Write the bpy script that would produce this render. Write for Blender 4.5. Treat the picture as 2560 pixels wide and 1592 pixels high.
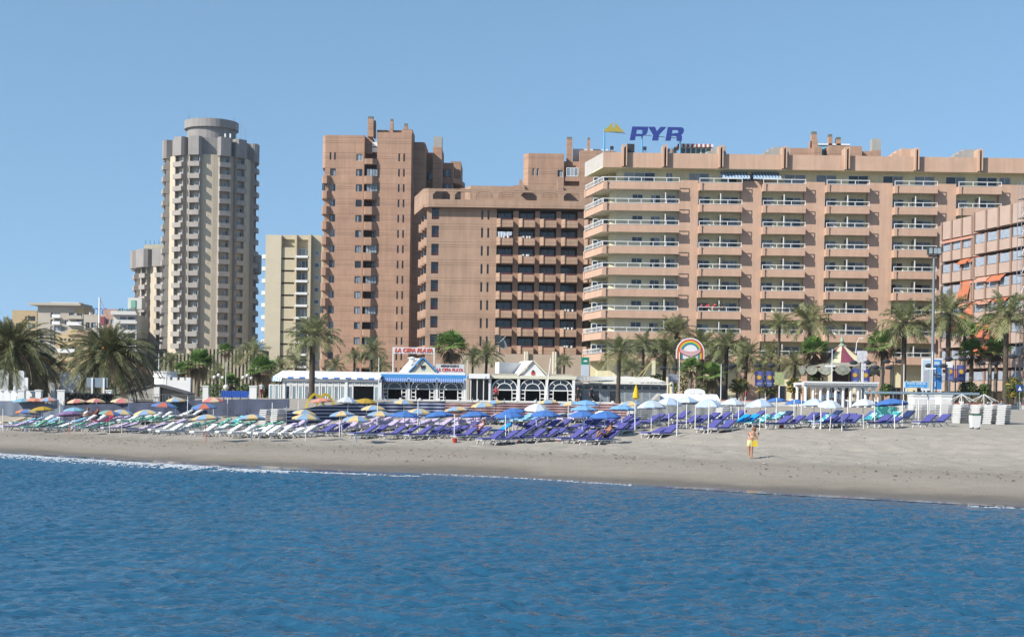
import bpy, bmesh, math, random
import numpy as np
from mathutils import Matrix, Vector, noise as mnoise
for _o in list(bpy.data.objects): bpy.data.objects.remove(_o)
scene = bpy.context.scene
C = scene.collection
# ---------------------------------------------------------------- camera
F, CH, ROLL = 3600.0, 3.6, 0.0145          # focal length in photograph pixels, eye height (m), roll
cd = bpy.data.cameras.new('camera'); cam = bpy.data.objects.new('camera', cd); C.objects.link(cam)
cd.sensor_width = 36; cd.lens = F/2560*36; cd.shift_y = (990-796)/2560
cd.clip_start = 0.5; cd.clip_end = 6000
cam.matrix_world = Matrix.Translation((0,0,CH)) @ Matrix.Rotation(math.pi/2,4,'X') @ Matrix.Rotation(ROLL,4,'Z')
scene.camera = cam
# ---------------------------------------------------------------- sky, sun, exposure
SUN = Vector((-1.17,-0.80,1.0)).normalized()
world = bpy.data.worlds.new('World'); scene.world = world; world.use_nodes = True
wn = world.node_tree; wn.nodes.clear()
sky = wn.nodes.new('ShaderNodeTexSky'); sky.sky_type = 'NISHITA'; sky.sun_disc = False
sky.sun_elevation = math.asin(SUN.z); sky.sun_rotation = math.atan2(SUN.x, SUN.y)
sky.altitude = 0; sky.air_density = 1.0; sky.dust_density = 0.35; sky.ozone_density = 1.6
# very clear sea air: the pale band is squeezed into the last degrees above the horizon
tcw = wn.nodes.new('ShaderNodeTexCoord'); svx = wn.nodes.new('ShaderNodeSeparateXYZ'); cvx = wn.nodes.new('ShaderNodeCombineXYZ')
rmz = wn.nodes.new('ShaderNodeMath'); rmz.operation = 'MULTIPLY_ADD'; rmz.inputs[1].default_value = 0.78; rmz.inputs[2].default_value = 0.24
wn.links.new(tcw.outputs['Generated'], svx.inputs[0]); wn.links.new(svx.outputs['X'], cvx.inputs['X']); wn.links.new(svx.outputs['Y'], cvx.inputs['Y'])
wn.links.new(svx.outputs['Z'], rmz.inputs[0]); wn.links.new(rmz.outputs[0], cvx.inputs['Z']); wn.links.new(cvx.outputs[0], sky.inputs['Vector'])
hs = wn.nodes.new('ShaderNodeHueSaturation'); hs.inputs['Hue'].default_value = 0.488; hs.inputs['Saturation'].default_value = 1.03
bg = wn.nodes.new('ShaderNodeBackground'); bg.inputs['Strength'].default_value = 0.135
wo = wn.nodes.new('ShaderNodeOutputWorld')
wn.links.new(sky.outputs[0], hs.inputs['Color']); wn.links.new(hs.outputs[0], bg.inputs[0]); wn.links.new(bg.outputs[0], wo.inputs[0])
sl = bpy.data.lights.new('sun','SUN'); sl.energy = 5.0; sl.angle = math.radians(0.5); sl.color = (1.0,0.955,0.87)
so = bpy.data.objects.new('sun', sl); C.objects.link(so); so.location = (-60,-40,90)
so.rotation_euler = SUN.to_track_quat('Z','Y').to_euler()
scene.view_settings.view_transform = 'Standard'; scene.view_settings.look = 'None'
scene.view_settings.exposure = 0.6; scene.view_settings.gamma = 1.0
scene.render.engine = 'CYCLES'
try:
    scene.cycles.max_bounces = 6; scene.cycles.diffuse_bounces = 3; scene.cycles.glossy_bounces = 3
    scene.cycles.transmission_bounces = 4; scene.cycles.transparent_max_bounces = 6
except Exception: pass
# ---------------------------------------------------------------- helpers
rnd = random.Random(7)
_c, _s = math.cos(ROLL), math.sin(ROLL)
def wx(px, py, D): return ((px-1280)*_c+(py-990)*_s)*D/F
def wz(px, py, D): return CH-(-(px-1280)*_s+(py-990)*_c)*D/F
def wp(px, py, D): return Vector((wx(px,py,D), D, wz(px,py,D)))
def pxof(x, y): return 1280+x/y*F
MATS = {}; ALB = 0.74
def M(name, col, rough=0.75, var=0.10, scale=2.0, spec=0.35, metal=0.0, emit=None, bump=0.0, trans=0.0, alpha=1.0, streak=0.0):
    if name in MATS: return MATS[name]
    col = tuple(v*ALB for v in col)
    m = bpy.data.materials.new(name); m.use_nodes = True; nt = m.node_tree; b = nt.nodes['Principled BSDF']
    b.inputs['Roughness'].default_value = rough; b.inputs['Metallic'].default_value = metal
    b.inputs['Specular IOR Level'].default_value = spec; b.inputs['Alpha'].default_value = alpha
    if trans: b.inputs['Transmission Weight'].default_value = trans
    c = (*col, 1.0)
    if var > 0:
        tc = nt.nodes.new('ShaderNodeTexCoord'); nz = nt.nodes.new('ShaderNodeTexNoise'); nz.inputs['Scale'].default_value = scale
        nz.inputs['Detail'].default_value = 5; nz.inputs['Roughness'].default_value = 0.62
        g = nt.nodes.new('ShaderNodeNewGeometry')
        nt.links.new(g.outputs['Position'], nz.inputs['Vector'])
        mr = nt.nodes.new('ShaderNodeMapRange'); mr.inputs[1].default_value = 0.28; mr.inputs[2].default_value = 0.72
        mr.inputs[3].default_value = 1-var; mr.inputs[4].default_value = 1+var*0.6
        nt.links.new(nz.outputs['Fac'], mr.inputs[0])
        fac = mr.outputs[0]
        if streak:      # rain streaks and patchy fading on rendered walls
            mp = nt.nodes.new('ShaderNodeMapping'); mp.inputs['Scale'].default_value = (1.6,1.6,.10); nt.links.new(g.outputs['Position'], mp.inputs[0])
            n2 = nt.nodes.new('ShaderNodeTexNoise'); n2.inputs['Scale'].default_value = 1.0; n2.inputs['Detail'].default_value = 6; n2.inputs['Roughness'].default_value = .7; nt.links.new(mp.outputs[0], n2.inputs['Vector'])
            m2 = nt.nodes.new('ShaderNodeMapRange'); m2.inputs[1].default_value = .3; m2.inputs[2].default_value = .62; m2.inputs[3].default_value = 1-streak; m2.inputs[4].default_value = 1.03; nt.links.new(n2.outputs['Fac'], m2.inputs[0])
            ml = nt.nodes.new('ShaderNodeMath'); ml.operation = 'MULTIPLY'; nt.links.new(fac, ml.inputs[0]); nt.links.new(m2.outputs[0], ml.inputs[1]); fac = ml.outputs[0]
        mx = nt.nodes.new('ShaderNodeVectorMath'); mx.operation = 'SCALE'; mx.inputs[0].default_value = col
        nt.links.new(fac, mx.inputs['Scale']); nt.links.new(mx.outputs[0], b.inputs['Base Color'])
        if bump:
            bp = nt.nodes.new('ShaderNodeBump'); bp.inputs['Strength'].default_value = bump; bp.inputs['Distance'].default_value = 0.02
            nt.links.new(nz.outputs['Fac'], bp.inputs['Height']); nt.links.new(bp.outputs[0], b.inputs['Normal'])
    else: b.inputs['Base Color'].default_value = c
    MATS[name] = m; return m
def stripes_z(m, period, phase, marks, dark=0.62, axis='Z'):
    """thin horizontal joints at heights given as fractions of a storey (world z)"""
    nt = m.node_tree; b = nt.nodes['Principled BSDF']; src = b.inputs['Base Color'].links[0].from_socket
    g = nt.nodes.new('ShaderNodeNewGeometry'); sp = nt.nodes.new('ShaderNodeSeparateXYZ'); nt.links.new(g.outputs['Position'], sp.inputs[0])
    def mt(op, a, bb=None):
        n = nt.nodes.new('ShaderNodeMath'); n.operation = op
        for i, v in enumerate((a, bb)):
            if v is None: continue
            if isinstance(v, (int, float)): n.inputs[i].default_value = v
            else: nt.links.new(v, n.inputs[i])
        return n.outputs[0]
    fr = mt('FRACT', mt('DIVIDE', mt('SUBTRACT', sp.outputs[axis], phase), period))
    tot = None
    for mk, w in marks:
        k = mt('LESS_THAN', mt('ABSOLUTE', mt('SUBTRACT', fr, mk)), w)
        tot = k if tot is None else mt('MAXIMUM', tot, k)
    fac = mt('SUBTRACT', 1.0, mt('MULTIPLY', tot, 1-dark))
    mx = nt.nodes.new('ShaderNodeVectorMath'); mx.operation = 'SCALE'
    nt.links.new(src, mx.inputs[0]); nt.links.new(fac, mx.inputs['Scale']); nt.links.new(mx.outputs[0], b.inputs['Base Color'])
    return m
class MB:
    def __init__(s): s.v = []; s.f = []; s.m = []
    def quad(s, *p, m=0):
        n = len(s.v); s.v += [tuple(q) for q in p]; s.f.append(tuple(range(n, n+len(p)))); s.m.append(m); return s
    def box(s, x0, x1, y0, y1, z0, z1, m=0):
        n = len(s.v)
        s.v += [(x0,y0,z0),(x1,y0,z0),(x1,y1,z0),(x0,y1,z0),(x0,y0,z1),(x1,y0,z1),(x1,y1,z1),(x0,y1,z1)]
        for f in ((0,3,2,1),(4,5,6,7),(0,1,5,4),(1,2,6,5),(2,3,7,6),(3,0,4,7)): s.f.append(tuple(n+i for i in f)); s.m.append(m)
        return s
    def prism(s, poly, z0, z1, m=0, top=None):
        """polygon (x,y) extruded in z; counter-clockwise from above"""
        n = len(s.v); k = len(poly); tp = top or poly
        s.v += [(p[0],p[1],z0) for p in poly]+[(p[0],p[1],z1) for p in tp]
        for i in range(k):
            j = (i+1) % k; s.f.append((n+i,n+j,n+k+j,n+k+i)); s.m.append(m)
        s.f.append(tuple(n+i for i in reversed(range(k)))); s.m.append(m)
        s.f.append(tuple(n+k+i for i in range(k))); s.m.append(m); return s
    def slab(s, poly, y0, y1, m=0):
        """polygon in (x,z) extruded along y"""
        n = len(s.v); k = len(poly)
        s.v += [(p[0],y0,p[1]) for p in poly]+[(p[0],y1,p[1]) for p in poly]
        for i in range(k):
            j = (i+1) % k; s.f.append((n+i,n+j,n+k+j,n+k+i)); s.m.append(m)
        s.f.append(tuple(n+i for i in range(k))); s.m.append(m)
        s.f.append(tuple(n+k+i for i in reversed(range(k)))); s.m.append(m); return s
    def tube(s, p0, p1, r0, r1=None, n=6, m=0, caps=True):
        p0 = Vector(p0); p1 = Vector(p1); r1 = r0 if r1 is None else r1; d = (p1-p0)
        if d.length < 1e-6: return s
        d.normalize(); a = d.orthogonal().normalized(); b = d.cross(a); k = len(s.v)
        for p, r in ((p0,r0),(p1,r1)):
            for i in range(n):
                t = 2*math.pi*i/n; s.v.append(tuple(p+a*(r*math.cos(t))+b*(r*math.sin(t))))
        for i in range(n):
            j = (i+1) % n; s.f.append((k+i,k+j,k+n+j,k+n+i)); s.m.append(m)
        if caps:
            s.f.append(tuple(k+i for i in reversed(range(n)))); s.m.append(m); s.f.append(tuple(k+n+i for i in range(n))); s.m.append(m)
        return s
    def path(s, pts, rs, n=6, m=0):
        for i in range(len(pts)-1): s.tube(pts[i], pts[i+1], rs[i], rs[i+1], n, m)
        return s
    def lathe(s, prof, n=16, cx=0, cy=0, m=0, mf=None):
        """prof: (r,z) bottom to top"""
        k = len(s.v)
        for r, z in prof:
            for i in range(n):
                t = 2*math.pi*i/n; s.v.append((cx+r*math.cos(t), cy+r*math.sin(t), z))
        for a in range(len(prof)-1):
            for i in range(n):
                j = (i+1) % n; s.f.append((k+a*n+i,k+a*n+j,k+a*n+n+j,k+a*n+n+i)); s.m.append(mf(i) if mf else m)
        return s
    def holewall(s, x0, x1, z0, z1, holes, y, depth=0.2, m=0, mr=None):
        """wall facing -y with rectangular openings and real reveals"""
        xs = sorted({x0,x1,*[h[0] for h in holes],*[h[1] for h in holes]}); zs = sorted({z0,z1,*[h[2] for h in holes],*[h[3] for h in holes]})
        mr = m if mr is None else mr
        for i in range(len(xs)-1):
            cx = (xs[i]+xs[i+1])/2; run = None
            for j in range(len(zs)-1):
                cz = (zs[j]+zs[j+1])/2
                solid = not any(h[0] < cx < h[1] and h[2] < cz < h[3] for h in holes)
                if solid and run is None: run = zs[j]
                if run is not None and (not solid or j == len(zs)-2):
                    top = zs[j+1] if solid else zs[j]
                    s.quad((xs[i],y,run),(xs[i+1],y,run),(xs[i+1],y,top),(xs[i],y,top), m=m); run = None
        for a, b, c, d in holes:
            e = y+depth
            s.quad((a,y,c),(a,y,d),(a,e,d),(a,e,c), m=mr); s.quad((b,y,d),(b,y,c),(b,e,c),(b,e,d), m=mr)
            s.quad((a,y,d),(b,y,d),(b,e,d),(a,e,d), m=mr); s.quad((b,y,c),(a,y,c),(a,e,c),(b,e,c), m=mr)
        return s
    def mesh(s, name, mats, smooth=False):
        me = bpy.data.meshes.new(name); me.from_pydata(s.v, [], s.f)
        for mm in (mats if isinstance(mats, (list,tuple)) else [mats]): me.materials.append(mm)
        me.polygons.foreach_set('material_index', s.m)
        if smooth: me.polygons.foreach_set('use_smooth', [True]*len(s.f))
        me.update(); return me
    def build(s, name, mats, parent=None, loc=None, smooth=False, rz=0.0):
        return link(name, s.mesh(name, mats, smooth), parent, loc, rz)
def link(name, me, parent=None, loc=None, rz=0.0):
    o = bpy.data.objects.new(name, me); C.objects.link(o); o.parent = parent
    if loc is not None: o.location = loc
    if rz: o.rotation_euler = (0,0,rz)
    return o
def tag(o, label, cat, group=None):
    o['label'] = label; o['category'] = cat
    if group: o['group'] = group
    return o
def thing(name, label, cat, loc=(0,0,0), rz=0.0, group=None):
    o = bpy.data.objects.new(name, None); C.objects.link(o); o.location = loc; o.rotation_euler = (0,0,rz); o.empty_display_size = 0.3
    return tag(o, label, cat, group)
def struct(o, kind='structure'):
    o['kind'] = kind; return o
def dup(o, parent=None):
    c = o.copy(); C.objects.link(c); c.parent = parent
    for ch in KIDS.get(o.name, ()): dup(ch, c)
    return c
KIDS = {}
def remember(root):
    """record the children of a prototype once so copies need no scene search"""
    def rec(o):
        KIDS[o.name] = list(o.children)
        for ch in o.children: rec(ch)
    rec(root); return root
ORD = ['zeroth','first','second','third','fourth','fifth','sixth','seventh','eighth','ninth','tenth','eleventh','twelfth','thirteenth','fourteenth','fifteenth','sixteenth','seventeenth','eighteenth','nineteenth','twentieth']
def ordn(i):
    if i < len(ORD): return ORD[i]
    t = {2:'twenty',3:'thirty',4:'forty',5:'fifty'}[i//10]; u = i % 10
    return (t+'-'+ORD[u]) if u else {2:'twentieth',3:'thirtieth',4:'fortieth',5:'fiftieth'}[i//10]
def text_mesh(s, size, m, extrude=0.03, shear=0.0, offset=0.0, width=None, name='lettering', parent=None, loc=(0,0,0), rz=0.0, mirror=False, space=1.0):
    cu = bpy.data.curves.new(name, 'FONT'); cu.body = s; cu.size = size; cu.extrude = extrude; cu.shear = shear; cu.offset = offset
    cu.align_x = 'CENTER'; cu.align_y = 'CENTER'; cu.space_character = space; cu.resolution_u = 3
    t = bpy.data.objects.new(name, cu); C.objects.link(t); bpy.context.view_layer.update()
    me = bpy.data.meshes.new_from_object(t.evaluated_get(bpy.context.evaluated_depsgraph_get())); bpy.data.objects.remove(t)
    me.materials.clear(); me.materials.append(m)
    xs = [v.co.x for v in me.vertices]; ww = max(xs)-min(xs); cx = (max(xs)+min(xs))/2; k = width/ww if width else 1.0
    for v in me.vertices:
        x, y, z = (v.co.x-cx)*k, v.co.y, v.co.z
        if mirror: x = -x
        v.co = (x, -z, y)
    if mirror: me.flip_normals()
    return link(name, me, parent, loc, rz)
# ---------------------------------------------------------------- terrain
SH = [(-120,116.0),(-60,100.5),(-28.7,80.7),(-20,73.6),(-12.2,68.9),(-4,66.3),(0,64.3),(5,60.0),(9.9,55.9),(14,53.2),(18,50.4),(26,46.0),(60,28.0)]   # waterline
_sx = np.array([p[0] for p in SH]); _sy = np.array([p[1] for p in SH])
def shore(x): return np.interp(x, _sx, _sy)
_zd = np.array([-40,-8,-3,0,4,8,14,20,26,29,32,38,50,65,75,80]); _zz = np.array([-2.2,-0.55,-0.16,0,.17,.32,.5,.62,.85,1.25,1.62,1.88,2.1,2.5,2.95,3.0])
def inland(x, y): return (y-shore(x))*0.84
def prof(x, y): return np.maximum(np.interp(inland(x,y), _zd, _zz), np.where(np.asarray(y) > 112, np.interp(y, [112,118,148], [-9,1.35,3.0]), -9))
def gz(x, y): return float(prof(x, y))
def ray(px, py):
    """where the photograph's pixel meets the beach"""
    a, b = 40.0, 200.0
    for _ in range(50):
        m = (a+b)/2
        if wz(px,py,m) > gz(wx(px,py,m), m): a = m
        else: b = m
    return Vector((wx(px,py,a), a, gz(wx(px,py,a),a)))
def on(px, D): x = wx(px, 1060, D); return Vector((x, D, gz(x, D)))
# sand: fine near the water, coarse behind
def sand_mat():
    m = bpy.data.materials.new('sand'); m.use_nodes = True; nt = m.node_tree; b = nt.nodes['Principled BSDF']; L = nt.links
    g = nt.nodes.new('ShaderNodeNewGeometry'); at = nt.nodes.new('ShaderNodeAttribute'); at.attribute_name = 'inland'
    def nz(sc, det=6, rough=.6):
        n = nt.nodes.new('ShaderNodeTexNoise'); n.inputs['Scale'].default_value = sc; n.inputs['Detail'].default_value = det; n.inputs['Roughness'].default_value = rough
        L.new(g.outputs['Position'], n.inputs['Vector']); return n
    big, mid, fine = nz(.12,4), nz(.9,6,.7), nz(9,4,.7)
    def mt(op, a, c=None):
        n = nt.nodes.new('ShaderNodeMath'); n.operation = op
        for i, v in enumerate((a, c)):
            if v is None: continue
            if isinstance(v, (int,float)): n.inputs[i].default_value = v
            else: L.new(v, n.inputs[i])
        return n.outputs[0]
    d = mt('ADD', at.outputs['Fac'], mt('MULTIPLY', mt('SUBTRACT', big.outputs['Fac'], .5), 7.0))
    cr = nt.nodes.new('ShaderNodeValToRGB'); L.new(mt('DIVIDE', d, 40.0), cr.inputs[0]); e = cr.color_ramp.elements
    e[0].position = 0.0; e[0].color = (0.126,0.109,0.088,1); e[1].position = 1.0; e[1].color = (0.298,0.267,0.227,1)
    for p, c in ((.05,(0.139,0.119,0.097)),(.085,(0.210,0.181,0.143)),(.16,(0.260,0.228,0.185)),(.26,(0.252,0.220,0.178)),(.33,(0.223,0.197,0.160)),(.42,(0.286,0.255,0.214)),(.6,(0.298,0.267,0.227))):
        q = e.new(p); q.color = (*c,1)
    mx = nt.nodes.new('ShaderNodeVectorMath'); mx.operation = 'SCALE'; L.new(cr.outputs[0], mx.inputs[0])
    f = mt('ADD', .62, mt('ADD', mt('MULTIPLY', mid.outputs['Fac'], .40), mt('MULTIPLY', fine.outputs['Fac'], .36)))
    # drift line of dark weed and pebbles
    vo = nz(2.6,3,.8); weed = mt('MULTIPLY', mt('GREATER_THAN', vo.outputs['Fac'], .665), mt('MULTIPLY', mt('GREATER_THAN', d, 8.0), mt('LESS_THAN', d, 17.0)))
    f = mt('MULTIPLY', f, mt('SUBTRACT', 1.0, mt('MULTIPLY', weed, .30)))
    L.new(f, mx.inputs['Scale']); L.new(mx.outputs[0], b.inputs['Base Color'])
    rr = nt.nodes.new('ShaderNodeMapRange'); rr.inputs[1].default_value = 0; rr.inputs[2].default_value = 3.5; rr.inputs[3].default_value = .28; rr.inputs[4].default_value = .95
    L.new(at.outputs['Fac'], rr.inputs[0]); L.new(rr.outputs[0], b.inputs['Roughness']); b.inputs['Specular IOR Level'].default_value = .3
    bp = nt.nodes.new('ShaderNodeBump'); bp.inputs['Strength'].default_value = .9; bp.inputs['Distance'].default_value = .16
    h = mt('ADD', mt('MULTIPLY', mid.outputs['Fac'], .5), mt('MULTIPLY', fine.outputs['Fac'], .35)); L.new(h, bp.inputs['Height']); L.new(bp.outputs[0], b.inputs['Normal'])
    return m
def grid_mesh(name, xs, ys, zf, mats, attr=None):
    X, Y = np.meshgrid(xs, ys); Z = zf(X, Y); nx, ny = len(xs), len(ys)
    co = np.stack([X,Y,Z], -1).reshape(-1,3)
    i = np.arange(nx*ny).reshape(ny,nx); q = np.stack([i[:-1,:-1],i[:-1,1:],i[1:,1:],i[1:,:-1]],-1).reshape(-1,4)
    me = bpy.data.meshes.new(name); me.vertices.add(nx*ny); me.vertices.foreach_set('co', co.ravel().astype(np.float32))
    me.loops.add(len(q)*4); me.loops.foreach_set('vertex_index', q.ravel().astype(np.int32)); me.polygons.add(len(q))
    me.polygons.foreach_set('loop_start', np.arange(0,len(q)*4,4,dtype=np.int32)); me.polygons.foreach_set('use_smooth', np.ones(len(q),dtype=bool))
    if attr is not None:
        a = me.attributes.new(attr[0],'FLOAT','POINT'); a.data.foreach_set('value', attr[1](X,Y).ravel().astype(np.float32))
    me.materials.append(mats); me.update(); me.validate(); return me
def vnoise(X, Y, seed=0, oct=3):
    """cheap smooth value noise"""
    out = 0; amp = 1.0
    rg = np.random.RandomState(seed)
    for k in range(oct):
        T = rg.rand(64,64); xf = np.mod(X*2**k,64); yf = np.mod(Y*2**k,64)
        xi = np.floor(xf).astype(int); yi = np.floor(yf).astype(int); u = xf-xi; v = yf-yi; u = u*u*(3-2*u); v = v*v*(3-2*v)
        a = T[yi%64,xi%64]; b = T[yi%64,(xi+1)%64]; c = T[(yi+1)%64,xi%64]; d = T[(yi+1)%64,(xi+1)%64]
        out = out+amp*((a*(1-u)+b*u)*(1-v)+(c*(1-u)+d*u)*v-.5); amp *= .5
    return out
def beach_z(X, Y):
    d = inland(X,Y); z = prof(X,Y)
    lump = np.clip((d-9)/8,0,1)*np.clip((60-d)/20,0,1)
    z = z+vnoise(X*1.1,Y*1.1,3,4)*.13*lump+vnoise(X*.12,Y*.12,5,2)*.05*np.clip(d/3,0,1)+np.clip((d-3)/5,0,1)*vnoise(X*.5,Y*.5,8,3)*.03
    return z
xs = np.concatenate([np.linspace(-160,-48,40),np.linspace(-47,36,330),np.linspace(38,120,40)])
ys = np.concatenate([np.linspace(22,44,20),np.linspace(44.5,108,300),np.linspace(108.6,150,60)])
beach = link('beach_sand', grid_mesh('beach_sand', xs, ys, beach_z, sand_mat(), ('inland', inland))); struct(beach)
pave = M('paving', (.36,.33,.29), .85, .15, .7)
pm = MB(); pm.quad((-900,150,2.98),(900,150,2.98),(900,2600,2.98),(-900,2600,2.98)); struct(pm.build('promenade_ground', pave))
# ---------------------------------------------------------------- sea
def sea_mat():
    m = bpy.data.materials.new('sea_water'); m.use_nodes = True; nt = m.node_tree; b = nt.nodes['Principled BSDF']; L = nt.links
    b.inputs['Base Color'].default_value = (.015,.074,.137,1); b.inputs['Roughness'].default_value = .14; b.inputs['IOR'].default_value = 1.333
    b.inputs['Specular IOR Level'].default_value = .5
    g = nt.nodes.new('ShaderNodeNewGeometry'); mp = nt.nodes.new('ShaderNodeMapping'); mp.inputs['Scale'].default_value = (.42,1.0,1.0); mp.inputs['Rotation'].default_value = (0,0,.2)
    L.new(g.outputs['Position'], mp.inputs[0]); prev = None
    for sc_, st_, di_ in ((1.5,.8,.12),(3.4,.9,.085),(8.0,.7,.03)):
        n = nt.nodes.new('ShaderNodeTexNoise'); n.inputs['Scale'].default_value = sc_; n.inputs['Detail'].default_value = 2; n.inputs['Distortion'].default_value = .6
        L.new(mp.outputs[0], n.inputs['Vector']); bp = nt.nodes.new('ShaderNodeBump'); bp.inputs['Strength'].default_value = st_; bp.inputs['Distance'].default_value = di_
        L.new(n.outputs['Fac'], bp.inputs['Height'])
        if prev: L.new(prev, bp.inputs['Normal'])
        prev = bp.outputs[0]
    L.new(prev, b.inputs['Normal'])
    return m
rg = np.random.RandomState(11); WAV = []
for i in range(90):
    lam = 0.20*(1.7/0.20)**rg.rand(); th = math.radians(75)+rg.randn()*0.85
    WAV.append((2*math.pi/lam*math.cos(th), 2*math.pi/lam*math.sin(th), rg.rand()*6.28, 0.0066*lam**0.5*(.6+.8*rg.rand())))
def sea_z(X, Y):
    z = np.zeros_like(X); wxx = X+vnoise(X*.15,Y*.15,21,2)*1.5; wy = Y+vnoise(X*.13,Y*.13,22,2)*1.5
    for kx, ky, p, a in WAV:
        ph = kx*wxx+ky*wy+p; z = z+a*(np.sin(ph)+.22*np.sin(2*ph+.6))
    d = shore(X)-Y
    z = z*(.75+.5*vnoise(X*.09,Y*.05,31,2))*np.clip(.12+d/9,0.12,1)
    return z*1.0+np.where(d < 0, -0.02, 0)
def sea_z2(X, Y):
    # a small breaker rolling along the shore, stronger on the left
    d = (shore(X)-Y)*.84; amp = .17*np.clip((-X-7)/8,0.0,1)+.05*np.exp(-((X-3)/7)**2)+.09*np.clip((X-16)/2,0,1)
    br = np.exp(-((d-2.6-vnoise(X*.2,Y*0,41,2)*1.2)/.42)**2)
    return sea_z(X,Y)+br*amp
sx_ = np.linspace(-36,24,620); sy_ = np.concatenate([np.linspace(13,40,420),np.linspace(40.1,88,480)])
me = grid_mesh('sea', sx_, sy_, sea_z2, sea_mat())
sea = struct(link('sea', me))
ob = MB()      # the open sea around, seamless in level
for q in (((-2500,-2500),(2500,-2500),(2500,13),(-2500,13)),((-2500,13),(-36,13),(-36,88),(-2500,120)),((24,13),(2500,13),(2500,30),(24,52))):
    ob.quad(*[(x,y,-.012) for x,y in q])
struct(ob.build('open_sea', sea.data.materials[0]))
# foam: lumpy froth lying on the breaker and lacing the swash edge
def foam(name, x0, x1, off, width, thick, seed, dens):
    r = random.Random(seed); P = []; x = x0
    while x < x1:
        for _ in range(1+int(dens*3)): P.append((x, r.gauss(0,width*.5), r.uniform(-.1,.1)))
        x += r.uniform(.03,.09)/max(.25,dens)
    A = np.array(P); ys0 = shore(A[:,0]); o = off+vnoise(A[:,0]*.2,A[:,0]*0,41,2)*1.2*(1 if off > 1 else .3)+A[:,1]
    PX = A[:,0]+A[:,2]; PY = ys0-o/.84; PZ = sea_z2(PX,PY)+.015+np.where(PY > ys0, np.interp(inland(PX,PY),_zd,_zz), 0)
    mb = MB()
    for px, py, z in zip(PX.tolist(),PY.tolist(),PZ.tolist()):
        a = r.uniform(.05,.17)*thick; l = a*r.uniform(1.0,2.6); h = a*r.uniform(.25,.7); t = r.uniform(-.7,.1)
        c, s2 = math.cos(t), math.sin(t); k = len(mb.v)
        for i in range(6):
            q = 2*math.pi*i/6; ex, ey = l*math.cos(q)*r.uniform(.7,1.2), a*math.sin(q)*r.uniform(.7,1.2)
            mb.v.append((px+ex*c-ey*s2, py+ex*s2+ey*c, z-.01))
        mb.v.append((px,py,z+h))
        for i in range(6): mb.f.append((k+i,k+(i+1)%6,k+6)); mb.m.append(0)
    return struct(mb.build(name, M('sea_foam',(.50,.54,.60),.7,.2,4), smooth=True), 'stuff')
foam('breaker_foam', -33, -10, 2.6, .5, .34, 1, 2.0)
foam('breaker_foam', -10, -4, 1.9, .4, .34, 2, .7)
foam('swash_foam', -4, 5, .6, .22, .3, 3, .5)
foam('breaker_foam', 15.9, 21, 2.0, .2, .34, 5, .6)
# thin sheet of water sliding up the sand between foam and beach
def swash(x0, x1, n, wid):
    mb = MB(); xs_ = np.linspace(x0,x1,n); ed = vnoise(xs_*.25,xs_*0,77,3); pr = None
    for x,e in zip(xs_,ed):
        t = min(1,(x-x0)/3,(x1-x)/3); y = float(shore(x)); w = wid*(.55+.9*e)*max(.05,t); row = []
        for k in range(5):
            yy = y-1.0+(w+1.0)*k/4; row.append((x,yy,max(.012,float(np.interp((yy-y)*.84,_zd,_zz))+.030-.022*k/4)))
        if pr:
            for k in range(4): mb.quad(pr[k],row[k],row[k+1],pr[k+1])
        pr = row
    return struct(mb.build('swash_water', film, smooth=True))
film = M('swash_film',(.10,.13,.20),.10,.1,1,.6)
swash(-36,-7,90,1.9); swash(6,22,60,.9)

# drift line of weed, twigs and pebbles
def debris(n, d0, d1, seed, col):
    r = random.Random(seed); mb = MB()
    for _ in range(n):
        x = r.uniform(-34,24); dd_ = r.triangular(d0,d1,(d0+d1)/2)+1.5*math.sin(x*.35); y = float(shore(x))+dd_/.84; z = float(beach_z(np.array([x]),np.array([y]))[0]) if False else gz(x,y)+.03
        a = r.uniform(.015,.06); t = r.uniform(0,3.1); c, s_ = math.cos(t)*a*r.uniform(1,2.4), math.sin(t)*a; h = a*r.uniform(.4,.9)
        mb.quad((x-c,y-s_,z),(x+s_,y-c,z),(x,y,z+h)); mb.quad((x+s_,y-c,z),(x+c,y+s_,z),(x,y,z+h)); mb.quad((x+c,y+s_,z),(x-s_,y+c,z),(x,y,z+h)); mb.quad((x-s_,y+c,z),(x-c,y-s_,z),(x,y,z+h))
    return struct(mb.build('beach_debris', M(col[0],col[1],.9,.3,5), None), 'stuff')
debris(600, 6, 16, 5, ('weed_brown',(.10,.075,.05))); debris(700, 9, 40, 6, ('pebble_pale',(.42,.38,.33))); debris(260, 12, 40, 7, ('weed_brown',(.10,.075,.05)))
# ---------------------------------------------------------------- building materials
terra = M('terracotta_render', (.61,.41,.30), .9, .09, .5, .2, streak=.16)
terra2 = M('terracotta_band', (.60,.40,.295), .9, .08, .6, .2, streak=.12)
cream = M('cream_render', (.84,.76,.50), .9, .06, .7, .2, streak=.10)
creamgrey = M('pale_sage_render', (.84,.78,.58), .9, .05, .7, .2)
whitep = M('white_paint', (.80,.80,.79), .55, .05, 1.5)
greyconc = M('grey_concrete', (.40,.385,.36), .9, .12, .5, .2)
darkm = M('dark_metal', (.035,.035,.04), .5, .1, 4)
glass_d = M('window_glass_dark', (.018,.024,.036), .08, .25, 1.1, .6)
glass_c = M('window_glass_curtain', (.24,.285,.325), .25, .35, 2.5, .5)
glass_p = M('window_glass_pale', (.36,.40,.43), .3, .25, 3.0, .5)
GL = [glass_d]*4+[glass_c]*5+[glass_p]*1
alu = M('white_aluminium', (.72,.74,.75), .4, .03, 2)
terrashade = M('terracotta_shade_tint', (.40,.23,.16), .9, .08, .6, .2)  # darker copy of the terracotta: shade of the roof-fin gaps put into the colour
_wc = {}; partm = M('partition_smoked',(.16,.16,.15),.4,.1,2)
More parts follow.
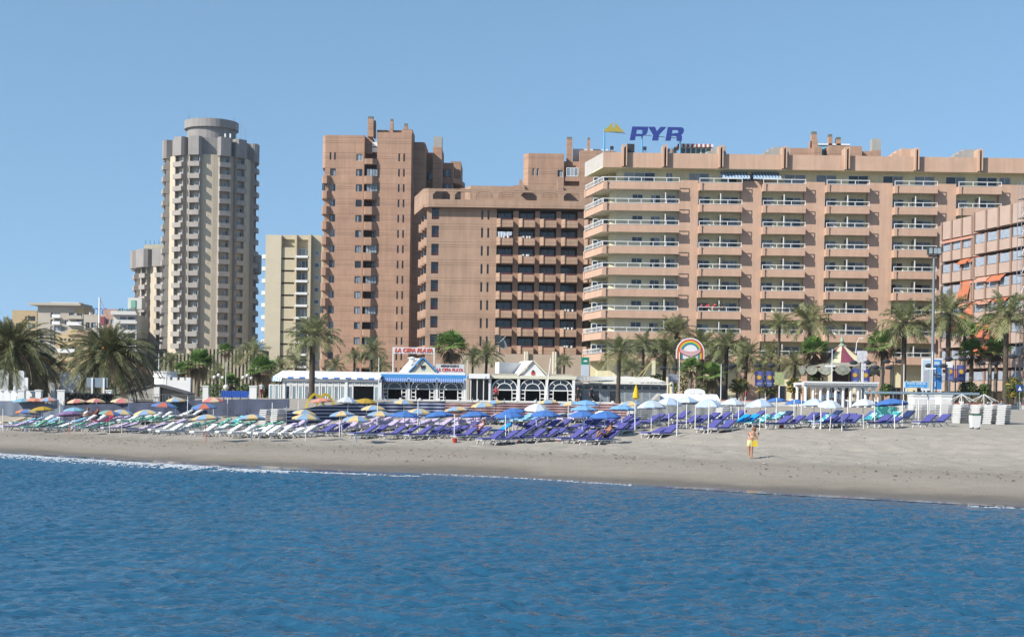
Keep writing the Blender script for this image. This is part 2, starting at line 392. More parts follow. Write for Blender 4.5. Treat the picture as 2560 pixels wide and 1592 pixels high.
def window(root, x, y, z, w, h, n=2, frame=alu, t=.06, panes=True, gl=None, name='window', d=.05, sill=False, rz=0):
    """window with frame, mullions and separate panes; (x,z) is its lower left corner, y its front face"""
    k = (round(w,3),round(h,3),n,frame.name,round(t,3),sill)
    if k not in _wc:
        mb = MB(); mb.box(0,w,0,d,0,t); mb.box(0,w,0,d,h-t,h)
        for i in range(n+1):
            a = i*(w-t)/n; mb.box(a,a+t,.003,d-.003,t,h-t)
        if sill: mb.box(-.06,w+.06,-.09,.0,-.06,0)
        pb = MB(); pw = (w-t)/n-t; pb.box(0,pw,0,.012,0,h-2*t)
        _wc[k] = (mb.mesh(name,[frame]), pb.mesh('pane',[glass_d]), pw)
    fm, pm_, pw = _wc[k]
    o = link(name, fm, root, (x,y,z), rz)
    for i in range(n):
        p = link('pane', pm_, o, (t+i*(w-t)/n, d*.6, t))
        g = gl[i % len(gl)] if gl else rnd.choice(GL)
        if g is not glass_d: p.material_slots[0].link = 'OBJECT'; p.material_slots[0].material = g
    return o
class Bd:
    """a building frame: photograph pixels to local metres at a given depth"""
    def __init__(s, name, label, cat, D, px, py=950, zb=2.98, group=None):
        s.D = D; s.ox = wx(px,py,D); s.zb = zb
        s.r = thing(name, label, cat, (s.ox, D, zb), 0, group)
    def X(s, px, py=700, dy=0): return wx(px,py,s.D+dy)*1.0-s.ox
    def Z(s, px, py, dy=0): return wz(px,py,s.D+dy)-s.zb
# ================================================================ seaside apartment hotel (right)
P = Bd('apartment_hotel', 'long terracotta apartment hotel with stacked cream balconies and rooftop letters', 'hotel', 190, 1900)
r = P.r; FL = 53.3*190/F      # storey height
zt = P.Z(1600,446)            # top rail of the uppermost balcony row
def zr(k): return zt-FL*k
STK = [(1746.5,1853.5),(1905,2011.5),(2063,2170),(2232,2339),(2391,2498)]
YR = 448
sx = [(P.X(a,YR),P.X(b,YR)) for a,b in STK]; lw0, lw1 = P.X(1507,YR), P.X(1697,YR); xe = P.X(2620,YR)
# piers between the stacks
edges = [lw1]+[v for s_ in sx for v in s_]+[xe]
for i in range(0,len(edges),2):
    MB().box(edges[i],edges[i+1],0,4.0,0,zt-.15).build('pier', terra, r)
MB().box(lw0+1.0,xe-.5,4.0,16,0,zt+3.0).build('core', M('core_cream',(.62,.56,.38),.9,.06,.7,.2), r)
# railing meshes
_rail = {}
def railing(w, nb, parent, loc, rz=0, dense=False):
    k = (round(w,2),nb,dense)
    if k not in _rail:
        mb = MB(); mb.box(0,w,0,.07,.52,.60); mb.box(0,w,.0,.07,.0,.06)
        for i in range(nb+1):
            a = i*(w-.08)/nb; mb.box(a,a+.08,.005,.065,.06,.52)
        if dense:
            nn = int(w/.62)
            for i in range(1,nn): mb.box(i*w/nn-.05,i*w/nn+.05,.01,.06,.06,.52)
        _rail[k] = mb.mesh('railing',[whitep])
    return link('railing', _rail[k], parent, loc, rz)
balm = {}; floorm = M('balcony_tile',(.78,.74,.62),.6,.05,2)
def balcony(x0, x1, k, nb=3):
    w = x1-x0; key = round(w,2)
    if key not in balm:
        mb = MB()
        mb.box(.36,w,-1.02,-.90,-.92,-.58); mb.box(.36,w,-1.08,-.90,-1.56,-.92)        # upper band set back a little, lower band proud
        mb.box(0,.36,-1.22,-.86,-1.60,-.54)                                            # end block
        mb.box(0,.14,-.86,.0,-1.56,-.58); mb.box(w-.14,w,-.90,.0,-1.56,-.58)
        mb.box(.14,w-.14,-.90,.74,-1.50,-1.30,m=1)
        balm[key] = mb.mesh('balcony',[terra2,floorm])
    o = link('balcony', balm[key], r, (x0,0,zr(k)-.02)); railing(w,nb,o,(0,-1.05,-.56)); return o
winmesh = {}
for (x0,x1) in sx:
    for k in range(9):
        balcony(x0,x1,k)
    w = x1-x0; mb = MB(); holes = []
    for k in range(1,9):
        z = zr(k)
        a = (x0+.05, x0+.05+w*.29, z-1.25, z+.66); b = (x0+w*.595, x0+w*.955, z-1.25, z+.66); holes += [a,b]
    mb.holewall(x0,x1,0,zr(0)-1.25,holes,.75,.22); mb.build('recess_wall', cream, r)
    for a,b,c,d in holes:
        window(r,a,.91,c,b-a,d-c,2,alu,.06)
    for k in range(1,9):
        MB().box(x0+w*.5-.04,x0+w*.5+.04,-.76,.745,zr(k)-1.3,zr(k)+.82).box(x0+w*.5-.06,x0+w*.5+.06,-.84,-.76,zr(k)-.6,zr(k)+.86,m=1).build('partition', [partm,whitep], r)
# wide balconies of the left wing: front run and the run along the street, one part per storey
side = Vector((-1.9,8.3,0)); sl_ = side.length
def wing_balcony(k):
    z = zr(k)-.02; mb = MB(); w = lw1-lw0
    mb.box(.55,w,-1.02,-.90,-.92,-.58); mb.box(.55,w,-1.08,-.90,-1.56,-.92); mb.box(.06,.55,-1.24,-.86,-1.62,-.52)
    d = side.normalized(); n = Vector((-d.y,d.x,0))     # outward to the left
    def sb(u0,u1,o0,o1,z0,z1):
        p = [Vector((.06,-1.0,0))+d*u+n*o for u,o in ((u0,o1),(u0,o0),(u1,o0),(u1,o1))]; mb.prism([(q.x,q.y) for q in p],z0,z1)
    sb(.0,sl_,-.12,.0,-.92,-.58); sb(.0,sl_,-.12,.06,-1.56,-.92); sb(sl_-.1,sl_+.45,-.3,.12,-1.62,-.52)
    mb.prism([(.2,-.9),(w,-.9),(w,.54),(3.2,.54),(3.2,8),(.2+side.x,8.0)],-1.50,-1.30,m=1)
    o = mb.build('balcony', [terra2,floorm], r, (lw0,0,z))
    railing(w,6,o,(0,-1.05,-.56)); rr = railing(sl_,1,o,(.0,-1.0,-.56),math.atan2(side.y,side.x),True); return o
for k in range(9): wing_balcony(k)
mb = MB(); holes = []
x_w = lambda px: P.X(px,500)
for k in range(1,9):
    z = zr(k); holes += [(x_w(1582),x_w(1608),z+.10,z+.78),(x_w(1628),x_w(1652),z-.35,z+.72),(x_w(1669),x_w(1690),z-1.25,z+.72)]
mb.holewall(x_w(1541),lw1,0,zr(0)-1.25,holes,.55,.2); mb.build('recess_wall', creamgrey, r)
for i,(a,b,c,d) in enumerate(holes): window(r,a,.67,c,b-a,d-c,2,alu,.05, gl=[glass_d,glass_d] if i % 3 == 0 else None)
# chamfered cream corner and the glazed side loggias
mb = MB(); mb.prism([(x_w(1541),.55),(x_w(1541),2.6),(x_w(1527),4.2),(x_w(1527),1.7)],0,zr(0)-1.25); mb.build('corner_wall', cream, r)
mb = MB(); mb.box(x_w(1494)-.3,x_w(1541),6.0,6.3,0,zr(0)+1.0); mb.build('side_wall', cream, r)
for k in range(9):
    window(r,x_w(1487),4.0,zr(k)-1.25,P.X(1527,500)-P.X(1487,500),1.95,3,alu,.09,gl=[glass_d,glass_d,glass_d])
    if k: MB().box(x_w(1662)-.04,x_w(1662)+.04,-.76,.545,zr(k)-1.3,zr(k)+.85).box(x_w(1662)-.06,x_w(1662)+.06,-.84,-.76,zr(k)-.6,zr(k)+.88,m=1).build('partition', [partm,whitep], r)
# penthouse storey under the deep parapet
zp0, zp1 = P.Z(1700,423), P.Z(1700,386)
mb = MB(); holes = []
for a,b in ((1562,1640),(1667,1684),(1725,1776),(1805,1846),(1858,1900),(1966,2018),(2045,2096),(2126,2176),(2213,2263),(2293,2343),(2371,2420),(2450,2500),(2505,2533)):
    holes.append((P.X(a,430),P.X(b,430),zt-1.2,zp0-.35))
mb.holewall(x_w(1541),xe,zr(0)-1.25,zp0+.02,holes,1.0,.2); mb.box(x_w(1541),xe,1.21,1.3,zr(0)-1.3,zp0); mb.build('penthouse_wall', cream, r)
for a,b,c,d in holes: window(r,a,1.1,c,b-a,d-c,3 if b-a > 3 else 2,alu,.06)
mb = MB(); mb.prism([(lw0,-.75),(xe,-.75),(xe,12),(lw0+side.x,7.6)],zp0-.02,zp0+.12); mb.build('roof_slab', cream, r)
for a,b in ((1507,1562),(1562,1660),(1660,1800),(1800,1958),(1958,2114),(2114,2286),(2286,2445),(2445,2475),(2475,2505),(2505,2535),(2535,2620)):
    x0, x1 = P.X(a,400)+(.17 if a > 1540 and a < 2460 else 0), P.X(b,400)-(.12 if b < 2460 else 0); MB().box(x0+.006,x1-.006,-.78,-.5,zp0,zp1).build('parapet_panel', terra, r)
mb = MB(); d = side.normalized(); p0 = Vector((lw0,-.72,0)); p1 = p0+d*9.0; nn = Vector((-d.y,d.x,0))*.25
mb.prism([(p0.x,p0.y),((p0-nn).x,(p0-nn).y),((p1-nn).x,(p1-nn).y),(p1.x,p1.y)],zp0,zp1+.02); mb.build('side_parapet', M('weathered_white_render',(.52,.49,.45),.9,.1,.9,.2), r)
for px in (1560,1660,1799.5,1957.5,2113.5,2286,2444):
    x = P.X(px,400); mb = MB()
    mb.slab([(x-.32,zp0+.1),(x-.10,zp0+.05),(x-.10,zp1+1.15),(x-.32,zp1+.95)],-1.35,.9); mb.slab([(x+.16,zp0+.15),(x+.30,zp0+.2),(x+.30,zp1+.95),(x+.16,zp1+1.1)],-1.35,.9)
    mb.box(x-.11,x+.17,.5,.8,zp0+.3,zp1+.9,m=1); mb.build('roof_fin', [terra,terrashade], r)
for a,b,yy0,yy1,c,m_ in ((1567,1587,358,388,3,darkm),(1666,1695,367,388,2.2,greyconc),(1792,1817,364,388,2.5,greyconc),(1934,1975,366,392,3,greyconc),(2255,2297,370,396,3,terra),(2412,2452,372,400,3,greyconc)):
    mb = MB(); z0, z1 = zp1-.3, P.Z((a+b)/2,yy0); x0, x1 = P.X(a,380), P.X(b,380)
    if m_ is greyconc and a == 1666: mb.lathe([(0,z0),((x1-x0)/2,z0),((x1-x0)/2,z1),(0,z1)],14,(x0+x1)/2,2.2); mb.build('water_tank', m_, r)
    else:
        mb.box(x0,x1,.6,.6+c,z0,z1)
        if a > 1800 or a == 1792:
            for q in range(3): mb.box(x0-.55*(q+1),x0-.55*q-.005,.8,.6+c-.2,z0,z0+(z1-z0)*(.86-.27*q))
        mb.build('roof_stair_housing', m_, r)
# glazed roof pavilion with a striped awning
x0, x1, z0, z1 = P.X(1706,380), P.X(1783,380), zp1-.2, P.Z(1745,356)
gh = MB(); gh.box(x0,x1,2.0,2.1,z0,z0+.15)
gh.build('pavilion_sill', whitep, r)
for i in range(6): window(r,x0+i*(x1-x0)/6,2.0,z0+.15,(x1-x0)/6-.01,z1-z0-.55,1,alu,.07,gl=[M('green_glass',(.10,.16,.15),.15,.2,1)])
aw = MB()
for i in range(16):
    a = x0-.4+i*(x1-x0+.6)/16; b = a+(x1-x0+.6)/16; aw.box(a,b,1.5,4.5,z1-.35,z1+.05,m=i % 2)
aw.build('pavilion_awning', [M('awning_red',(.35,.10,.09),.8,.1,2),whitep], r)
for px0,px1 in ((1803,1873),(1881,1951)):
    xa, xb = P.X(px0,430), P.X(px1,430); aw = MB(); n = 18
    for i in range(n):
        a = xa+i*(xb-xa)/n; b = xa+(i+1)*(xb-xa)/n
        aw.quad((a,.95,zp0-.12),(b,.95,zp0-.12),(b,-.82,zp0-1.1),(a,-.82,zp0-1.1),m=i % 2); aw.quad((a,-.82,zp0-1.1),(b,-.82,zp0-1.1),(b,-.84,zp0-1.32+.06*(i % 2)),(a,-.84,zp0-1.32+.06*(i % 2)),m=1)
    aw.build('awning', [M('awning_blue',(.10,.22,.42),.8,.1,2), M('awning_pale',(.5,.58,.66),.8,.1,2)], r)
# ground storey
MB().box(x_w(1500),xe,.6,3.0,0,zr(8)-2.9).build('ground_wall', cream, r)
for i in range(14):
    xx = lw0+2+i*4.0
    window(r,xx,.5,.1,2.6,2.4,2,M('brown_frame',(.12,.07,.05),.5,.05),.08,gl=[glass_d,glass_d])
# furniture and washing seen on a few balconies
whpl = M('white_plastic',(.80,.80,.78),.45,.03,3)
def small_chair(x,y,z,s=1.0,rz=0):
    mb = MB(); mb.box(-.25,.25,-.25,.25,.38,.43); mb.box(-.25,.25,.2,.25,.43,.85)
    for a in (-.23,.2):
        for b in (-.23,.2): mb.box(a,a+.03,b,b+.03,0,.38)
    o = mb.build('balcony_chair', whpl, r, (x,y,z), rz=rz); return o
for i,(st,k) in enumerate(((2,2),(2,6),(0,3),(1,3),(3,2),(3,4),(1,5),(2,3),(3,6),(4,1),(1,1))):
    x0,x1 = sx[st]; small_chair(x0+rnd.uniform(.9,2.2),-.4,zr(k)-1.3); small_chair(x0+rnd.uniform(3.2,5),-.45,zr(k)-1.3,rz=1)
def flowers(root, x0,x1,y,z,seed,cols,n=40):
    rr = random.Random(seed); mb = MB()
    for i in range(n):
        a,b,c = rr.uniform(x0,x1), y+rr.uniform(-.15,.15), z+rr.uniform(0,.75)*rr.random(); q = rr.uniform(.05,.13)
        u = Vector((rr.uniform(-1,1),rr.uniform(-1,1),rr.uniform(-1,1))).normalized()*q; v = u.orthogonal().normalized()*q; o = Vector((a,b,c))
        mb.quad(o-u-v,o+u-v,o+u+v,o-u+v,m=rr.randrange(len(cols)))
    return mb.build('flower_box', cols, root)
red = M('red_petals',(.65,.06,.07),.7,.2,6); leafg = M('leaf_green',(.05,.10,.03),.7,.3,4)
flowers(r, sx[0][0]+.3, sx[0][0]+2.6, -.85, zr(6)-.1, 3, [red,red,leafg], 70); flowers(r, sx[0][0]+2.7, sx[0][0]+3.6, -.85, zr(6)-.1, 4, [red,leafg,leafg], 40)
# ---- rooftop letters and emblem
sg = thing('rooftop_letters', 'big dark blue italic letters PYR on poles above the hotel roof', 'sign', (P.ox+P.X(1640,335),190.5,zp1+P.zb))
navy = M('sign_navy',(.025,.05,.26),.5,.04,2); yel = M('sign_mustard',(.42,.34,.06),.5,.05,2); cyan = M('mast_cyan',(.12,.42,.70),.5,.05,2)
hx = lambda px: (px-1640)/F*190.5
def zz(py): return wz(1640,py,190.5)-(zp1+P.zb)
def ital(poly, x0, sh=.20):
    return [((x0+(p[0]+sh*p[1])*1.0), p[1]) for p in poly]
U = 33.5/F*190.5    # letter height
zb_ = zz(351.5)
def letter(name, parts, px0, w):
    mb = MB(); x0 = hx(px0)
    for poly in parts: mb.slab([(x0+p[0]*w+p[1]*U*.17, zb_+p[1]*U) for p in poly], -.15,.15)
    return mb.build(name, navy, sg)
wL = 40/F*190.5
letter('letter',[[(0,0),(.33,0),(.33,1),(0,1)],[(.33,.78),(.62,.78),(.70,.72),(.72,.62),(.72,.52),(.68,.46),(.33,.46),(.33,.30),(.74,.30),(.90,.38),(1.0,.52),(1.02,.70),(1.0,1.0),(.33,1.0)][::1]],1575.5,wL)
letter('letter',[[(.36,0),(.74,0),(.74,.42),(1.10,1.0),(.72,1.0),(.545,.68),(.38,1.0),(-.02,1.0),(.36,.42)]],1617,wL)
letter('letter',[[(0,0),(.33,0),(.33,1),(0,1)],[(.33,.80),(.62,.80),(.70,.74),(.72,.66),(.70,.58),(.33,.52),(.33,.36),(.58,.36),(.68,.28),(.70,0),(1.02,0),(1.0,.30),(.92,.42),(1.02,.55),(1.05,.74),(1.0,.90),(.86,1.0),(.33,1.0)]],1664.5,wL)
em = MB(); 
em.slab([(hx(1511),zz(332)),(hx(1531),zz(332)),(hx(1536),zz(329)),(hx(1536),zz(321)),(hx(1532),zz(321)),(hx(1532),zz(308)),(hx(1515),zz(325)),(hx(1511),zz(325))],-.12,.12)
em.slab([(hx(1536),zz(321)),(hx(1536),zz(329)),(hx(1540),zz(332)),(hx(1561),zz(332)),(hx(1538),zz(308)),(hx(1538),zz(321))],-.12,.12); em.build('emblem', yel, sg)
for px,p0,p1 in ((1512,332,386),(1606.5,341,388),(1702,352,390)):
    mb = MB(); mb.tube((hx(px),.2,zz(p1)-.3),(hx(px),.2,zz(p0)+.6),.11 if px > 1520 else .16,.09,8); mb.build('mast', cyan, sg)
MB().tube((hx(1512),.25,zz(330)),(hx(1702),.25,zz(345)),.045,.045,6).build('cross_bar', M('sky_grey_metal',(.45,.5,.55),.5,.05), sg)
for px in (1529,1611,1688):
    fl = thing('roof_floodlight', {1529:'small black floodlight on the parapet below the yellow roof emblem',1611:'small black floodlight on the parapet below the letter P',1688:'small black floodlight on the parapet below the letter R'}[px], 'floodlight', (P.ox+P.X(px,380),189.6,zp1+P.zb), 0, 'floodlights on the hotel parapet')
    mb = MB(); mb.box(-.22,.22,-.15,.15,.42,.85); mb.build('lamp_head', darkm, fl); mb = MB(); mb.box(-.18,-.13,-.03,.03,0,.42); mb.box(.13,.18,-.03,.03,0,.42); mb.build('bracket', darkm, fl)
# ================================================================ brown brick family
def brick(name, col, D, py0, pitch_px, marks):
    m = M(name, col, .9, .16, .35, .2, streak=.18); per = pitch_px*D/F
    return stripes_z(m, per, wz(1100,py0,D), marks, .66)
# ---- middle block with the balcony grid
B = Bd('balcony_block', 'brown brick block with a grid of square balconies and arched roof parapet', 'building', 222, 1250); r = B.r
bk = brick('brown_brick', (.445,.298,.215), 222, 573, 45.0, ((.02,.018),(.14,.018),(.30,.014)))
bkd = M('brown_brick_pier', (.37,.235,.17), .9, .12, .4, .2)
S3 = .3042
def bx(zx, zy=700): return B.X(1020+zx*S3, 440+zy*S3)
def bz(zy, zx=700): return B.Z(1020+zx*S3, 440+zy*S3)
pit = 148.3*S3*222/F; zrow = bz(360)      # balcony top of the uppermost row
slit = [(bx(597),bx(613)),(bx(648),bx(664))]; lou = (bx(190),bx(250))
holes = []; nrow = 8
for k in range(nrow):
    z = zrow-k*pit
    for a,b in slit: holes.append((a,b,z+.0,z+1.5))
    holes.append((lou[0],lou[1],z-.05,z+1.75))
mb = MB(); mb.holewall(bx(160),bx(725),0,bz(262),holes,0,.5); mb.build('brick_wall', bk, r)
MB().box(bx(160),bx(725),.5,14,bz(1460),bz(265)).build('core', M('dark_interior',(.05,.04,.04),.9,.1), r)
redb = M('rail_oxblood',(.16,.035,.035),.6,.1,3)
for k in range(nrow):
    z = zrow-k*pit
    for a,b in slit: window(r,a,.36,z,b-a,1.5,1,darkm,.04,gl=[glass_d])
    window(r,lou[0],.40,z-.05,lou[1]-lou[0],1.8,2,M('brown_frame',(.12,.07,.05),.5,.05),.06,gl=[glass_d,glass_d])
    mb = MB(); 
    for q in range(7): mb.box(lou[0]+.05+q*.19,lou[0]+.08+q*.19,.05,.08,z-.05,z+.3)
    mb.box(lou[0],lou[1],.04,.09,z+.3,z+.35); mb.build('loggia_rail', redb, r)
cols = [(725,860),(905,1040),(1080,1215),(1255,1390)]
for a,b in ((860,905),(1040,1080),(1215,1255),(1390,1440)):
    MB().box(bx(a),bx(b),0,2.2,bz(1460),bz(285)).build('pier', bkd, r)
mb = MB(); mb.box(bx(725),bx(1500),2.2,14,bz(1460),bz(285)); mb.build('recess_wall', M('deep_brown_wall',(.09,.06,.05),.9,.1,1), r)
bw = bx(860)-bx(725); bm = None
dkf = M('dark_bronze_frame',(.03,.025,.022),.4,.05)
for ci,(a,b) in enumerate(cols+[(1442,1520)]):
    for k in range(nrow):
        z = zrow-k*pit
        if bm is None:
            mb = MB(); ch = .62; h0, h1 = -1.22, -.12
            mb.prism([(0,-.15),(0,-.55),(ch*.55,-1.2),(bw*.62,-1.2),(bw*.62,-.15)][::1],h0,h1+.16) if False else None
            mb.prism([(0,2.2),(0,-.75),(.5,-1.25),(.62,-1.25),(.62,2.2)],h0,h1+.22); mb.prism([(.625,-1.1),(bw-.08,-1.1),(bw-.08,-.95),(.625,-.95)],h0,h1)
            mb.box(bw-.2,bw,-1.1,2.2,h0,h1); mb.box(.5,bw-.2,-.95,2.2,h0,h0+.18)
            bm = mb.mesh('balcony',[bk])
            rb = MB(); rb.box(.62,bw-.1,-1.0,-.95,h1,h1+.07)
            for q in range(9): rb.box(.7+q*.2,.73+q*.2,-.99,-.96,h1-.0,h1+.18)
            rb.box(.62,bw-.1,-1.0,-.95,h1+.18,h1+.24); rm = rb.mesh('flower_rail',[redb])
        o = link('balcony', bm, r, (bx(a),0,z)); link('flower_rail', rm, o)
        window(r,bx(a)+.1,2.05,z-1.0,bw-.3,2.35,2,dkf,.07,gl=[rnd.choice([glass_d,glass_d,glass_d,glass_c]),rnd.choice([glass_d,glass_d,glass_c])])
# washing lines and white pots on a few balconies
def laundry(root, x0,x1,y,z,h,seed,m):
    rr = random.Random(seed); mb = MB(); x = x0
    while x < x1-.2:
        w = rr.uniform(.3,.55); hh = h*rr.uniform(.7,1); n = 5
        for i in range(n):
            a0, a1 = x+i*w/n, x+(i+1)*w/n; mb.quad((a0,y+.04*math.sin(i*2),z-hh),(a1,y+.04*math.sin(i*2+2),z-hh),(a1,y,z),(a0,y,z))
        x += w+.03
    return mb.build('washing', m, root)
linen = M('pale_linen',(.55,.62,.72),.9,.1,3)
laundry(r,bx(735),bx(862),-.6,zrow-pit+.9,.8,1,linen)
for (ci,k) in ((1,1),(1,2),(3,5),(3,6),(0,1),(3,7)):
    x = bx(cols[ci][0]); z = zrow-k*pit
    for q in range(3):
        mb = MB(); mb.lathe([(0,0),(.14,0),(.2,.3),(.12,.33),(.0,.30)],8); mb.build('plant_pot', whpl, r, (x+.8+q*rnd.uniform(.35,.6),-1.02,z-.12))
# cornice parapet with rounded openings, chamfered at the left
zc0, zc1 = bz(268), bz(120)
ops = [(200,340),(380,520),(555,695),(735,870),(915,1050),(1090,1225),(1270,1405)]
za, zb2 = bz(205), bz(140)
holes = [(bx(a),bx(b),za,zb2) for a,b in ops]
mb = MB(); mb.holewall(bx(165),bx(1500),zc0,zc1,holes,-1.1,.45); mb.holewall(-bx(1500),-bx(165),zc0,zc1,[(-h[1],-h[0],h[2],h[3]) for h in holes],.65,.0)
k0 = 0
for vi in range(len(mb.v)):      # second copy is the back face
    x,y,z = mb.v[vi]
    if y == .65: mb.v[vi] = (-x,-.65,z)
mb.box(bx(165),bx(1500),-1.1,-.65,zc1,zc1+.02)
for a,b,c,d in holes:            # rounded upper corners
    for xx,sg_ in ((a,1),(b,-1)):
        mb.slab([(xx,d),(xx+sg_*.5,d),(xx,d-.5)][::sg_],-1.095,-.655)
mb.build('cornice', bk, r)
mb = MB(); mb.prism([(bx(165),-1.1),(bx(165),-.6),(bx(125),-.1),(bx(28),9),(bx(28)-.3,9),(bx(120),-.5)],zc0-.02,zc1+.05); mb.build('corner_cornice', bk, r)
MB().box(bx(120),bx(1500),-.65,12,zc0,zc0+.25).build('roof_slab', bkd, r)
for a,b in ((520,555),(700,735)):      # roof posts and sunlit terrace wall behind
    MB().box(bx(a),bx(b),.2,1.2,zc0+.3,zc1+.1).build('roof_post', bk, r)
MB().box(bx(860),bx(1500),3,3.3,zc0,bz(50)).build('terrace_wall', bk, r)
MB().prism([(bx(450),6),(bx(500),3.5),(bx(860),3.5),(bx(860),10),(bx(450),10)],zc0,bz(55)).build('terrace_house', bk, r)
for a in (905,1220): MB().slab([(bx(a),zc1),(bx(a)+.9,zc1),(bx(a)+.9,zc1+.4),(bx(a)+.3,zc1+1.7),(bx(a),zc1+1.7)],-.65,3).build('buttress', bk, r)
# stepped sunlit flank on the left
mb = MB(); mb.prism([(bx(160),0),(bx(160),.6),(bx(150),1.2),(bx(150),0)],0,zc0); mb.build('corner_pier', bk, r)
lightb = brick('brown_brick_flank', (.44,.285,.205), 222, 573, 45.0, ((.02,.018),(.14,.018)))
for i,(a,b,y0) in enumerate(((118,150,1.0),(85,118,4.0),(52,85,7.5))):
    x0, x1 = bx(a), bx(b)
    MB().box(x0+.5,x1+2,y0+.5,y0+4,0,zc0).build('flank_wall', lightb, r)
    for k in range(nrow+1):
        z = zrow-(k-.0)*pit
        mb = MB(); mb.prism([(x0,y0+1.4),(x0+.1,y0),(x1+.1,y0-.3),(x1+.1,y0),(x0+.5,y0+.5),(x0+.5,y0+1.4)],z-1.3,z+.0); mb.build('flank_balcony', lightb, r)
        if k < nrow: window(r,x0+.55,y0+.44,z,max(.4,x1-x0-.5),1.2,1,darkm,.04,gl=[glass_d])
# podium behind the restaurants
PO = M('podium_render',(.46,.37,.29),.9,.1,.8,.2)
MB().box(bx(430,1480),bx(1420,1480),-2.0,2,0,bz(1462)).build('podium_wall', PO, r)
for zx in (975,992,1205,1222): MB().lathe([(.0,0),(.22,0),(.22,bz(1440)),(0,bz(1440))],8,bx(zx),-2.35).build('duct', M('cream_duct',(.62,.57,.45),.7,.05), r)
# ---- brown tower
T = Bd('brick_tower', 'tall brown brick tower with chamfered balconies and slim chimneys', 'tower', 265, 920); r = T.r
tk = brick('tower_brick', (.475,.295,.205), 265, 441, 38.2, ((.10,.02),(.22,.015),(.45,.015)))
S2 = .2315
def tx(zx, zy=700): return T.X(780+zx*S2, 270+zy*S2)
def tz(zy, zx=600): return T.Z(780+zx*S2, 270+zy*S2)
tp = 165.0*S2*265/F; zw = tz(738); NF = 14    # sill of the uppermost open window
holesL, holesR = [], []
holesL.append((tx(188),tx(206),tz(565),tz(484))); holesL.append((tx(236),tx(254),tz(565),tz(484)))
wl = []
for k in range(-1,NF):
    z = zw-k*tp; wl.append((tx(476),tx(543),z+.0,z+1.28))
    holesR += [(tx(930),tx(948),z-.0,z+1.42),(tx(984),tx(1002),z,z+1.42)]
lg = [(tx(196),tx(256),zw-k*tp,zw-k*tp+1.35) for k in range(NF)]
mb = MB(); mb.holewall(tx(140),tx(548),0,tz(303),holesL+wl+lg,0,.35); mb.box(tx(140),tx(548),.36,12,0,tz(305)); mb.box(tx(140),tx(548),0,.4,tz(303),tz(298)); mb.build('brick_wall', tk, r)
for a,b,c,d in holesL: window(r,a,.2,c,b-a,d-c,1,darkm,.04,gl=[glass_d])
for i,(a,b,c,d) in enumerate(wl): window(r,a,.15,c,b-a,d-c,2,alu if i in (0,) else dkf,.05)
for i,(a,b,c,d) in enumerate(lg): window(r,a+.02,.3,c,b-a-.04,d-c,2,alu if i % 3 else dkf,.06)
# left corner: chamfered balconies in front of a recessed flank
MB().prism([(tx(85),6),(tx(105),1.1),(tx(140),.02),(tx(140),6)],tz(650),tz(303)).build('corner_wall', tk, r)
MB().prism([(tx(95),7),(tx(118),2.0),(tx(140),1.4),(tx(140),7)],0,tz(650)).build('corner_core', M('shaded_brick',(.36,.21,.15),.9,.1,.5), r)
tb = MB(); w1, w2 = tx(140)-tx(108), tx(200)-tx(140)
tb.prism([(0,2.2),(0,.35),(.35,-.85),(w1+w2-.55,-.85),(w1+w2,-.15),(w1+w2,0),(w1,0),(w1,2.2)],-1.52,-.06); tbm = tb.mesh('balcony',[tk])
gbm = None
for k in range(NF):
    z = zw-k*tp; o = link('balcony', tbm, r, (tx(108),0,z))
    if k in (1,9): window(r,tx(118),-.75,z,w1+w2-1.0,1.3,4,dkf,.06,gl=[glass_c,glass_p,glass_c,glass_d])
# middle bay column
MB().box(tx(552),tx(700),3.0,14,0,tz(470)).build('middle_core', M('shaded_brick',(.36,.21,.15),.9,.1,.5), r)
MB().box(tx(549),tx(566),-.5,3,0,tz(300)).build('bay_pier', tk, r)
MB().box(tx(549),tx(640),1.5,12,tz(480),tz(300)).build('bay_head', tk, r)
mw = tx(712)-tx(566)
mbb = MB(); mbb.prism([(0,2.9),(-.25,.3),(.25,-.95),(mw*.62,-.95),(mw*.99,-.02),(mw*.99,2.9)],-1.52,-.06); mbm = mbb.mesh('balcony',[tk])
for k in range(NF):
    z = zw-k*tp; o = link('balcony', mbm, r, (tx(566),0,z))
    if k in (0,1,5,7,9,11): window(r,tx(592),-.25,z-.05,tx(712)-tx(592),1.4,4,dkf,.06,gl=[glass_c,glass_p,glass_c,glass_c] if k != 5 else [glass_p]*4)
    else: window(r,tx(650),1.6,z-.9,tx(708)-tx(650),2.2,2,alu,.08,gl=[glass_d,glass_p])
mb = MB(); mb.prism([(0,2.9),(-.25,.3),(.25,-.95),(mw*.62,-.95),(mw*.99,-.02),(mw*.99,2.9)],-1.0,0); mb.build('balcony', tk, r, (tx(566),0,tz(555)))
# right slab
mb = MB(); mb.holewall(tx(712),tx(1070),0,tz(262),holesR,-.02,.4); mb.box(tx(712),tx(1070),.39,9,0,tz(262)); mb.box(tx(700),tx(712),.0,9,0,tz(262)); mb.build('brick_wall', tk, r)
for a,b,c,d in holesR: window(r,a,.25,c,b-a,d-c,1,darkm,.04,gl=[glass_d])
for a,b,t0,y0,y1 in ((680,965,205,3,8),(965,1072,212,1.2,8)): MB().box(tx(a),tx(b),y0,y1,tz(300),tz(t0)).build('roof_storey', tk, r)
capm = M('chimney_cap',(.17,.17,.15),.9,.2,1)
for a,b,t,y in ((588,650,80,1.0),(650,668,112,2.0),(826,858,92,2.0),(968,1008,118,4)):
    mb = MB(); mb.box(tx(a),tx(b),y,y+1.2,tz(300),tz(t+26)); mb.box(tx(a)+.04,tx(b)-.04,y+.04,y+1.16,tz(t+26),tz(t),m=1); mb.build('chimney', [tk,capm], r)
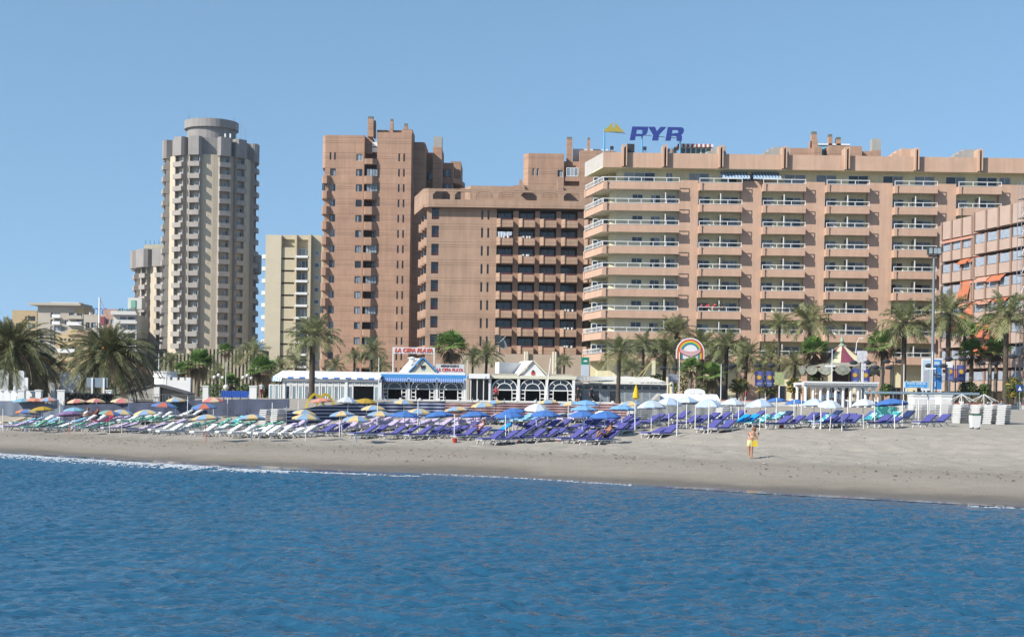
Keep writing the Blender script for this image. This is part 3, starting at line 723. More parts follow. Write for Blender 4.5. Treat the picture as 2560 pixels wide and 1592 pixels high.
for zy in (380,440): MB().box(tx(640),tx(698),1.0,2.0,tz(zy+26),tz(zy-22)).build('air_conditioner', whpl, r)
# shaded right flank stepping back
for a,b,t,y0,y1 in ((1070,1195,300,6,16),(1195,1265,345,13,18),(1265,1365,300,11,20),(1365,1480,420,17,30),(1440,1558,355,22,32)):
    MB().box(tx(a),tx(b),y0,y1,0,tz(t)).build('flank_wall', tk, r)
mb = MB(); mb.box(tx(1268),tx(1364),11.5,15,tz(300),tz(300)+.01); mb.box(tx(1270),tx(1364),11.5,14,tz(300),tz(178),m=1); mb.build('chimney', [tk,greyconc], r)
for k in range(8):
    z = tz(600)-k*tp
    MB().prism([(tx(1480),16.5),(tx(1560),18.5),(tx(1605),24),(tx(1560),30),(tx(1480),30)],z-.9,z+.1).build('flank_balcony', tk, r)
    window(r,tx(1370),16.9,z+.3,tx(1460)-tx(1370),1.4,3,dkf,.05,gl=[glass_d,glass_c,glass_d]); window(r,tx(1200),12.9,z-.9,tx(1255)-tx(1200),1.3,2,dkf,.05)
# ---- twin towers that peep over the hotel
for nm, lb, D, ox, sc, part in (('brick_tower','brown brick tower top with white terrace glazing behind the balcony block','tower' and 265, 1310, 1.0, 0),):
    Q = Bd(nm, lb, 'tower', 262, 1390); r = Q.r
    q = lambda px: Q.X(px,420); qz = lambda py: Q.Z(1380,py)
    hs_ = [(q(1331),q(1336),qz(440),qz(422)),(q(1342),q(1347),qz(440),qz(422)),(q(1394),q(1407),qz(442),qz(425))]
    mb = MB(); mb.holewall(q(1321),q(1410),0,qz(384),hs_,0,.35); mb.box(q(1321),q(1410),.36,12,0,qz(384)); mb.prism([(q(1309),5),(q(1309),1.4),(q(1321),0),(q(1321),5)],0,qz(384)); mb.build('brick_wall', tk, r)
    for a,b,c,d in hs_: window(r,a,.2,c,b-a,d-c,2 if b-a > .6 else 1,alu,.05)
    MB().box(q(1410),q(1450),1.5,9,0,qz(400)).build('bay_wall', tk, r); MB().box(q(1449),q(1540),-.3,9,0,qz(376)).build('brick_wall', tk, r)
    for a,b,t in ((1417,1431,337),(1469,1476,338)):
        mb = MB(); mb.box(q(a),q(b),2,3.2,qz(400),qz(t+5)); mb.box(q(a)+.04,q(b)-.04,2.04,3.16,qz(t+5),qz(t),m=1); mb.build('chimney', [tk,capm], r)
    MB().box(q(1432),q(1523),4,8,qz(400),qz(362)).build('water_room', M('white_render',(.72,.72,.70),.9,.06,1), r)
    window(r,q(1416),.3,qz(440),q(1446)-q(1416),1.6,3,whitep,.1,gl=[glass_c,glass_p,glass_c])
    MB().box(q(1410),q(1449),.2,1.5,qz(452),qz(441)).build('balcony', tk, r)
    MB().box(q(1150),q(1330),6,20,0,qz(462)).build('lower_wing', tk, r)
Q = Bd('brick_tower', 'brown roof storey with blue and white tiled pool house behind the hotel parapet', 'tower', 275, 2120); r = Q.r
q = lambda px: Q.X(px,380); qz = lambda py: Q.Z(2110,py)
MB().box(q(1975),q(2030),0,8,0,qz(372)).build('brick_wall', tk, r); MB().box(q(2029),q(2043),-.5,3,0,qz(352)).build('brick_pier', tk, r); MB().box(q(2032),q(2052),-1,.5,0,qz(371)).build('brick_pier', tk, r)
MB().box(q(2070),q(2154),-.3,6,0,qz(366)).build('brick_wall', tk, r); MB().box(q(2154),q(2187),2,8,0,qz(373)).build('brick_wall', tk, r)
for a,b,t,y in ((2029,2042,330,0),(2085,2095,324,5),(2105,2117,331,5)):
    mb = MB(); mb.box(q(a),q(b),y,y+1.2,qz(375),qz(t+7)); mb.box(q(a)+.04,q(b)-.04,y+.04,y+1.16,qz(t+7),qz(t),m=1); mb.build('chimney', [tk,capm], r)
mb = MB(); mb.box(q(2187),q(2209),2,4,0,qz(370)); mb.box(q(2187)+.02,q(2209)-.02,2.02,3.98,qz(370),qz(341),m=1); mb.build('chimney', [tk,greyconc], r)
tile = M('pool_blue_tile',(.22,.50,.68),.35,.45,1.6); tile2 = M('deep_blue_tile',(.05,.12,.42),.35,.5,1.8)
MB().box(q(2043),q(2095),5.2,7,qz(385),qz(350)).build('pool_house', tile, r); MB().box(q(2095),q(2120),5.1,7,qz(385),qz(351)).build('pool_house', tile2, r); MB().box(q(2120),q(2138),5.2,7,qz(385),qz(351)).build('pool_house', tile, r)
MB().box(q(2042),q(2140),5.0,7.1,qz(352),qz(348)).build('pool_house_cornice', whitep, r)
MB().box(q(2050),q(2069),3,5,0,qz(367)).build('glazed_screen', M('turquoise_glass',(.05,.35,.38),.2,.2,1), r)
# ================================================================ cream slab
K = Bd('cream_block', 'narrow cream apartment block with one column of white balconies', 'building', 325, 735); r = K.r
cr2 = M('cream_block_render',(.60,.515,.36),.9,.07,.5,.2); kx = lambda px: K.X(px,700); kz = lambda py: K.Z(735,py)
kp = 30.55*325/F; k0 = kz(633)
MB().prism([(kx(655)-.3,12),(kx(663),0),(kx(702),0),(kx(702),12)],0,kz(588)).build('blank_wall', M('cream_gable',(.62,.55,.41),.9,.06,.5,.2), r)
MB().box(kx(702),kx(806),2.2,12,0,kz(588)).build('core', cr2, r)
MB().box(kx(735),kx(740),.3,2.2,0,kz(586)).build('pier', cr2, r); MB().box(kx(770),kx(777),-.5,2.2,0,kz(586)).build('pier', cr2, r); MB().box(kx(777),kx(812),1.0,5,0,kz(590)).build('side_wall', cr2, r)
for k in range(11):
    z = k0-k*kp
    MB().box(kx(702),kx(735),.5,2.2,z-1.0,z+1.35).build('spandrel', cr2, r)
    mb = MB(); mb.box(kx(739),kx(770),-.6,2.0,z-1.05,z-.85); mb.box(kx(739),kx(770),-.65,-.55,z-1.05,z-.55); mb.build('balcony', whitep, r)
    window(r,kx(741),1.9,z-.85,kx(769)-kx(741),2.1,3,alu,.08)
    window(r,kx(784),.95,z-.3,kx(796)-kx(784),1.0,1,alu,.08)
    MB().box(kx(655)-.6,kx(660),3.0+.0,6,z-1.0,z-.1).build('side_balcony', whitep, r)
for k in range(3): MB().box(kx(702),kx(800),1.6-.4*k,2.3-.4*k+.3,kz(596)-.1+.0*k,kz(586-k*.5)).build('roof_band', cr2, r) if k == 0 else None
# ================================================================ round towers
lilac_c = M('tower_concrete',(.40,.365,.335),.9,.10,.35,.2,streak=.15); beige_c = M('tower_beige',(.60,.52,.40),.9,.08,.4,.2,streak=.14); crown_c = M('crown_concrete',(.34,.32,.305),.9,.12,.4,.2,streak=.2)
def round_tower(name, label, px, D, R, ytop, ybot_floor, nfl, npair, a0, crown, drum, dz=0):
    W = Bd(name, label, 'tower', D+R, px); W.D = D; W.ox = wx(px,950,D+R); r = W.r
    cx = wx(px,600,D)*(D+R)/D-W.ox
    Zt = wz(px,ytop,D)-W.zb; fl = 2.81
    mb = MB(); mb.lathe([(R,0),(R,Zt+.3),(0,Zt+.3)],48,cx,0); mb.build('drum_wall', beige_c, r, smooth=False)
    # bay unit: parapet box and back wall with an opening
    bw_, bd = 2.7, 1.45
    ba = MB(); ba.box(-bw_/2,bw_/2,-bd,-bd+.14,0,1.12); ba.box(-bw_/2,-bw_/2+.14,-bd+.14,0,0,1.12); ba.box(bw_/2-.14,bw_/2,-bd+.14,0,0,1.12); ba.box(-bw_/2+.14,bw_/2-.14,-bd+.14,.3,0,.16); bam = ba.mesh('balcony',[lilac_c])
    ca = MB(); ca.box(-bw_/2+.05,-bw_/2+.22,-bd*.55,.35,0,fl); ca.box(bw_/2-.22,bw_/2-.05,-bd*.55,.35,0,fl); ca.box(-bw_/2+.05,bw_/2-.05,.1,.35,fl-.3,fl-.01); cam_ = ca.mesh('bay_wall',[lilac_c])
    for j in range(npair):
        for sgn in (-1,1):
            th = a0+j*2*math.pi/npair+sgn*math.radians(11.2)
            if math.cos(th) < -.12: continue
            ux, uy = math.sin(th), -math.cos(th)
            for k in range(nfl):
                z = Zt-(k+1)*fl+.15
                o = link('balcony', bam, r, (cx+ux*R,uy*R,z), th)
                link('bay_wall', cam_, o)
                wv = window(r,cx+ux*(R+.12)+math.cos(th)*(-.1),uy*(R+.12)+math.sin(th)*(-.1),z+.9,1.15,1.35,2,alu,.07,rz=th,gl=[rnd.choice([glass_p,glass_c,glass_p]),rnd.choice([glass_p,glass_c,glass_d])])
    # lobed crown
    mb = MB(); poly = []
    n = npair*2
    for i in range(n):
        th = a0+(i//2)*2*math.pi/npair+(-1 if i % 2 == 0 else 1)*math.radians(11.2); hw = math.radians(8.6)
        for q,rr in ((-1,.95),(-.98,1.09),(-.7,1.15),(.7,1.15),(.98,1.09),(1,.95)):
            t = th+q*hw; poly.append((cx+math.sin(t)*R*rr,-math.cos(t)*R*rr))
    mb.prism(poly,Zt-.05,Zt+crown); mb.build('crown', crown_c, r)
    if drum:
        mb = MB(); rd = 6.0*R/9.9
        mb.lathe([(rd*.95,Zt+crown),(rd*.95,Zt+crown+3.2),(rd*1.06,Zt+crown+3.2),(rd*1.06,Zt+crown+5.1),(rd*1.0,Zt+crown+5.1),(rd*1.0,Zt+crown+4.9),(0,Zt+crown+4.9)],36,cx,0); mb.build('roof_drum', crown_c, r)
        zt_ = Zt+crown+4.9
        for dx,dy,h in ((-5,-2,1.6),(-3.2,1,1.8),(5.5,-1,1.2),(0,0,.9)):
            mb = MB(); mb.tube((cx+dx,dy,zt_),(cx+dx,dy,zt_+h),.05,.03,5); mb.build('antenna', darkm, r)
        for dx,h in ((6.5,4.5),(7.6,5.5),(8.6,3.8)):
            mb = MB(); zq = Zt+crown; mb.tube((cx+dx,-3,zq-.5),(cx+dx,-3,zq+h),.05,.03,5)
            for q in range(4): mb.tube((cx+dx-.4,-3,zq+h*.5+q*.5),(cx+dx+.4,-3,zq+h*.5+q*.5),.025,.025,4)
            mb.build('antenna', M('galvanised',(.45,.47,.5),.4,.05,2,metal=.6), r)
        for dx in (4.2,5.4): MB().box(cx+dx,cx+dx+.35,-5.6,-5.4,Zt+crown+.2,Zt+crown+1.6).build('aerial_panel', whitep, r)
    return W
RT = round_tower('round_tower','tall round concrete tower with lobed crown and stacked paired balconies',525,334,9.9,389,870,16,6,math.radians(-19.8),4.3,True)
R2 = round_tower('round_tower','lower round concrete tower with grey crown, mostly hidden behind the tall one',492,352,14.2,667,880,8,8,math.radians(-56),4.4,False)
r = R2.r; cxx = 0
zq = wz(380,617,340)-R2.zb
MB().prism([(-11.5,-9),(-6,-11),(-1,-11),(-1,3),(-11.5,3)],zq-1.5,zq+2.2).build('roof_room', M('olive_concrete',(.38,.35,.27),.9,.1,.5), r)
for i in range(6): MB().box(-11.3+i*1.1,-11.2+i*1.1,-8.9,-8.8,zq+2.2,zq+3.3).build('roof_rail_post', M('post_blue',(.05,.16,.35),.6,.1), r)
# ---- low slatted annexe in front of the round tower
A = Bd('slatted_annexe', 'low dark annexe faced with tall beige vertical fins below the round tower', 'building', 312, 530); r = A.r
ax = lambda px: A.X(px,930); az = lambda py: A.Z(530,py)
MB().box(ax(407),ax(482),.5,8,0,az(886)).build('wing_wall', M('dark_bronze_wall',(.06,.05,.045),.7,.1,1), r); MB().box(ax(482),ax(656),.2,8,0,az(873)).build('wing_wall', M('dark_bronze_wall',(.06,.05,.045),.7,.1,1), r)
fin = M('fin_beige',(.42,.37,.27),.9,.1,.5,.2)
f1 = MB().box(0,.40,-.5,.5,0,az(886)+.1).mesh('fin',[fin]); f2 = MB().box(0,.42,-.8,.2,0,az(873)+.1).mesh('fin',[fin])
for i in range(8): link('fin', f1, r, (ax(409)+i*.80,0,0))
for i in range(19): link('fin', f2, r, (ax(484)+i*.79,0,0))
window(r,ax(520),-.0,az(912),3.2,2.0,3,alu,.08,gl=[glass_p])
# ================================================================ low town behind the big palms (far left)
def plain_block(name, label, D, x0, x1, ytop, wallm, rows, depth=10, ybase=960, parapet=None, cat='building', balc=None, roofs=()):
    """rows: list of (y_top, y_bottom, [(xa,xb),...]) window openings in photograph pixels"""
    G = Bd(name, label, cat, D, (x0+x1)/2); r = G.r
    ym = ytop+40; X = lambda p: G.X(p,ym); Zc = lambda y: G.Z((x0+x1)/2,y)
    hs_ = [(X(a),X(b),Zc(yb),Zc(yt)) for yt,yb,ws in rows for a,b in ws]
    mb = MB(); mb.holewall(X(x0),X(x1),0,Zc(ytop),hs_,0,.35); mb.box(X(x0),X(x1),.36,depth,0,Zc(ytop)-.02); mb.box(X(x0)-.02,X(x1)+.02,-.02,.37,Zc(ytop)-.001,Zc(ytop)+.25); mb.build('wall', wallm, r)
    for a,b,c,d in hs_: window(r,a,.2,c,b-a,d-c,2,dkf if rnd.random() < .4 else alu,.09)
    if balc:
        for (a,b,y) in balc:
            mb = MB(); mb.box(X(a),X(b),-1.1,-.003,Zc(y)-.12,Zc(y)); mb.box(X(a),X(b),-1.15,-1.05,Zc(y)-.12,Zc(y)+.75); mb.build('balcony', wallm if rnd.random() < .5 else whitep, r)
    for (a,b,y0,y1,dy0,dy1,m_) in roofs: MB().box(X(a),X(b),dy0,dy1,Zc(y1),Zc(y0)).build('roof_block', m_, r)
    return G
beige = M('beige_render',(.50,.45,.38),.9,.08,.5,.2); ochre = M('ochre_render',(.50,.38,.23),.9,.08,.5,.2); pinkr = M('rose_render',(.46,.30,.24),.9,.08,.5,.2); offw = M('off_white_render',(.66,.65,.62),.9,.07,.6,.2)
plain_block('apartment_block','yellow ochre flats just left of the beige block behind palms',372,30,92,778,ochre,[(790,802,[(62,67),(70,88)]),(808,820,[(40,52),(62,67),(70,88)]),(826,838,[(40,52),(62,67),(70,88)]),(844,856,[(40,52),(70,88)])])
plain_block('apartment_block','beige flats with overhanging roof and small balconies behind the palms',365,94,208,765,beige,[(782,794,[(126,133),(135,150),(172,185),(192,206)]),(799,811,[(126,132),(135,149),(162,170),(192,206)]),(815,828,[(126,132),(135,150),(152,162)]),(832,845,[(100,110),(126,132),(135,150)]),(850,863,[(100,110),(126,132),(135,150),(172,186)]),(868,880,[(100,110),(126,150)])],
    balc=[(133,153,794),(170,207,796),(170,207,812),(133,153,811)], roofs=((76,205,758,764,-1.5,9,beige),(120,190,754,758,2,6,offw),(187,209,770,782,-.06,4,ochre)))
plain_block('apartment_block','small grey house with paired windows between the beige block and mast',350,209,262,789,beige,[(806,820,[(214,224),(227,240),(243,252)])],roofs=((219,222,780,789,1,3,whitep),(232,235,784,789,1,3,whitep)))
plain_block('apartment_block','rose brown house with a dark red gable behind the palm crown',345,258,292,775,pinkr,[(798,810,[(264,272),(276,286)])],roofs=((246,262,792,812,-.4,3,M('dark_red_roof',(.28,.06,.08),.8,.1,1)),))
wb = plain_block('apartment_block','white roof-terrace flats with potted plants left of the round towers',338,283,342,786,offw,[(792,806,[(300,316),(320,338)]),(812,824,[(300,316),(320,338)]),(832,844,[(300,316),(320,338)]),(852,864,[(300,316),(320,338)]),(872,884,[(300,316),(320,338)])],balc=[(279,342,786),(295,342,808)],roofs=((310,345,742,770,3,7,offw),(318,330,748,768,2.8,3.4,M('mint_green',(.2,.45,.32),.8,.1,1))))
flowers(wb.r, -2.0, 2.2, 1.0, wb.Z(312,776), 9, [leafg,leafg,M('leaf_bright',(.10,.20,.05),.7,.2,4)], 120)
hy = plain_block('beach_hotel','yellow hotel front with tiers of small arched balconies behind big palms',318,138,222,838,M('yellow_render',(.62,.47,.28),.9,.06,.5,.2),[(846,857,[(150+i*10,156+i*10) for i in range(4)]),(866,877,[(150+i*10,156+i*10) for i in range(4)]),(886,897,[(150+i*10,156+i*10) for i in range(4)])],
    balc=[(146,190,861),(146,190,881),(146,190,901)],roofs=((168,196,824,838,-.5,5,M('yellow_render',(.62,.47,.28),.9,.06,.5,.2)),(196,224,828,839,-1.2,6,pinkr)))
# roof lettering seen from behind
hl = thing('roof_lettering','pale blue HOTEL letters seen from behind on a far roof','sign',wp(236,792,390)-Vector((0,0,1)))
lb_ = M('letter_blue',(.10,.18,.50),.6,.05)
for i,ch in enumerate('LETO'): text_mesh(ch,3.0,lb_,.06,0,.05,None,'letter',hl,(( -26+i*18)/F*390,0,2.2),mirror=True)
mb = MB(); mb.box(-3.6,3.8,.1,.2,.3,.45); mb.build('letter_rail', M('sky_grey_metal',(.45,.5,.55),.5,.05), hl)
mst = thing('mast','tall slim white mast rising above the palm crowns','mast',wp(246,960,200)); mb = MB(); h = wz(244,743,200)-mst.location.z
mb.tube((0,0,0),(0,0,h),.22,.13,8); mb.build('pole', whitep, mst); mb = MB(); mb.tube((.1,0,h-.3),(2.4,0,h*.55),.02,.02,4); mb.build('stay', darkm, mst)
# ================================================================ right-hand apartments, front running towards the sea
ang = math.atan2(-9.4,2.05)       # local +x runs along the front towards the camera
A0 = Vector((wx(2357,571,180),180,2.98)); RB = thing('terraced_flats','brown apartment house with orange awnings and glass balcony screens at the right edge','building',tuple(A0),ang); r = RB
rbm = M('flats_brick',(.48,.36,.30),.9,.10,.5,.2); rbd = M('flats_pier',(.33,.22,.17),.9,.1,.5,.2); scr = M('grey_glass_screen',(.36,.42,.50),.25,.25,3,.5); orange = M('awning_orange',(.52,.17,.085),.8,.08,3); orange2 = M('awning_coral',(.60,.30,.22),.8,.1,3)
ztop = wz(2357,556,180)-2.98; fl = 53.8*180/F; step = 9.65       # first wing ends after 9.65 m, second wing steps out
nf = 8
# local: x along front, +y is to the left of travel = into... travel points to camera, left of travel is world +x (behind the front)
def seg(x0, x1, yo, k):
    z = ztop-(k)*fl
    n = 4 if x1-x0 < 12 else 6; w = (x1-x0)/n
    for i in range(n):
        a = x0+i*w
        if k == 0: MB().box(a+.03,a+w-.35,yo,yo+.2,z-2.2,z).build('parapet_panel', rbm, r); continue
        MB().box(a+.03,a+w-.35,yo,yo+.2,z-2.25,z-1.05).build('balcony_panel', rbm, r)
        MB().box(a+.12,a+w-.40,yo+.06,yo+.10,z-.98,z+.0).build('glass_screen', scr, r)
        mb = MB(); mb.slab([(a+w-.22,z-1.0),(a+w-.22,z+.15),(a+w-.02,z+.15),(a+w-.02,z-1.0)],yo+.25,yo+2.2); mb.build('divider', rbd, r)
    if k:
        for i in range(n):      # sloping party walls
            a = x0+i*w; d0 = yo+2.0
            mb = MB(); pts = [(a+w-.12,yo+.3,z),(a+w-.12,d0+.6,z),(a+w-.12,d0+.6,z+1.1)]; q2 = [(x+.12,y,z_) for x,y,z_ in pts]; mb.quad(*pts); mb.quad(*q2[::-1]); mb.quad(pts[0],pts[2],q2[2],q2[0]); mb.build('party_wall', rbm, r)
    for i in range(n+1):
        a = x0+i*w; MB().box(a-.32,a,yo-.12,yo+.3,z-2.3,z+(.0 if k == 0 else .05)).build('pier', rbd, r)
    MB().box(x0,x1,yo+.2,yo+6,z-2.35,z-2.15).build('floor_slab', rbd, r)
for k in range(nf):
    seg(0,step,0,k); seg(step+.01,step+16,-1.15,k)
MB().box(-.5,step+15,2.6,12,0,ztop-2.2).build('inner_wall', M('flats_cream',(.58,.50,.32),.9,.08,.6,.2), r)
MB().box(-.5,0,-.1,12,0,ztop-.3).build('end_wall', rbm, r)
for k in range(1,nf):
    for i in range(7):
        x = .8+i*3.4; MB().box(x,x+1.6,2.5,2.62,ztop-k*fl-2.1,ztop-k*fl-.0).build('balcony_door', glass_d, r)
def awn(x0,x1,yo,k,drop,out,m_=orange):
    z = ztop-k*fl-2.35; mb = MB(); n = 8
    for i in range(n):
        a = x0+(x1-x0)*i/n; b = x0+(x1-x0)*(i+1)/n; mb.quad((a,yo+.15,z),(b,yo+.15,z),(b,yo-out,z-drop),(a,yo-out,z-drop))
        mb.quad((a,yo-out,z-drop),(b,yo-out,z-drop),(b,yo-out,z-drop-.18),(a,yo-out,z-drop-.18))
    return mb.build('awning', m_, r)
for a in ((4.3,6.6,0,1,.5,.5),(7.0,9.4,0,1,.4,.5),(4.2,6.7,0,2,2.1,.35),(7.1,9.4,0,2,.25,.3,orange2),(6.9,9.5,0,3,1.9,1.6),(4.3,6.7,0,3,.4,.4,orange2),(10.2,13,-1.15,2,.45,.4,orange2),(13.2,16.2,-1.15,2,.6,.5),(10.2,13.5,-1.15,3,.4,.4,orange2),(14,17,-1.15,3,.3,.3),(7.0,9.4,0,4,.4,.4,orange2),(2.2,4.2,0,4,.3,.4),(10.3,13.4,-1.15,4,1.6,1.0),(10.3,16,-1.15,5,1.0,.9),(0.3,9.4,0,0,.2,.25,orange2),(13.6,17,-1.15,4,1.8,.9),(3,6,0,6,.8,.7)): awn(*a)
# inner return awnings, vermilion in shade
MB().box(step-.6,step-.5,.4,3.8,ztop-3*fl-4.3,ztop-3*fl-2.3).build('awning', orange, r)
# scaffold
sc = thing('scaffold','grey tubular scaffold tower at the right edge before the flats','scaffold',(wx(2552,700,150),150,2.98)); gal = M('galvanised',(.45,.47,.5),.4,.05,2,metal=.6)
hh = wz(2552,455,150)-2.98
for x in (0,.85):
    for y in (0,1.2): MB().tube((x,y,0),(x,y,hh),.035,.035,6).build('standard', gal, sc)
n = int(hh/2)
for i in range(1,n+1):
    z = i*2.0; MB().box(-.05,.9,0,1.2,z-.04,z).build('deck', M('deck_wood',(.34,.30,.25),.9,.2,3), sc)
    for dz in (.5,1.0): MB().tube((-.1,0,z+dz),(.95,0,z+dz),.025,.025,5).build('guard_rail', gal, sc)
    MB().tube((0,0,z-2),(.85,0,z),.025,.025,5).build('brace', gal, sc)
# stadium floodlight mast
fm = thing('floodlight_mast','very tall grey floodlight mast with square lamps before the terracotta hotel','mast',(wx(2330,990,142),142,2.9)); h = wz(2338,640,142)-2.9
lean = wx(2338,640,142)-wx(2330,990,142)
mb = MB(); mb.tube((0,0,0),(0,0,h),.18,.11,10); mb.build('pole', M('grey_steel',(.24,.26,.28),.5,.08,1,metal=.2), fm)
mb = MB(); mb.box(-.55,.55,-.08,.08,h-.1,h+.05); mb.build('cross_arm', darkm, fm)
for x in (-.42,.05,.42): mb = MB(); mb.slab([(x-.2,h+.1),(x+.2,h+.1),(x+.26,h+.85),(x-.26,h+.85)],-.35,.2); mb.box(x-.17,x+.17,-.37,-.352,h+.2,h+.75,m=1); mb.build('lamp_head', [M('lamp_dark_green',(.03,.05,.05),.4,.05),glass_p], fm)
# ================================================================ beach restaurants
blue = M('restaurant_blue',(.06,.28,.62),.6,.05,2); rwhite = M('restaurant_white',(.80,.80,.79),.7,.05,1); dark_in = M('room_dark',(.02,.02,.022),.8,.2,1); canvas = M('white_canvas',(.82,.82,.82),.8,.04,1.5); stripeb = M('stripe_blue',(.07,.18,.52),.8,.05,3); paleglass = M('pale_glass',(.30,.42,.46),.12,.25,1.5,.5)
def arch_frame(root, x0, x1, z0, zs, m_, nspoke=4, t=.10, y=0):
    """white fan-light arch with jambs and side shutters, springing at zs"""
    R = (x1-x0)/2; cx = (x0+x1)/2; mb = MB(); n = 14
    for rr in (R, R*.58):
        for i in range(n):
            a0, a1 = math.pi*i/n, math.pi*(i+1)/n
            p = [(cx+q*math.cos(a), zs+q*math.sin(a)*.86) for q,a in ((rr,a0),(rr-t,a0),(rr-t,a1),(rr,a1))]; mb.slab(p[::-1],y-.05,y+.05)
    for i in range(1,nspoke):
        a = math.pi*i/nspoke; d = Vector((math.cos(a),0,math.sin(a)*.86)); mb.tube(Vector((cx,y,zs))+d*R*.56,Vector((cx,y,zs))+d*(R-.03),.045,.045,4)
    mb.box(x0,x1,y-.045,y+.045,zs-.12,zs); mb.box(x0,x0+.13,y-.05,y+.05,z0,zs-.12); mb.box(x1-.13,x1,y-.05,y+.05,z0,zs-.12)
    for xx in (x0+R*.42,x1-R*.42): mb.box(xx-.05,xx+.05,y-.04,y+.04,z0,zs-.12)
    for zq in (.35,.68): mb.box(x0+.13,x0+R*.42-.05,y-.03,y+.03,z0+(zs-z0)*zq-.05,z0+(zs-z0)*zq+.05); mb.box(x1-R*.42+.05,x1-.13,y-.03,y+.03,z0+(zs-z0)*zq-.05,z0+(zs-z0)*zq+.05)
    o = mb.build('arch_window', m_, root)
    pb = MB(); pts = [(cx+(R-.05)*math.cos(math.pi*i/n),zs+(R-.05)*.86*math.sin(math.pi*i/n)) for i in range(n+1)]; pb.slab(pts[::-1],y+.06,y+.075); pb.build('pane', glass_d, o)
    return o
# ---- blue restaurant
E = Bd('beach_restaurant','white beach restaurant with blue cornice, scalloped awnings and three arches','restaurant',160,1057,zb=2.9); r = E.r
ex = lambda px: E.X(px,960); ez = lambda py: E.Z(1057,py)
x0, x1 = ex(953), ex(1163)
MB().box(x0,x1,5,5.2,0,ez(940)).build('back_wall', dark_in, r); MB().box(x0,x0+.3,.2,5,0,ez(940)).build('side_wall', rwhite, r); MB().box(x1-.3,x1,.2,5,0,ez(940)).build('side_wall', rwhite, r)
MB().box(x0-.1,x1+.2,-.15,5.3,ez(945),ez(936)).build('cornice', blue, r); MB().box(x0,x1,-.05,5.2,ez(936),ez(931)).build('roof_parapet', rwhite, r)
aw3 = [(ex(954),ex(1020)),(ex(1024),ex(1090)),(ex(1094),ex(1160))]
for a,b in aw3:
    n = 24; mb = MB()
    for i in range(n):
        p, q = a+(b-a)*i/n, a+(b-a)*(i+1)/n; mb.quad((p,-.18,ez(945.5)),(q,-.18,ez(945.5)),(q,-.75,ez(951)),(p,-.75,ez(951)),m=i % 2)
        mb.quad((p,-.75,ez(951)),(q,-.75,ez(951)),(q,-.77,ez(954.5)-.03*(i % 2)),(p,-.77,ez(954.5)-.03*(i % 2)),m=i % 2)
    mb.build('scalloped_awning', [stripeb,M('stripe_pale_blue',(.32,.42,.62),.8,.05,3)], r)
    arch_frame(r,a+.12,b-.12,0,ez(971),rwhite)
for px in (952,1022,1092,1162): MB().box(ex(px)-.14,ex(px)+.14,-.15,.15,0,ez(945)).build('column', rwhite, r)
for a,b in aw3: 
    mb = MB(); mb.holewall(a,b,ez(972),ez(944),[],.12,.0); 
# gable dormer with blue verges
gx, gz0, gz1 = ex(1057), ez(931), ez(898); xa, xb = ex(1026), ex(1088)
mb = MB(); mb.slab([(xa,gz0),(xb,gz0),(gx,gz1)],.1,5.0); mb.build('gable', M('gable_cream',(.66,.63,.50),.8,.05,1), r)
mb = MB()
for p,q in (((xa-.15,gz0),(gx,gz1+.12)),((gx,gz1+.12),(xb+.15,gz0))):
    d = Vector((q[0]-p[0],0,q[1]-p[1])).normalized(); nrm = Vector((-d.z,0,d.x))*.16; P0, P1 = Vector((p[0],0,p[1])), Vector((q[0],0,q[1]))
    mb.slab([(P0.x,P0.z),(P1.x,P1.z),((P1+nrm).x,(P1+nrm).z),((P0+nrm).x,(P0+nrm).z)],-.12,.18)
mb.build('verge', blue, r)
mb = MB(); k = Vector((-1.75,6,.12)); mb.quad((xa-.1,.2,gz0+.05),(gx,.2,gz1+.15),(gx+k.x,k.y,gz1+.2),(xa-.1+k.x,k.y,gz0)); mb.quad((gx,.2,gz1+.15),(xb+.1,.2,gz0+.05),(xb,k.y,gz0),(gx+k.x,k.y,gz1+.2)); mb.build('gable_roof', rwhite, r)
mb = MB(); mb.box(gx-.25,gx+.25,.04,.09,gz0+.45,gz0+.8); mb.box(gx-.15,gx+.15,.04,.09,gz0+.28,gz0+.42,m=1); mb.build('gable_lamp', [darkm,blue], r)
cx = ex(1025); mb = MB(); mb.lathe([(.42,ez(910)),(.34,ez(898)),(.34,ez(895)),(.48,ez(895)),(.48,ez(893.5)),(.15,ez(891)),(0,ez(890))],12,cx,2.5); mb.build('chimney', rwhite, r)
# signs
s1 = thing('frame_sign','red LA CEPA PLAYA letters on a white frame above the blue restaurant','sign',(E.ox+ex(1032),160.6,E.zb+ez(931)))
w = ex(1084)-ex(981); zA = ez(868)-ez(931); zB = ez(884)-ez(931)
for s_ in (-1,1): MB().box(s_*w/2-.06,s_*w/2+.06,-.06,.06,-.3,zA).build('post', rwhite, s1)
MB().box(-w/2+.06,w/2-.06,-.05,.05,zB,zA).build('board', M('sign_lilac_white',(.68,.66,.70),.6,.04,2), s1)
redl = M('sign_red',(.70,.10,.04),.5,.04,3)
text_mesh('LA CEPA PLAYA',.62,redl,.03,.22,.02,w-.35,'lettering',s1,(0,-.09,(zA+zB)/2),space=1.05)
s2 = thing('board_sign','grey white board reading MERENDERO LA CEPA PLAYA on the restaurant roof','sign',(E.ox+ex(1124),160.2,E.zb+ez(931)))
w = ex(1160)-ex(1089); zA = ez(909)-ez(931); MB().box(-w/2,w/2,0,.08,-.2,zA).build('board', M('sign_grey_white',(.60,.61,.62),.6,.04,2), s2)
text_mesh('MERENDERO',.34,darkm,.015,0,.008,w*.63,'lettering',s2,(0,-.03,zA*.78),space=1.1); text_mesh('LA CEPA PLAYA',.52,M('sign_crimson',(.62,.03,.05),.5,.04,3),.015,0,.012,w*.93,'lettering',s2,(0,-.03,zA*.32),space=1.05)
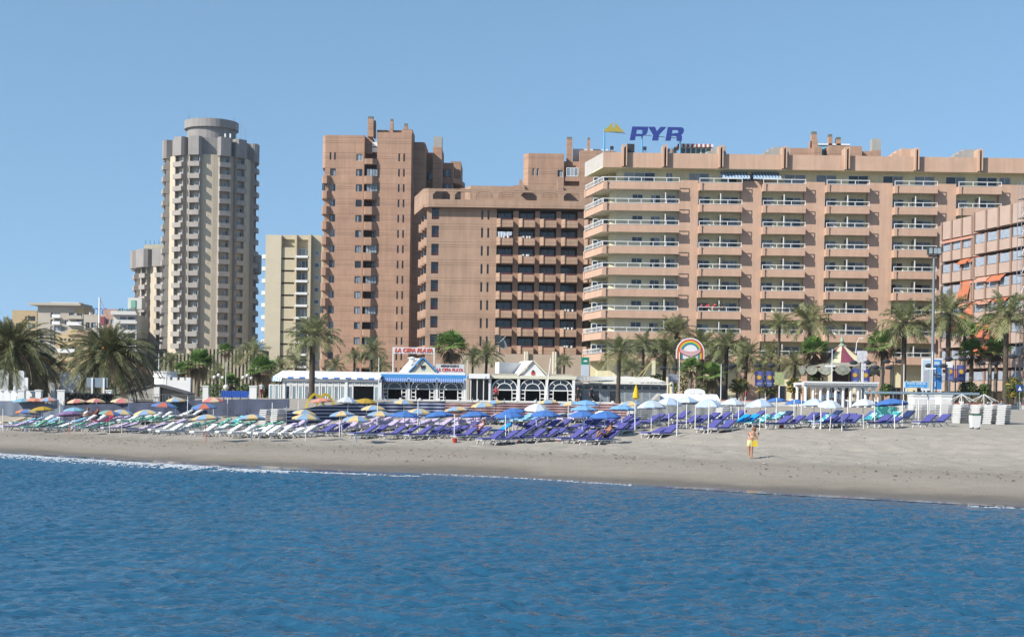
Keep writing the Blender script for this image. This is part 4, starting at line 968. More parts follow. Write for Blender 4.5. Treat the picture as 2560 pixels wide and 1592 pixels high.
# ---- glazed marquee left of it
V = Bd('glazed_marquee','long white glazed dining marquee with pitched canvas roof and blue scallops','restaurant',158,812,zb=2.85); r = V.r
vx = lambda px: V.X(px,960); vz = lambda py: V.Z(812,py)
xa, xm, xb = vx(672), vx(708), vx(951)
mb = MB(); mb.quad((vx(706),-.3,vz(943)),(xb,-.3,vz(943)),(xb,4,vz(927)),(vx(692),4,vz(926))); mb.quad((vx(674),2.0,vz(942)),(vx(706),-.3,vz(943)),(vx(692),4,vz(926))); mb.quad((vx(692),4,vz(926)),(xb,4,vz(927)),(xb,8,vz(943)),(vx(674),8,vz(943))); mb.quad((vx(674),8,vz(943)),(vx(674),2.0,vz(942)),(vx(692),4,vz(926))); mb.build('canvas_roof', canvas, r)
n = 34; mb = MB()
for i in range(n):
    a, b = vx(706)+(xb-vx(706))*i/n, vx(706)+(xb-vx(706))*(i+1)/n; dz = .08*abs(math.sin(i*.55)); mb.quad((a,-.32,vz(943)),(b,-.32,vz(943)),(b,-.34,vz(946)-dz),(a,-.34,vz(946)-dz),m=(i//2) % 2)
mb.build('valance', [canvas,stripeb], r)
mb = MB()
for i in range(8):
    a0 = Vector((vx(674),2.0,vz(942))); a1 = Vector((vx(706),-.3,vz(943))); p, q = a0.lerp(a1,i/8), a0.lerp(a1,(i+1)/8); mb.quad(p,q,q-Vector((.1,.1,.5)),p-Vector((.1,.1,.5)),m=i % 2)
mb.build('blue_valance', [M('valance_blue',(.15,.33,.66),.8,.05,3),canvas], r)
# front glazing: fixed lights above, tall doors below
segs = [(712,775),(785,865),(868,950)]
for a,b in segs:
    n = 4 if b-a < 70 else 5
    for i in range(n):
        u = a+(b-a)*i/n+1.0; v = a+(b-a)*(i+1)/n-1.0
        window(r,vx(u),0,vz(961),vx(v)-vx(u),vz(954)-vz(961),1,rwhite,.07,gl=[glass_c])
        if not (a == 868 and i in (1,2,3)): window(r,vx(u),0,0,vx(v)-vx(u),vz(963),1,rwhite,.13,gl=[rnd.choice([paleglass,glass_c,glass_d,glass_c])])
for px in (710,780,866,951): MB().box(vx(px)-.14,vx(px)+.14,-.1,.1,0,vz(946)).build('column', rwhite, r)
MB().box(vx(708),xb,-.02,.1,vz(963.5),vz(961.2)).build('transom', rwhite, r); MB().box(vx(708),xb,-.02,.1,vz(953.5),vz(945)).build('fascia', rwhite, r)
for px in (669,683,697): window(r,vx(px),.8,0,vx(682)-vx(669.5),vz(962),1,rwhite,.13,gl=[paleglass])
MB().box(vx(708),xb,6,6.2,0,vz(946)).build('back_wall', M('room_grey',(.22,.23,.23),.9,.3,1), r)
# ---- cream restaurant with three big fan-light arches
G = Bd('arched_restaurant','cream restaurant with a small gable and three large fan-light arches','restaurant',160,1330,zb=2.9); r = G.r
gx_ = lambda px: G.X(px,960); gz_ = lambda py: G.Z(1330,py); creamw = M('cream_trim',(.70,.67,.54),.8,.05,1)
x0, x1 = gx_(1223), gx_(1436)
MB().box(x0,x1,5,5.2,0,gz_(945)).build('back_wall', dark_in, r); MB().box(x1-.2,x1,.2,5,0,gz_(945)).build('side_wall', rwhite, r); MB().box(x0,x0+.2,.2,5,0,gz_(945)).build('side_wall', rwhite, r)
MB().box(x0-.1,x1+.2,-.25,5.3,gz_(947),gz_(939)).build('cornice', creamw, r)
MB().box(x0+.3,x1-.2,.6,5,gz_(939),gz_(934)).build('roof_upstand', M('grey_felt',(.45,.42,.36),.9,.2,1), r)
for a,b in ((1229,1294),(1299,1364),(1370,1433)): arch_frame(r,gx_(a),gx_(b),0,gz_(974),rwhite)
for px in (1225,1296.5,1367,1434): MB().box(gx_(px)-.15,gx_(px)+.15,-.2,.15,0,gz_(947)).build('column', rwhite, r)
ga, gb, gc, zA, zB = gx_(1300), gx_(1365), gx_(1332), gz_(940), gz_(904)
mb = MB(); mb.slab([(ga,zA),(gb,zA),(gc,zB)],-.1,4); mb.build('gable', rwhite, r)
mb = MB()
for p,q in (((ga-.2,zA-.05),(gc,zB+.05)),((gc,zB+.05),(gb+.2,zA-.05))):
    d = Vector((q[0]-p[0],0,q[1]-p[1])).normalized(); nrm = Vector((-d.z,0,d.x))*.14; P0, P1 = Vector((p[0],0,p[1])), Vector((q[0],0,q[1])); mb.slab([(P0.x,P0.z),(P1.x,P1.z),((P1+nrm).x,(P1+nrm).z),((P0+nrm).x,(P0+nrm).z)],-.3,.0)
mb.build('verge', creamw, r)
mb = MB(); mb.quad((ga-.2,-.0,zA+.05),(gc,-.0,zB+.15),(gc-1.4,6,zB+.15),(ga-1.6,6,zA)); mb.quad((gc,0,zB+.15),(gb+.2,0,zA+.05),(gb,6,zA),(gc-1.4,6,zB+.15)); mb.build('gable_roof', rwhite, r)
mb = MB(); mb.box(gc-.2,gc+.2,-.16,-.11,gz_(937),gz_(929)); mb.lathe([(0,gz_(929)),(.11,gz_(929)),(.13,gz_(926.5)),(0,gz_(924))],8,gc,-.14,m=1); mb.build('gable_emblem', [M('emblem_red',(.62,.05,.03),.6,.05),darkm], r)
MB().prism([(gx_(1237),3),(gx_(1247),1.5),(gx_(1300),4.2),(gx_(1300),6),(gx_(1237),6)],gz_(939),gz_(905),top=[(gx_(1237),3),(gx_(1247),1.5),(gx_(1300),4.2),(gx_(1300),6),(gx_(1237),6)]).build('side_roof_wall', rwhite, r)
MB().box(gx_(1172),gx_(1224),-.6,4,gz_(948),gz_(936)).build('side_canopy', canvas, r)
for px in (1176,1192,1208): MB().box(gx_(px),gx_(px)+.1,-.4,-.3,0,gz_(948)).build('canopy_post', rwhite, r)
MB().box(gx_(1172),gx_(1224),3,3.2,0,gz_(948)).build('back_wall', M('room_grey',(.22,.23,.23),.9,.3,1), r)
# ---- glazed pavilion with corrugated roof
H_ = Bd('glazed_pavilion','long glazed pavilion with pale corrugated roof beside the arched restaurant','restaurant',162,1552,zb=2.9); r = H_.r
hx_ = lambda px: H_.X(px,965); hz_ = lambda py: H_.Z(1552,py)
x0, x1 = hx_(1438), hx_(1668); corr = M('corrugated_roof',(.52,.52,.49),.6,.1,1)
mb = MB(); n = 60; L0, L1, T0, T1 = hx_(1435), hx_(1672), hx_(1448), hx_(1632)
for i in range(n):
    a, b = i/n, (i+.5)/n; c = (i+1)/n
    P = lambda t, up, dz: Vector((L0+(L1-L0)*t,-.7,hz_(956)+dz)) if not up else Vector((T0+(T1-T0)*t,5,hz_(940)+dz))
    mb.quad(P(a,0,0),P(b,0,.07),P(b,1,.07),P(a,1,0)); mb.quad(P(b,0,.07),P(c,0,0),P(c,1,0),P(b,1,.07))
mb.build('corrugated_roof', corr, r)
MB().box(L0,L1,-.72,-.6,hz_(960),hz_(957)).build('gutter', rwhite, r)
n = 11
for i in range(n):
    a = x0+(x1-x0)*i/n+.03; w = (x1-x0)/n-.06
    window(r,a,0,hz_(975),w,hz_(962)-hz_(975),1,M('grey_frame',(.5,.51,.5),.5,.05),.07,gl=[glass_d])
    window(r,a,0,0,w,hz_(976),1,M('grey_frame',(.5,.51,.5),.5,.05),.07,gl=[rnd.choice([glass_d,glass_c,glass_c])])
MB().box(x0,x1,4,4.2,0,hz_(958)).build('back_wall', M('room_grey',(.22,.23,.23),.9,.3,1), r)
# terrace wall and low white boundary in front of the restaurants
TW = thing('terrace_wall','low white terrace wall in front of the restaurants','wall',(wx(1300,1000,153),153,2.0)); tx0 = wx(950,1000,153)-TW.location.x
MB().box(tx0,wx(1690,1000,153)-TW.location.x,0,.25,0,1.12).build('wall_face', rwhite, TW)
for i in range(16): MB().box(tx0+i*2.05,tx0+i*2.05+.22,-.06,.31,0,1.25).build('pillar', rwhite, TW)
# wind-tilted flagpole
fp = thing('leaning_pole','slim white pole leaning right in front of the arched restaurant','pole',(wx(1363,1000,150),150,2.6)); mb = MB(); mb.tube((0,0,0),(wx(1377,895,150)-wx(1363,1000,150),0,wz(1377,895,150)-2.6),.07,.05,6); mb.build('pole', whitep, fp)
# ================================================================ palms
def leafmat(name, col, col2, tr=.25):
    m = bpy.data.materials.new(name); m.use_nodes = True; nt = m.node_tree; b = nt.nodes['Principled BSDF']; L = nt.links
    oi = nt.nodes.new('ShaderNodeObjectInfo'); g = nt.nodes.new('ShaderNodeNewGeometry'); nz = nt.nodes.new('ShaderNodeTexNoise'); nz.inputs['Scale'].default_value = 1.7
    L.new(g.outputs['Position'], nz.inputs['Vector']); ad = nt.nodes.new('ShaderNodeMath'); ad.operation = 'MULTIPLY_ADD'; ad.inputs[1].default_value = .9; L.new(nz.outputs['Fac'], ad.inputs[0])
    sb = nt.nodes.new('ShaderNodeMath'); sb.operation = 'MULTIPLY_ADD'; sb.inputs[1].default_value = .7; sb.inputs[2].default_value = -.3; L.new(oi.outputs['Random'], sb.inputs[0]); L.new(sb.outputs[0], ad.inputs[2])
    mx = nt.nodes.new('ShaderNodeMix'); mx.data_type = 'RGBA'; mx.inputs[6].default_value = (*col,1); mx.inputs[7].default_value = (*col2,1); L.new(ad.outputs[0], mx.inputs[0]); L.new(mx.outputs[2], b.inputs['Base Color'])
    b.inputs['Roughness'].default_value = .5; b.inputs['Specular IOR Level'].default_value = .35
    t = nt.nodes.new('ShaderNodeBsdfTranslucent'); L.new(mx.outputs[2], t.inputs[0]); ms = nt.nodes.new('ShaderNodeMixShader'); ms.inputs[0].default_value = tr
    o = nt.nodes['Material Output']; L.new(b.outputs[0], ms.inputs[1]); L.new(t.outputs[0], ms.inputs[2]); L.new(ms.outputs[0], o.inputs[0]); return m
lg_date = leafmat('date_frond', (.085,.105,.045), (.28,.285,.13)); lg_canary = leafmat('canary_frond', (.058,.074,.03), (.25,.24,.11)); lg_fan = leafmat('fan_leaf', (.055,.12,.026), (.18,.27,.07)); lg_dead = leafmat('dry_leaf', (.17,.125,.07), (.33,.26,.165)); lg_dry = leafmat('yellowed_frond', (.13,.12,.055), (.30,.25,.14))
bark = M('palm_bark', (.105,.085,.068), .95, .45, 5, .1, bump=.6); barkl = M('palm_bark_light', (.20,.165,.13), .95, .4, 5, .1, bump=.6); fruit = M('date_fruit', (.42,.20,.025), .6, .3, 5)
def frond_mesh(elev, L, droop, mat, seed, n=19, wl=.34, ww=.030):
    """feather frond: arching midrib with paired leaflets; elev in degrees"""
    r_ = random.Random(seed); mb = MB(); p = Vector((.12,0,0)); e = math.radians(elev); pts = [p.copy()]; tans = []; st = 9
    for i in range(st):
        d = Vector((math.cos(e),0,math.sin(e))); tans.append(d); p = p+d*(L/st); pts.append(p.copy()); e -= math.radians(droop)*(.5+1.2*i/st)/st
    tans.append(tans[-1]); side_curve = r_.uniform(-.12,.12)
    for i,q in enumerate(pts): q.y += side_curve*L*(i/st)**2
    for i in range(st): mb.tube(pts[i],pts[i+1],L*.009*(1-.8*i/st)+.006,L*.009*(1-.8*(i+1)/st)+.004,3,m=0,caps=False)
    for i in range(n):
        t = .13+.87*(i+.5)/n; k = min(int(t*st),st-1); f = t*st-k; b = pts[k].lerp(pts[k+1],f); d = tans[k]; up = Vector((-d.z,0,d.x))
        ll = L*wl*(math.sin(math.pi*(t*.82+.16))**.7)*r_.uniform(.82,1.1); w_ = L*ww*r_.uniform(.8,1.25)
        for s_ in (-1,1):
            a = d*.75+Vector((0,s_,0))*.78+up*.30*r_.uniform(-.8,1.4)+Vector((0,0,-.22)); a.normalize()
            tip = b+a*ll+Vector((0,0,-ll*.22*r_.random())); mid = b+a*ll*.55; wv = d*w_
            mb.quad(b-wv*.5,b+wv*.5,mid+wv*.55,mid-wv*.45); mb.quad(mid-wv*.45,mid+wv*.55,tip)
    return mb.mesh('frond',[mat])
def fan_mesh(elev, L, mat, seed, dead=False):
    r_ = random.Random(seed); mb = MB(); e = math.radians(elev); d = Vector((math.cos(e),0,math.sin(e))); up = Vector((-math.sin(e),0,math.cos(e))); pe = L*(.45 if not dead else .3)
    b = d*pe; mb.tube((0,0,0),b,.02,.016,3,caps=False); n = 15; sp = math.radians(205 if not dead else 120)
    for i in range(n):
        a = -sp/2+sp*(i+.5)/n; u = d*math.cos(a)+Vector((0,1,0))*math.sin(a); u = (u+up*.16*math.cos(a*1.3)).normalized(); ll = L*.62*(1-.25*abs(a)/sp)*r_.uniform(.85,1.08); w_ = sp/n*ll*.33
        v = u.cross(up).normalized()*w_; m_ = b+u*ll*.55; t = b+u*ll+Vector((0,0,-ll*(.25 if not dead else .5)*r_.uniform(.6,1.2)))
        mb.quad(b,m_-v,m_+v); mb.quad(m_-v,t,m_+v)
    return mb.mesh('leaf',[mat])
DATE = {}; 
def dlib(kind, mat, L, seed0, **kw):
    if kind not in DATE: DATE[kind] = [(el,[frond_mesh(el,L,dr,mat,seed0+i*7+j,**kw) for j in range(2)]) for i,(el,dr) in enumerate(((84,34),(72,48),(60,62),(47,72),(34,80),(20,80),(4,72),(-14,62),(-34,46),(-55,28)))]
    return DATE[kind]
date_l = dlib('date', lg_date, 1.0, 100); date_dry = dlib('dry', lg_dry, 1.0, 300, n=15); can_l = dlib('can', lg_canary, 1.0, 500, n=46, wl=.19, ww=.0105); can_dry = dlib('cand', lg_dead, 1.0, 700, n=38, wl=.17, ww=.0105)
FAN = [(el,[fan_mesh(el,1.0,lg_fan,900+i*3+j) for j in range(2)]) for i,el in enumerate((82,65,48,30,12,-8))]; FAND = [(el,[fan_mesh(el,1.0,lg_dead,950+i*3+j,True) for j in range(2)]) for i,el in enumerate((-5,-25,-42,-58,-72,-82))]
def trunk_obj(root, h, r0, r1, m_, lean=(0,0), boss=True):
    mb = MB(); prof = []; n = max(10,int(h/.35))
    for i in range(n+1):
        t = i/n; rr = r0+(r1-r0)*t; rr *= 1+(.06 if i % 2 else -.03); rr *= 1+.35*max(0,1-t*7); prof.append((rr,h*t))
    if boss: prof += [(r1*1.55,h+.12),(r1*1.7,h+.4),(r1*.7,h+.7),(0.02,h+.75)]
    mb.lathe(prof,9)
    for i,(x,y,z) in enumerate(mb.v):
        t = max(0,min(1,z/h)); mb.v[i] = (x+lean[0]*t*t,y+lean[1]*t*t,z)
    return mb.build('trunk', m_, root, smooth=True)
PALMS = []
def palm(kind, px, py, hw, D, label, seed, ybase=None, green=None, dry=None, trunk_r=.2, name=None):
    """crown centre at pixel (px,py), crown half width in pixels"""
    r_ = random.Random(seed); top = wp(px,py,D); xb = wx(px-(4 if kind != 'can' else 2),985,D); zb = gz(xb,D) if D < 150 else 2.98; R = hw/F*D*(1.22 if kind == 'date' else 1.06 if kind == 'can' else 1.15)
    t = thing(name or {'date':'date_palm','can':'canary_palm','fan':'fan_palm'}[kind], label, 'palm', (xb,D,zb), 0, {'date':'slender date palms along the seafront','can':'bushy palms at the left','fan':'fan palms along the seafront'}[kind])
    h = max(.4,top.z-zb-(.25 if kind == 'date' else .1)); lean = (top.x-xb,0)
    trunk_obj(t, h, trunk_r*1.1, trunk_r*.85, bark if kind != 'fan' else barkl, lean, kind != 'fan')
    base = Vector((lean[0],0,h+.35))
    def put(lib, idx, az, s, nm='frond', jit=.12):
        el, ms = lib[idx]; o = link(nm, r_.choice(ms), t, base+Vector((0,0,r_.uniform(-.15,.15)))); o.rotation_euler = (r_.uniform(-.25,.25),r_.uniform(-jit,jit),az); k = s*r_.uniform(.88,1.12); o.scale = (k,k,k); return o
    ga = 2.39996
    if kind == 'date':
        n = green or 30; L = R*1.12
        for i in range(n):
            f = i/n; put(date_l, min(9,int(f**.85*8.4)), i*ga+r_.uniform(-.3,.3), L*(.78+.3*f))
        for i in range(dry if dry is not None else 9): put(date_dry, r_.choice((6,7,8,8,9)), i*ga*1.7+r_.uniform(-.4,.4), L*.85, 'dry_frond')
    elif kind == 'can':
        n = green or 150; L = R*1.05
        for i in range(n):
            f = i/n; put(can_l, min(9,int(f*10.0)), i*ga+r_.uniform(-.25,.25), L*(.56+.5*min(1,f*2.0)+.28*max(0,f-.55)), jit=.16)
        for i in range(dry or 44): put(can_dry, r_.choice((7,8,9,9)), i*ga*1.3+r_.uniform(-.3,.3), L*1.15, 'dry_frond')
        for i in range(9):
            mb = MB(); a = i*ga; rr = random.Random(i+seed); q = Vector((math.cos(a)*R*.2,math.sin(a)*R*.2,.5+rr.uniform(-.1,.4)))
            for j in range(26):
                d = Vector((rr.gauss(0,.16),rr.gauss(0,.16),rr.gauss(-.15,.28))); u = Vector((rr.uniform(-1,1),rr.uniform(-1,1),rr.uniform(-1,1)))*.09; w_ = u.orthogonal().normalized()*.08; c_ = q+d; mb.quad(c_-u-w_,c_+u-w_,c_+u+w_,c_-u+w_)
            mb.build('fruit_cluster', fruit, t, base)
    else:
        n = green or 26; L = R*1.05
        for i in range(n):
            f = i/n; put(FAN, min(5,int(f*6)), i*ga+r_.uniform(-.3,.3), L*(.8+.25*f), 'leaf')
        for i in range(dry if dry is not None else 20): put(FAND, min(5,int(6*i/max(1,dry if dry is not None else 20))), i*ga*1.3+r_.uniform(-.3,.3), L*r_.uniform(.75,1.0), 'dead_leaf')
    PALMS.append(t); return t
palm('can', 26, 876, 116, 128, 'huge bushy palm with orange fruit at the far left edge', 1, trunk_r=.45)
palm('can', 274, 888, 102, 128, 'huge bushy palm with drooping skirt left of the round towers', 2, trunk_r=.45)
palm('can', 112, 925, 62, 140, 'smaller shaded bushy palm between the two huge ones', 3, trunk_r=.35, green=70, dry=24)
DP = [(783,842,54,150,'tall palm with thick dark trunk rising before the glazed marquee',.30),(887,893,24,172,'small palm just left of the red frame sign, left of a pair',.15),(930,875,33,170,'taller palm of the pair left of the red frame sign',.17),(952,915,26,188,'low palm tuft behind the marquee roof beside the frame sign',.15),
(740,905,28,186,'low palm tuft behind the marquee roof below the cream block',.15),(702,916,24,188,'lowest palm tuft at the left end of the marquee roof',.15),(838,914,24,190,'small palm tuft behind the marquee left of the pair',.15),(1217,888,36,168,'palm between the blue restaurant and the arched one',.17),(1183,893,26,178,'dull palm just right of the big fan palm',.15),(1411,905,20,174,'small palm behind the arched restaurant gable',.14),
(1549,882,42,151,'tall palm with bare trunk before the corrugated pavilion',.22),(1609,866,38,174,'palm with dark trunk left of the rainbow sign',.2),(1690,832,44,184,'high dense palm crown above and left of the rainbow sign',.24),(1663,886,44,176,'full palm crown touching the rainbow sign on its left',.24),(1757,862,40,182,'palm right behind the rainbow sign top',.2),(1817,866,42,160,'dark-trunked palm first to the right of the rainbow sign',.25),(1866,892,42,171,'spreading palm right of the dark-trunked one',.22),(1927,894,36,179,'feathery palm left of the blue sun banners',.22),(1949,812,33,172,'slim high palm with small crown before the hotel centre',.17),(2025,806,50,176,'high palm with spreading crown left of the carousel',.2),(1987,910,34,170,'low palm left of the carousel',.2),
(2262,812,56,150,'tall palm with hanging fronds right of the carousel',.27),(2372,786,58,150,'tall palm just right of the floodlight mast',.26),(2517,790,60,146,'tallest palm near the right edge by the scaffold',.28),(634,882,36,222,'palm before the shaded side of the slatted annexe',.2),(600,900,22,225,'thin grey palm left of the annexe corner',.16),(428,905,30,205,'dull palm before the left part of the slatted annexe',.18),(545,935,28,200,'low palm before the middle fins of the annexe',.18),(690,945,24,176,'low palm behind the left end of the marquee',.16),(1580,925,30,168,'low palm behind the corrugated pavilion roof',.18),(1900,925,30,176,'low palm behind the first sun banners',.18),(1790,900,34,184,'background palm right of the rainbow sign',.2)]
for i,(px,py,hw,D,lb,tr) in enumerate(DP): palm('date',px,py,hw,D,lb,20+i,trunk_r=tr, green=34 if hw > 38 else 26, dry=12 if D < 155 else 7)
FP = [(497,915,40,164,'large fan palm with brown skirt before the slatted annexe',.22),(455,932,26,173,'small dark fan palm left of the larger fan palm',.18),(656,930,40,166,'fan palm with brown skirt at the left end of the marquee',.22),(577,962,28,168,'low green fan palm between the globe lamps',.18),(565,880,22,215,'thin tall fan palm before the annexe fins',.16),(1128,872,46,168,'big green fan palm behind the grey board sign',.25),(1779,945,38,157,'low bright fan palm right of the rainbow sign pole',.2),(1728,925,30,157,'fan palm under the rainbow sign',.2),(2036,882,42,166,'fan palm with brown skirt left of the carousel roof',.22),(2208,868,46,160,'fan palm with wide brown skirt right of the carousel',.24),(2412,838,38,157,'upper left fan palm of the cluster by the terraced flats',.2),(2478,820,36,158,'upper right fan palm of the cluster by the terraced flats',.2),(2430,885,40,153,'lower left fan palm of the cluster by the terraced flats',.22),(2492,884,38,152,'lower right fan palm of the cluster by the terraced flats',.2)]
for i,(px,py,hw,D,lb,tr) in enumerate(FP): palm('fan',px,py,hw,D,lb,60+i,trunk_r=tr, dry=26 if hw > 36 else 12)
# ---- shrubs
def shrub(px, py0, py1, hw, D, label, seed, mats, n=420):
    r_ = random.Random(seed); z0 = wz(px,py1,D); z1 = wz(px,py0,D); x = wx(px,py1,D); w = hw/F*D; t = thing('shrub', label, 'shrub', (x,D,z0), 0, 'shrubs along the promenade'); mb = MB(); h = z1-z0
    for i in range(n):
        a, q = r_.uniform(0,6.28), r_.random()**.5; zz_ = h*(.12+.88*r_.random()); k = math.sqrt(max(.05,1-((zz_/h-.45)/.6)**2)); p = Vector((math.cos(a)*q*w*k,math.sin(a)*q*w*.8*k,zz_)); u = Vector((r_.uniform(-1,1),r_.uniform(-1,1),r_.uniform(-.6,.6))).normalized()*r_.uniform(.08,.17); v = u.orthogonal().normalized()*r_.uniform(.04,.09); mb.quad(p-u-v,p+u-v,p+u*1.1+v,p-u+v,m=0 if r_.random() < .82 else len(mats)-1)
    mb.build('foliage', mats, t); sb = MB()
    for i in range(5): sb.tube((r_.uniform(-.1,.1),r_.uniform(-.1,.1),0),(r_.uniform(-w,w)*.5,r_.uniform(-w,w)*.4,h*.75),.04,.015,5)
    sb.build('stems', bark, t); return t
lfd = leafmat('shrub_leaf',(.03,.05,.015),(.10,.15,.04)); lfo = leafmat('shrub_blossom',(.35,.20,.04),(.55,.35,.08))
for i,(px,a,b,hw,D,lb,o) in enumerate(((1848,945,985,26,158,'leafy shrub with orange blossom left of the first sun banners',1),(1918,940,990,30,157,'leafy shrub with orange blossom below the first sun banners',1),(1985,945,985,20,160,'dry looking shrub left of the pergola',1),(2040,930,965,18,166,'round green shrub before the carousel',0),(2420,955,990,26,150,'bright shrub under the right sun banners',0),(2460,960,995,16,150,'small shrub between the lamp posts at right',0),(2535,945,1000,26,142,'tall leafy shrub at the right edge',1),(530,960,1000,40,172,'dark shrub mass under the large fan palm',0),(610,960,1000,28,174,'dark shrub left of the white pillar',0),(1708,930,985,34,166,'tangled shrub under the rainbow sign',0),(1640,935,985,26,176,'shrub behind the corrugated pavilion end',0),(1760,960,990,24,166,'low shrub right of the sign poles',0),(435,955,1000,30,168,'dark shrub behind the white battlements',0),(660,965,1000,24,168,'shrub left of the marquee',0),(2215,960,992,18,158,'shrub at the foot of the carousel fan palm',0))):
    shrub(px,a,b,hw,D,lb,100+i,[lfd,lfo] if o else [lfd,lfd])
# ================================================================ sun loungers
wfr = M('lounger_white',(.74,.74,.73),.45,.06,3)
def cloth(name, col, col2=None, sc=5.0, thr=.5):
    m = M(name, col, .9, .14, 4, .15)
    if col2:
        nt = m.node_tree; b = nt.nodes['Principled BSDF']; src = b.inputs['Base Color'].links[0].from_socket
        v = nt.nodes.new('ShaderNodeTexNoise'); v.inputs['Scale'].default_value = sc; v.inputs['Detail'].default_value = 1; g = nt.nodes.new('ShaderNodeNewGeometry'); nt.links.new(g.outputs['Position'], v.inputs['Vector'])
        gt = nt.nodes.new('ShaderNodeMath'); gt.operation = 'GREATER_THAN'; gt.inputs[1].default_value = thr; nt.links.new(v.outputs['Fac'], gt.inputs[0])
        mx = nt.nodes.new('ShaderNodeMix'); mx.data_type = 'RGBA'; mx.inputs[7].default_value = (*col2,1); nt.links.new(gt.outputs[0], mx.inputs[0]); nt.links.new(src, mx.inputs[6]); nt.links.new(mx.outputs[2], b.inputs['Base Color'])
    return m
LK = {'purple':(cloth('cushion_purple',(.10,.10,.32)),'purple cushioned'),'lilac':(cloth('cushion_lilac',(.50,.42,.60)),'pale lilac cushioned'),'green':(cloth('cushion_green',(.05,.22,.16),(.30,.50,.42),6,.56),'green patterned'),'teal':(cloth('cushion_teal',(.05,.33,.38),(.45,.70,.72),5,.58),'teal and white patterned'),'blue':(cloth('cushion_light_blue',(.20,.43,.62),(.45,.62,.74),4,.6),'light blue'),'sky':(cloth('sling_sky',(.02,.32,.80)),'bright sky blue'),'white':(wfr,'plain white'),'beige':(cloth('cushion_beige',(.55,.44,.30)),'beige cushioned'),'grey':(cloth('cushion_grey',(.36,.38,.42)),'grey'),'dark':(cloth('cushion_navy',(.03,.05,.14)),'dark navy'),'crimson':(cloth('cushion_crimson',(.42,.02,.10)),'crimson')}
Wd, Bx = .66, 1.12
def lounger_proto(Ba):
    root = thing('sun_lounger','white framed sun lounger','sun lounger')
    mb = MB()
    for y in (0,Wd-.05): mb.box(0,1.95,y,y+.05,.30,.36)
    for i in range(7): mb.box(.02+i*.28,.10+i*.28,.05,Wd-.05,.31,.345)
    mb.build('frame', wfr, root)
    bl = .88; bf = MB(); c, s_ = math.cos(Ba), math.sin(Ba)
    def bk(u,v): return (Bx+u*c-v*s_, .36+u*s_+v*c)
    for y in (0,Wd-.05): p = [bk(0,0),bk(bl,0),bk(bl,.05),bk(0,.05)]; bf.slab(p,y,y+.05)
    p = [bk(bl-.08,0),bk(bl,0),bk(bl,.05),bk(bl-.08,.05)]; bf.slab(p,.05,Wd-.05)
    bf.tube((*[bk(bl*.7,0)[0]],.06,bk(bl*.7,0)[1]),(1.9,.06,.36),.018,.018,4); bf.tube((bk(bl*.7,0)[0],Wd-.06,bk(bl*.7,0)[1]),(1.9,Wd-.06,.36),.018,.018,4)
    bf.build('back_frame', wfr, root)
    for y in (.0,Wd-.05):
        for x0,x1 in ((.28,.05),(1.35,1.72)):
            lm = MB(); lm.slab([(x0-.03,.30),(x0+.05,.30),(x1+.04,0),(x1-.04,0)],y,y+.05); lm.tube((x0+.02,y+.025,.12),(x0+(x1-x0)*.5+.02,y+.025,.2),.01,.01,3) if False else None; lm.build('leg', wfr, root)
    cu = MB(); n = 6; h = .085
    for i in range(n):      # quilted seat cushion
        a, b = .02+i*(Bx-.02)/n, .02+(i+1)*(Bx-.02)/n; cu.slab([(a+.004,.362),(b-.004,.362),(b-.004,.362+h*.72),((a+b)/2,.362+h),(a+.004,.362+h*.72)],-.01,Wd+.01)
    cu.box(.02,Bx,-.005,Wd+.005,.361,.40)
    cu.build('seat_cushion', wfr, root)
    cb = MB(); n = 4
    for i in range(n):
        a, b = i*bl/n, (i+1)*bl/n; cb.slab([bk(a+.004,.052),bk(b-.004,.052),bk(b-.004,.052+h*.72),bk((a+b)/2,.052+h),bk(a+.004,.052+h*.72)],-.01,Wd+.01)
    cb.slab([bk(0,.051),bk(bl,.051),bk(bl,.09),bk(0,.09)],-.005,Wd+.005)
    cb.build('back_cushion', wfr, root)
    return root
LP = lounger_proto(math.radians(31)); remember(LP); LP2 = lounger_proto(math.radians(19)); remember(LP2); LUSED = [False]; LOUNG = []
SHELL = {}
def lounger(px, py, kind, row, D=None, rot=None, sec='', p=None):
    p = p if p is not None else (ray(px,py) if D is None else on(px,D)); c = dup(LP2 if (kind in ('green','lilac','blue','beige','grey') and rnd.random() < .75) or rnd.random() < .12 else LP)
    c.location = (p.x,p.y,p.z-.04); c.rotation_euler = (0,0,rot if rot is not None else math.radians(36+rnd.uniform(-5,5)))
    m_, nm = LK[kind]
    for ch in DUPK[c.name]:
        if 'cushion' in ch.name and m_ is not wfr: ch.material_slots[0].link = 'OBJECT'; ch.material_slots[0].material = m_
        if kind == 'white' and 'cushion' in ch.name: ch.scale = (1,1,.999)
    LOUNG.append((kind,row,px,c)); return c
DUPK = {}
_old_dup = dup
def dup(o, parent=None):
    c = o.copy(); C.objects.link(c); c.parent = parent; ks = [dup(ch, c) for ch in KIDS.get(o.name, ())]; DUPK[c.name] = ks; return c
LP_first = LP
def pairs(lst, y, kind, row):
    for x in lst: lounger(x, y, kind, row)
LUSED[0] = True      # the prototype is placed last
FR, MR, BR = 'front','middle','back'
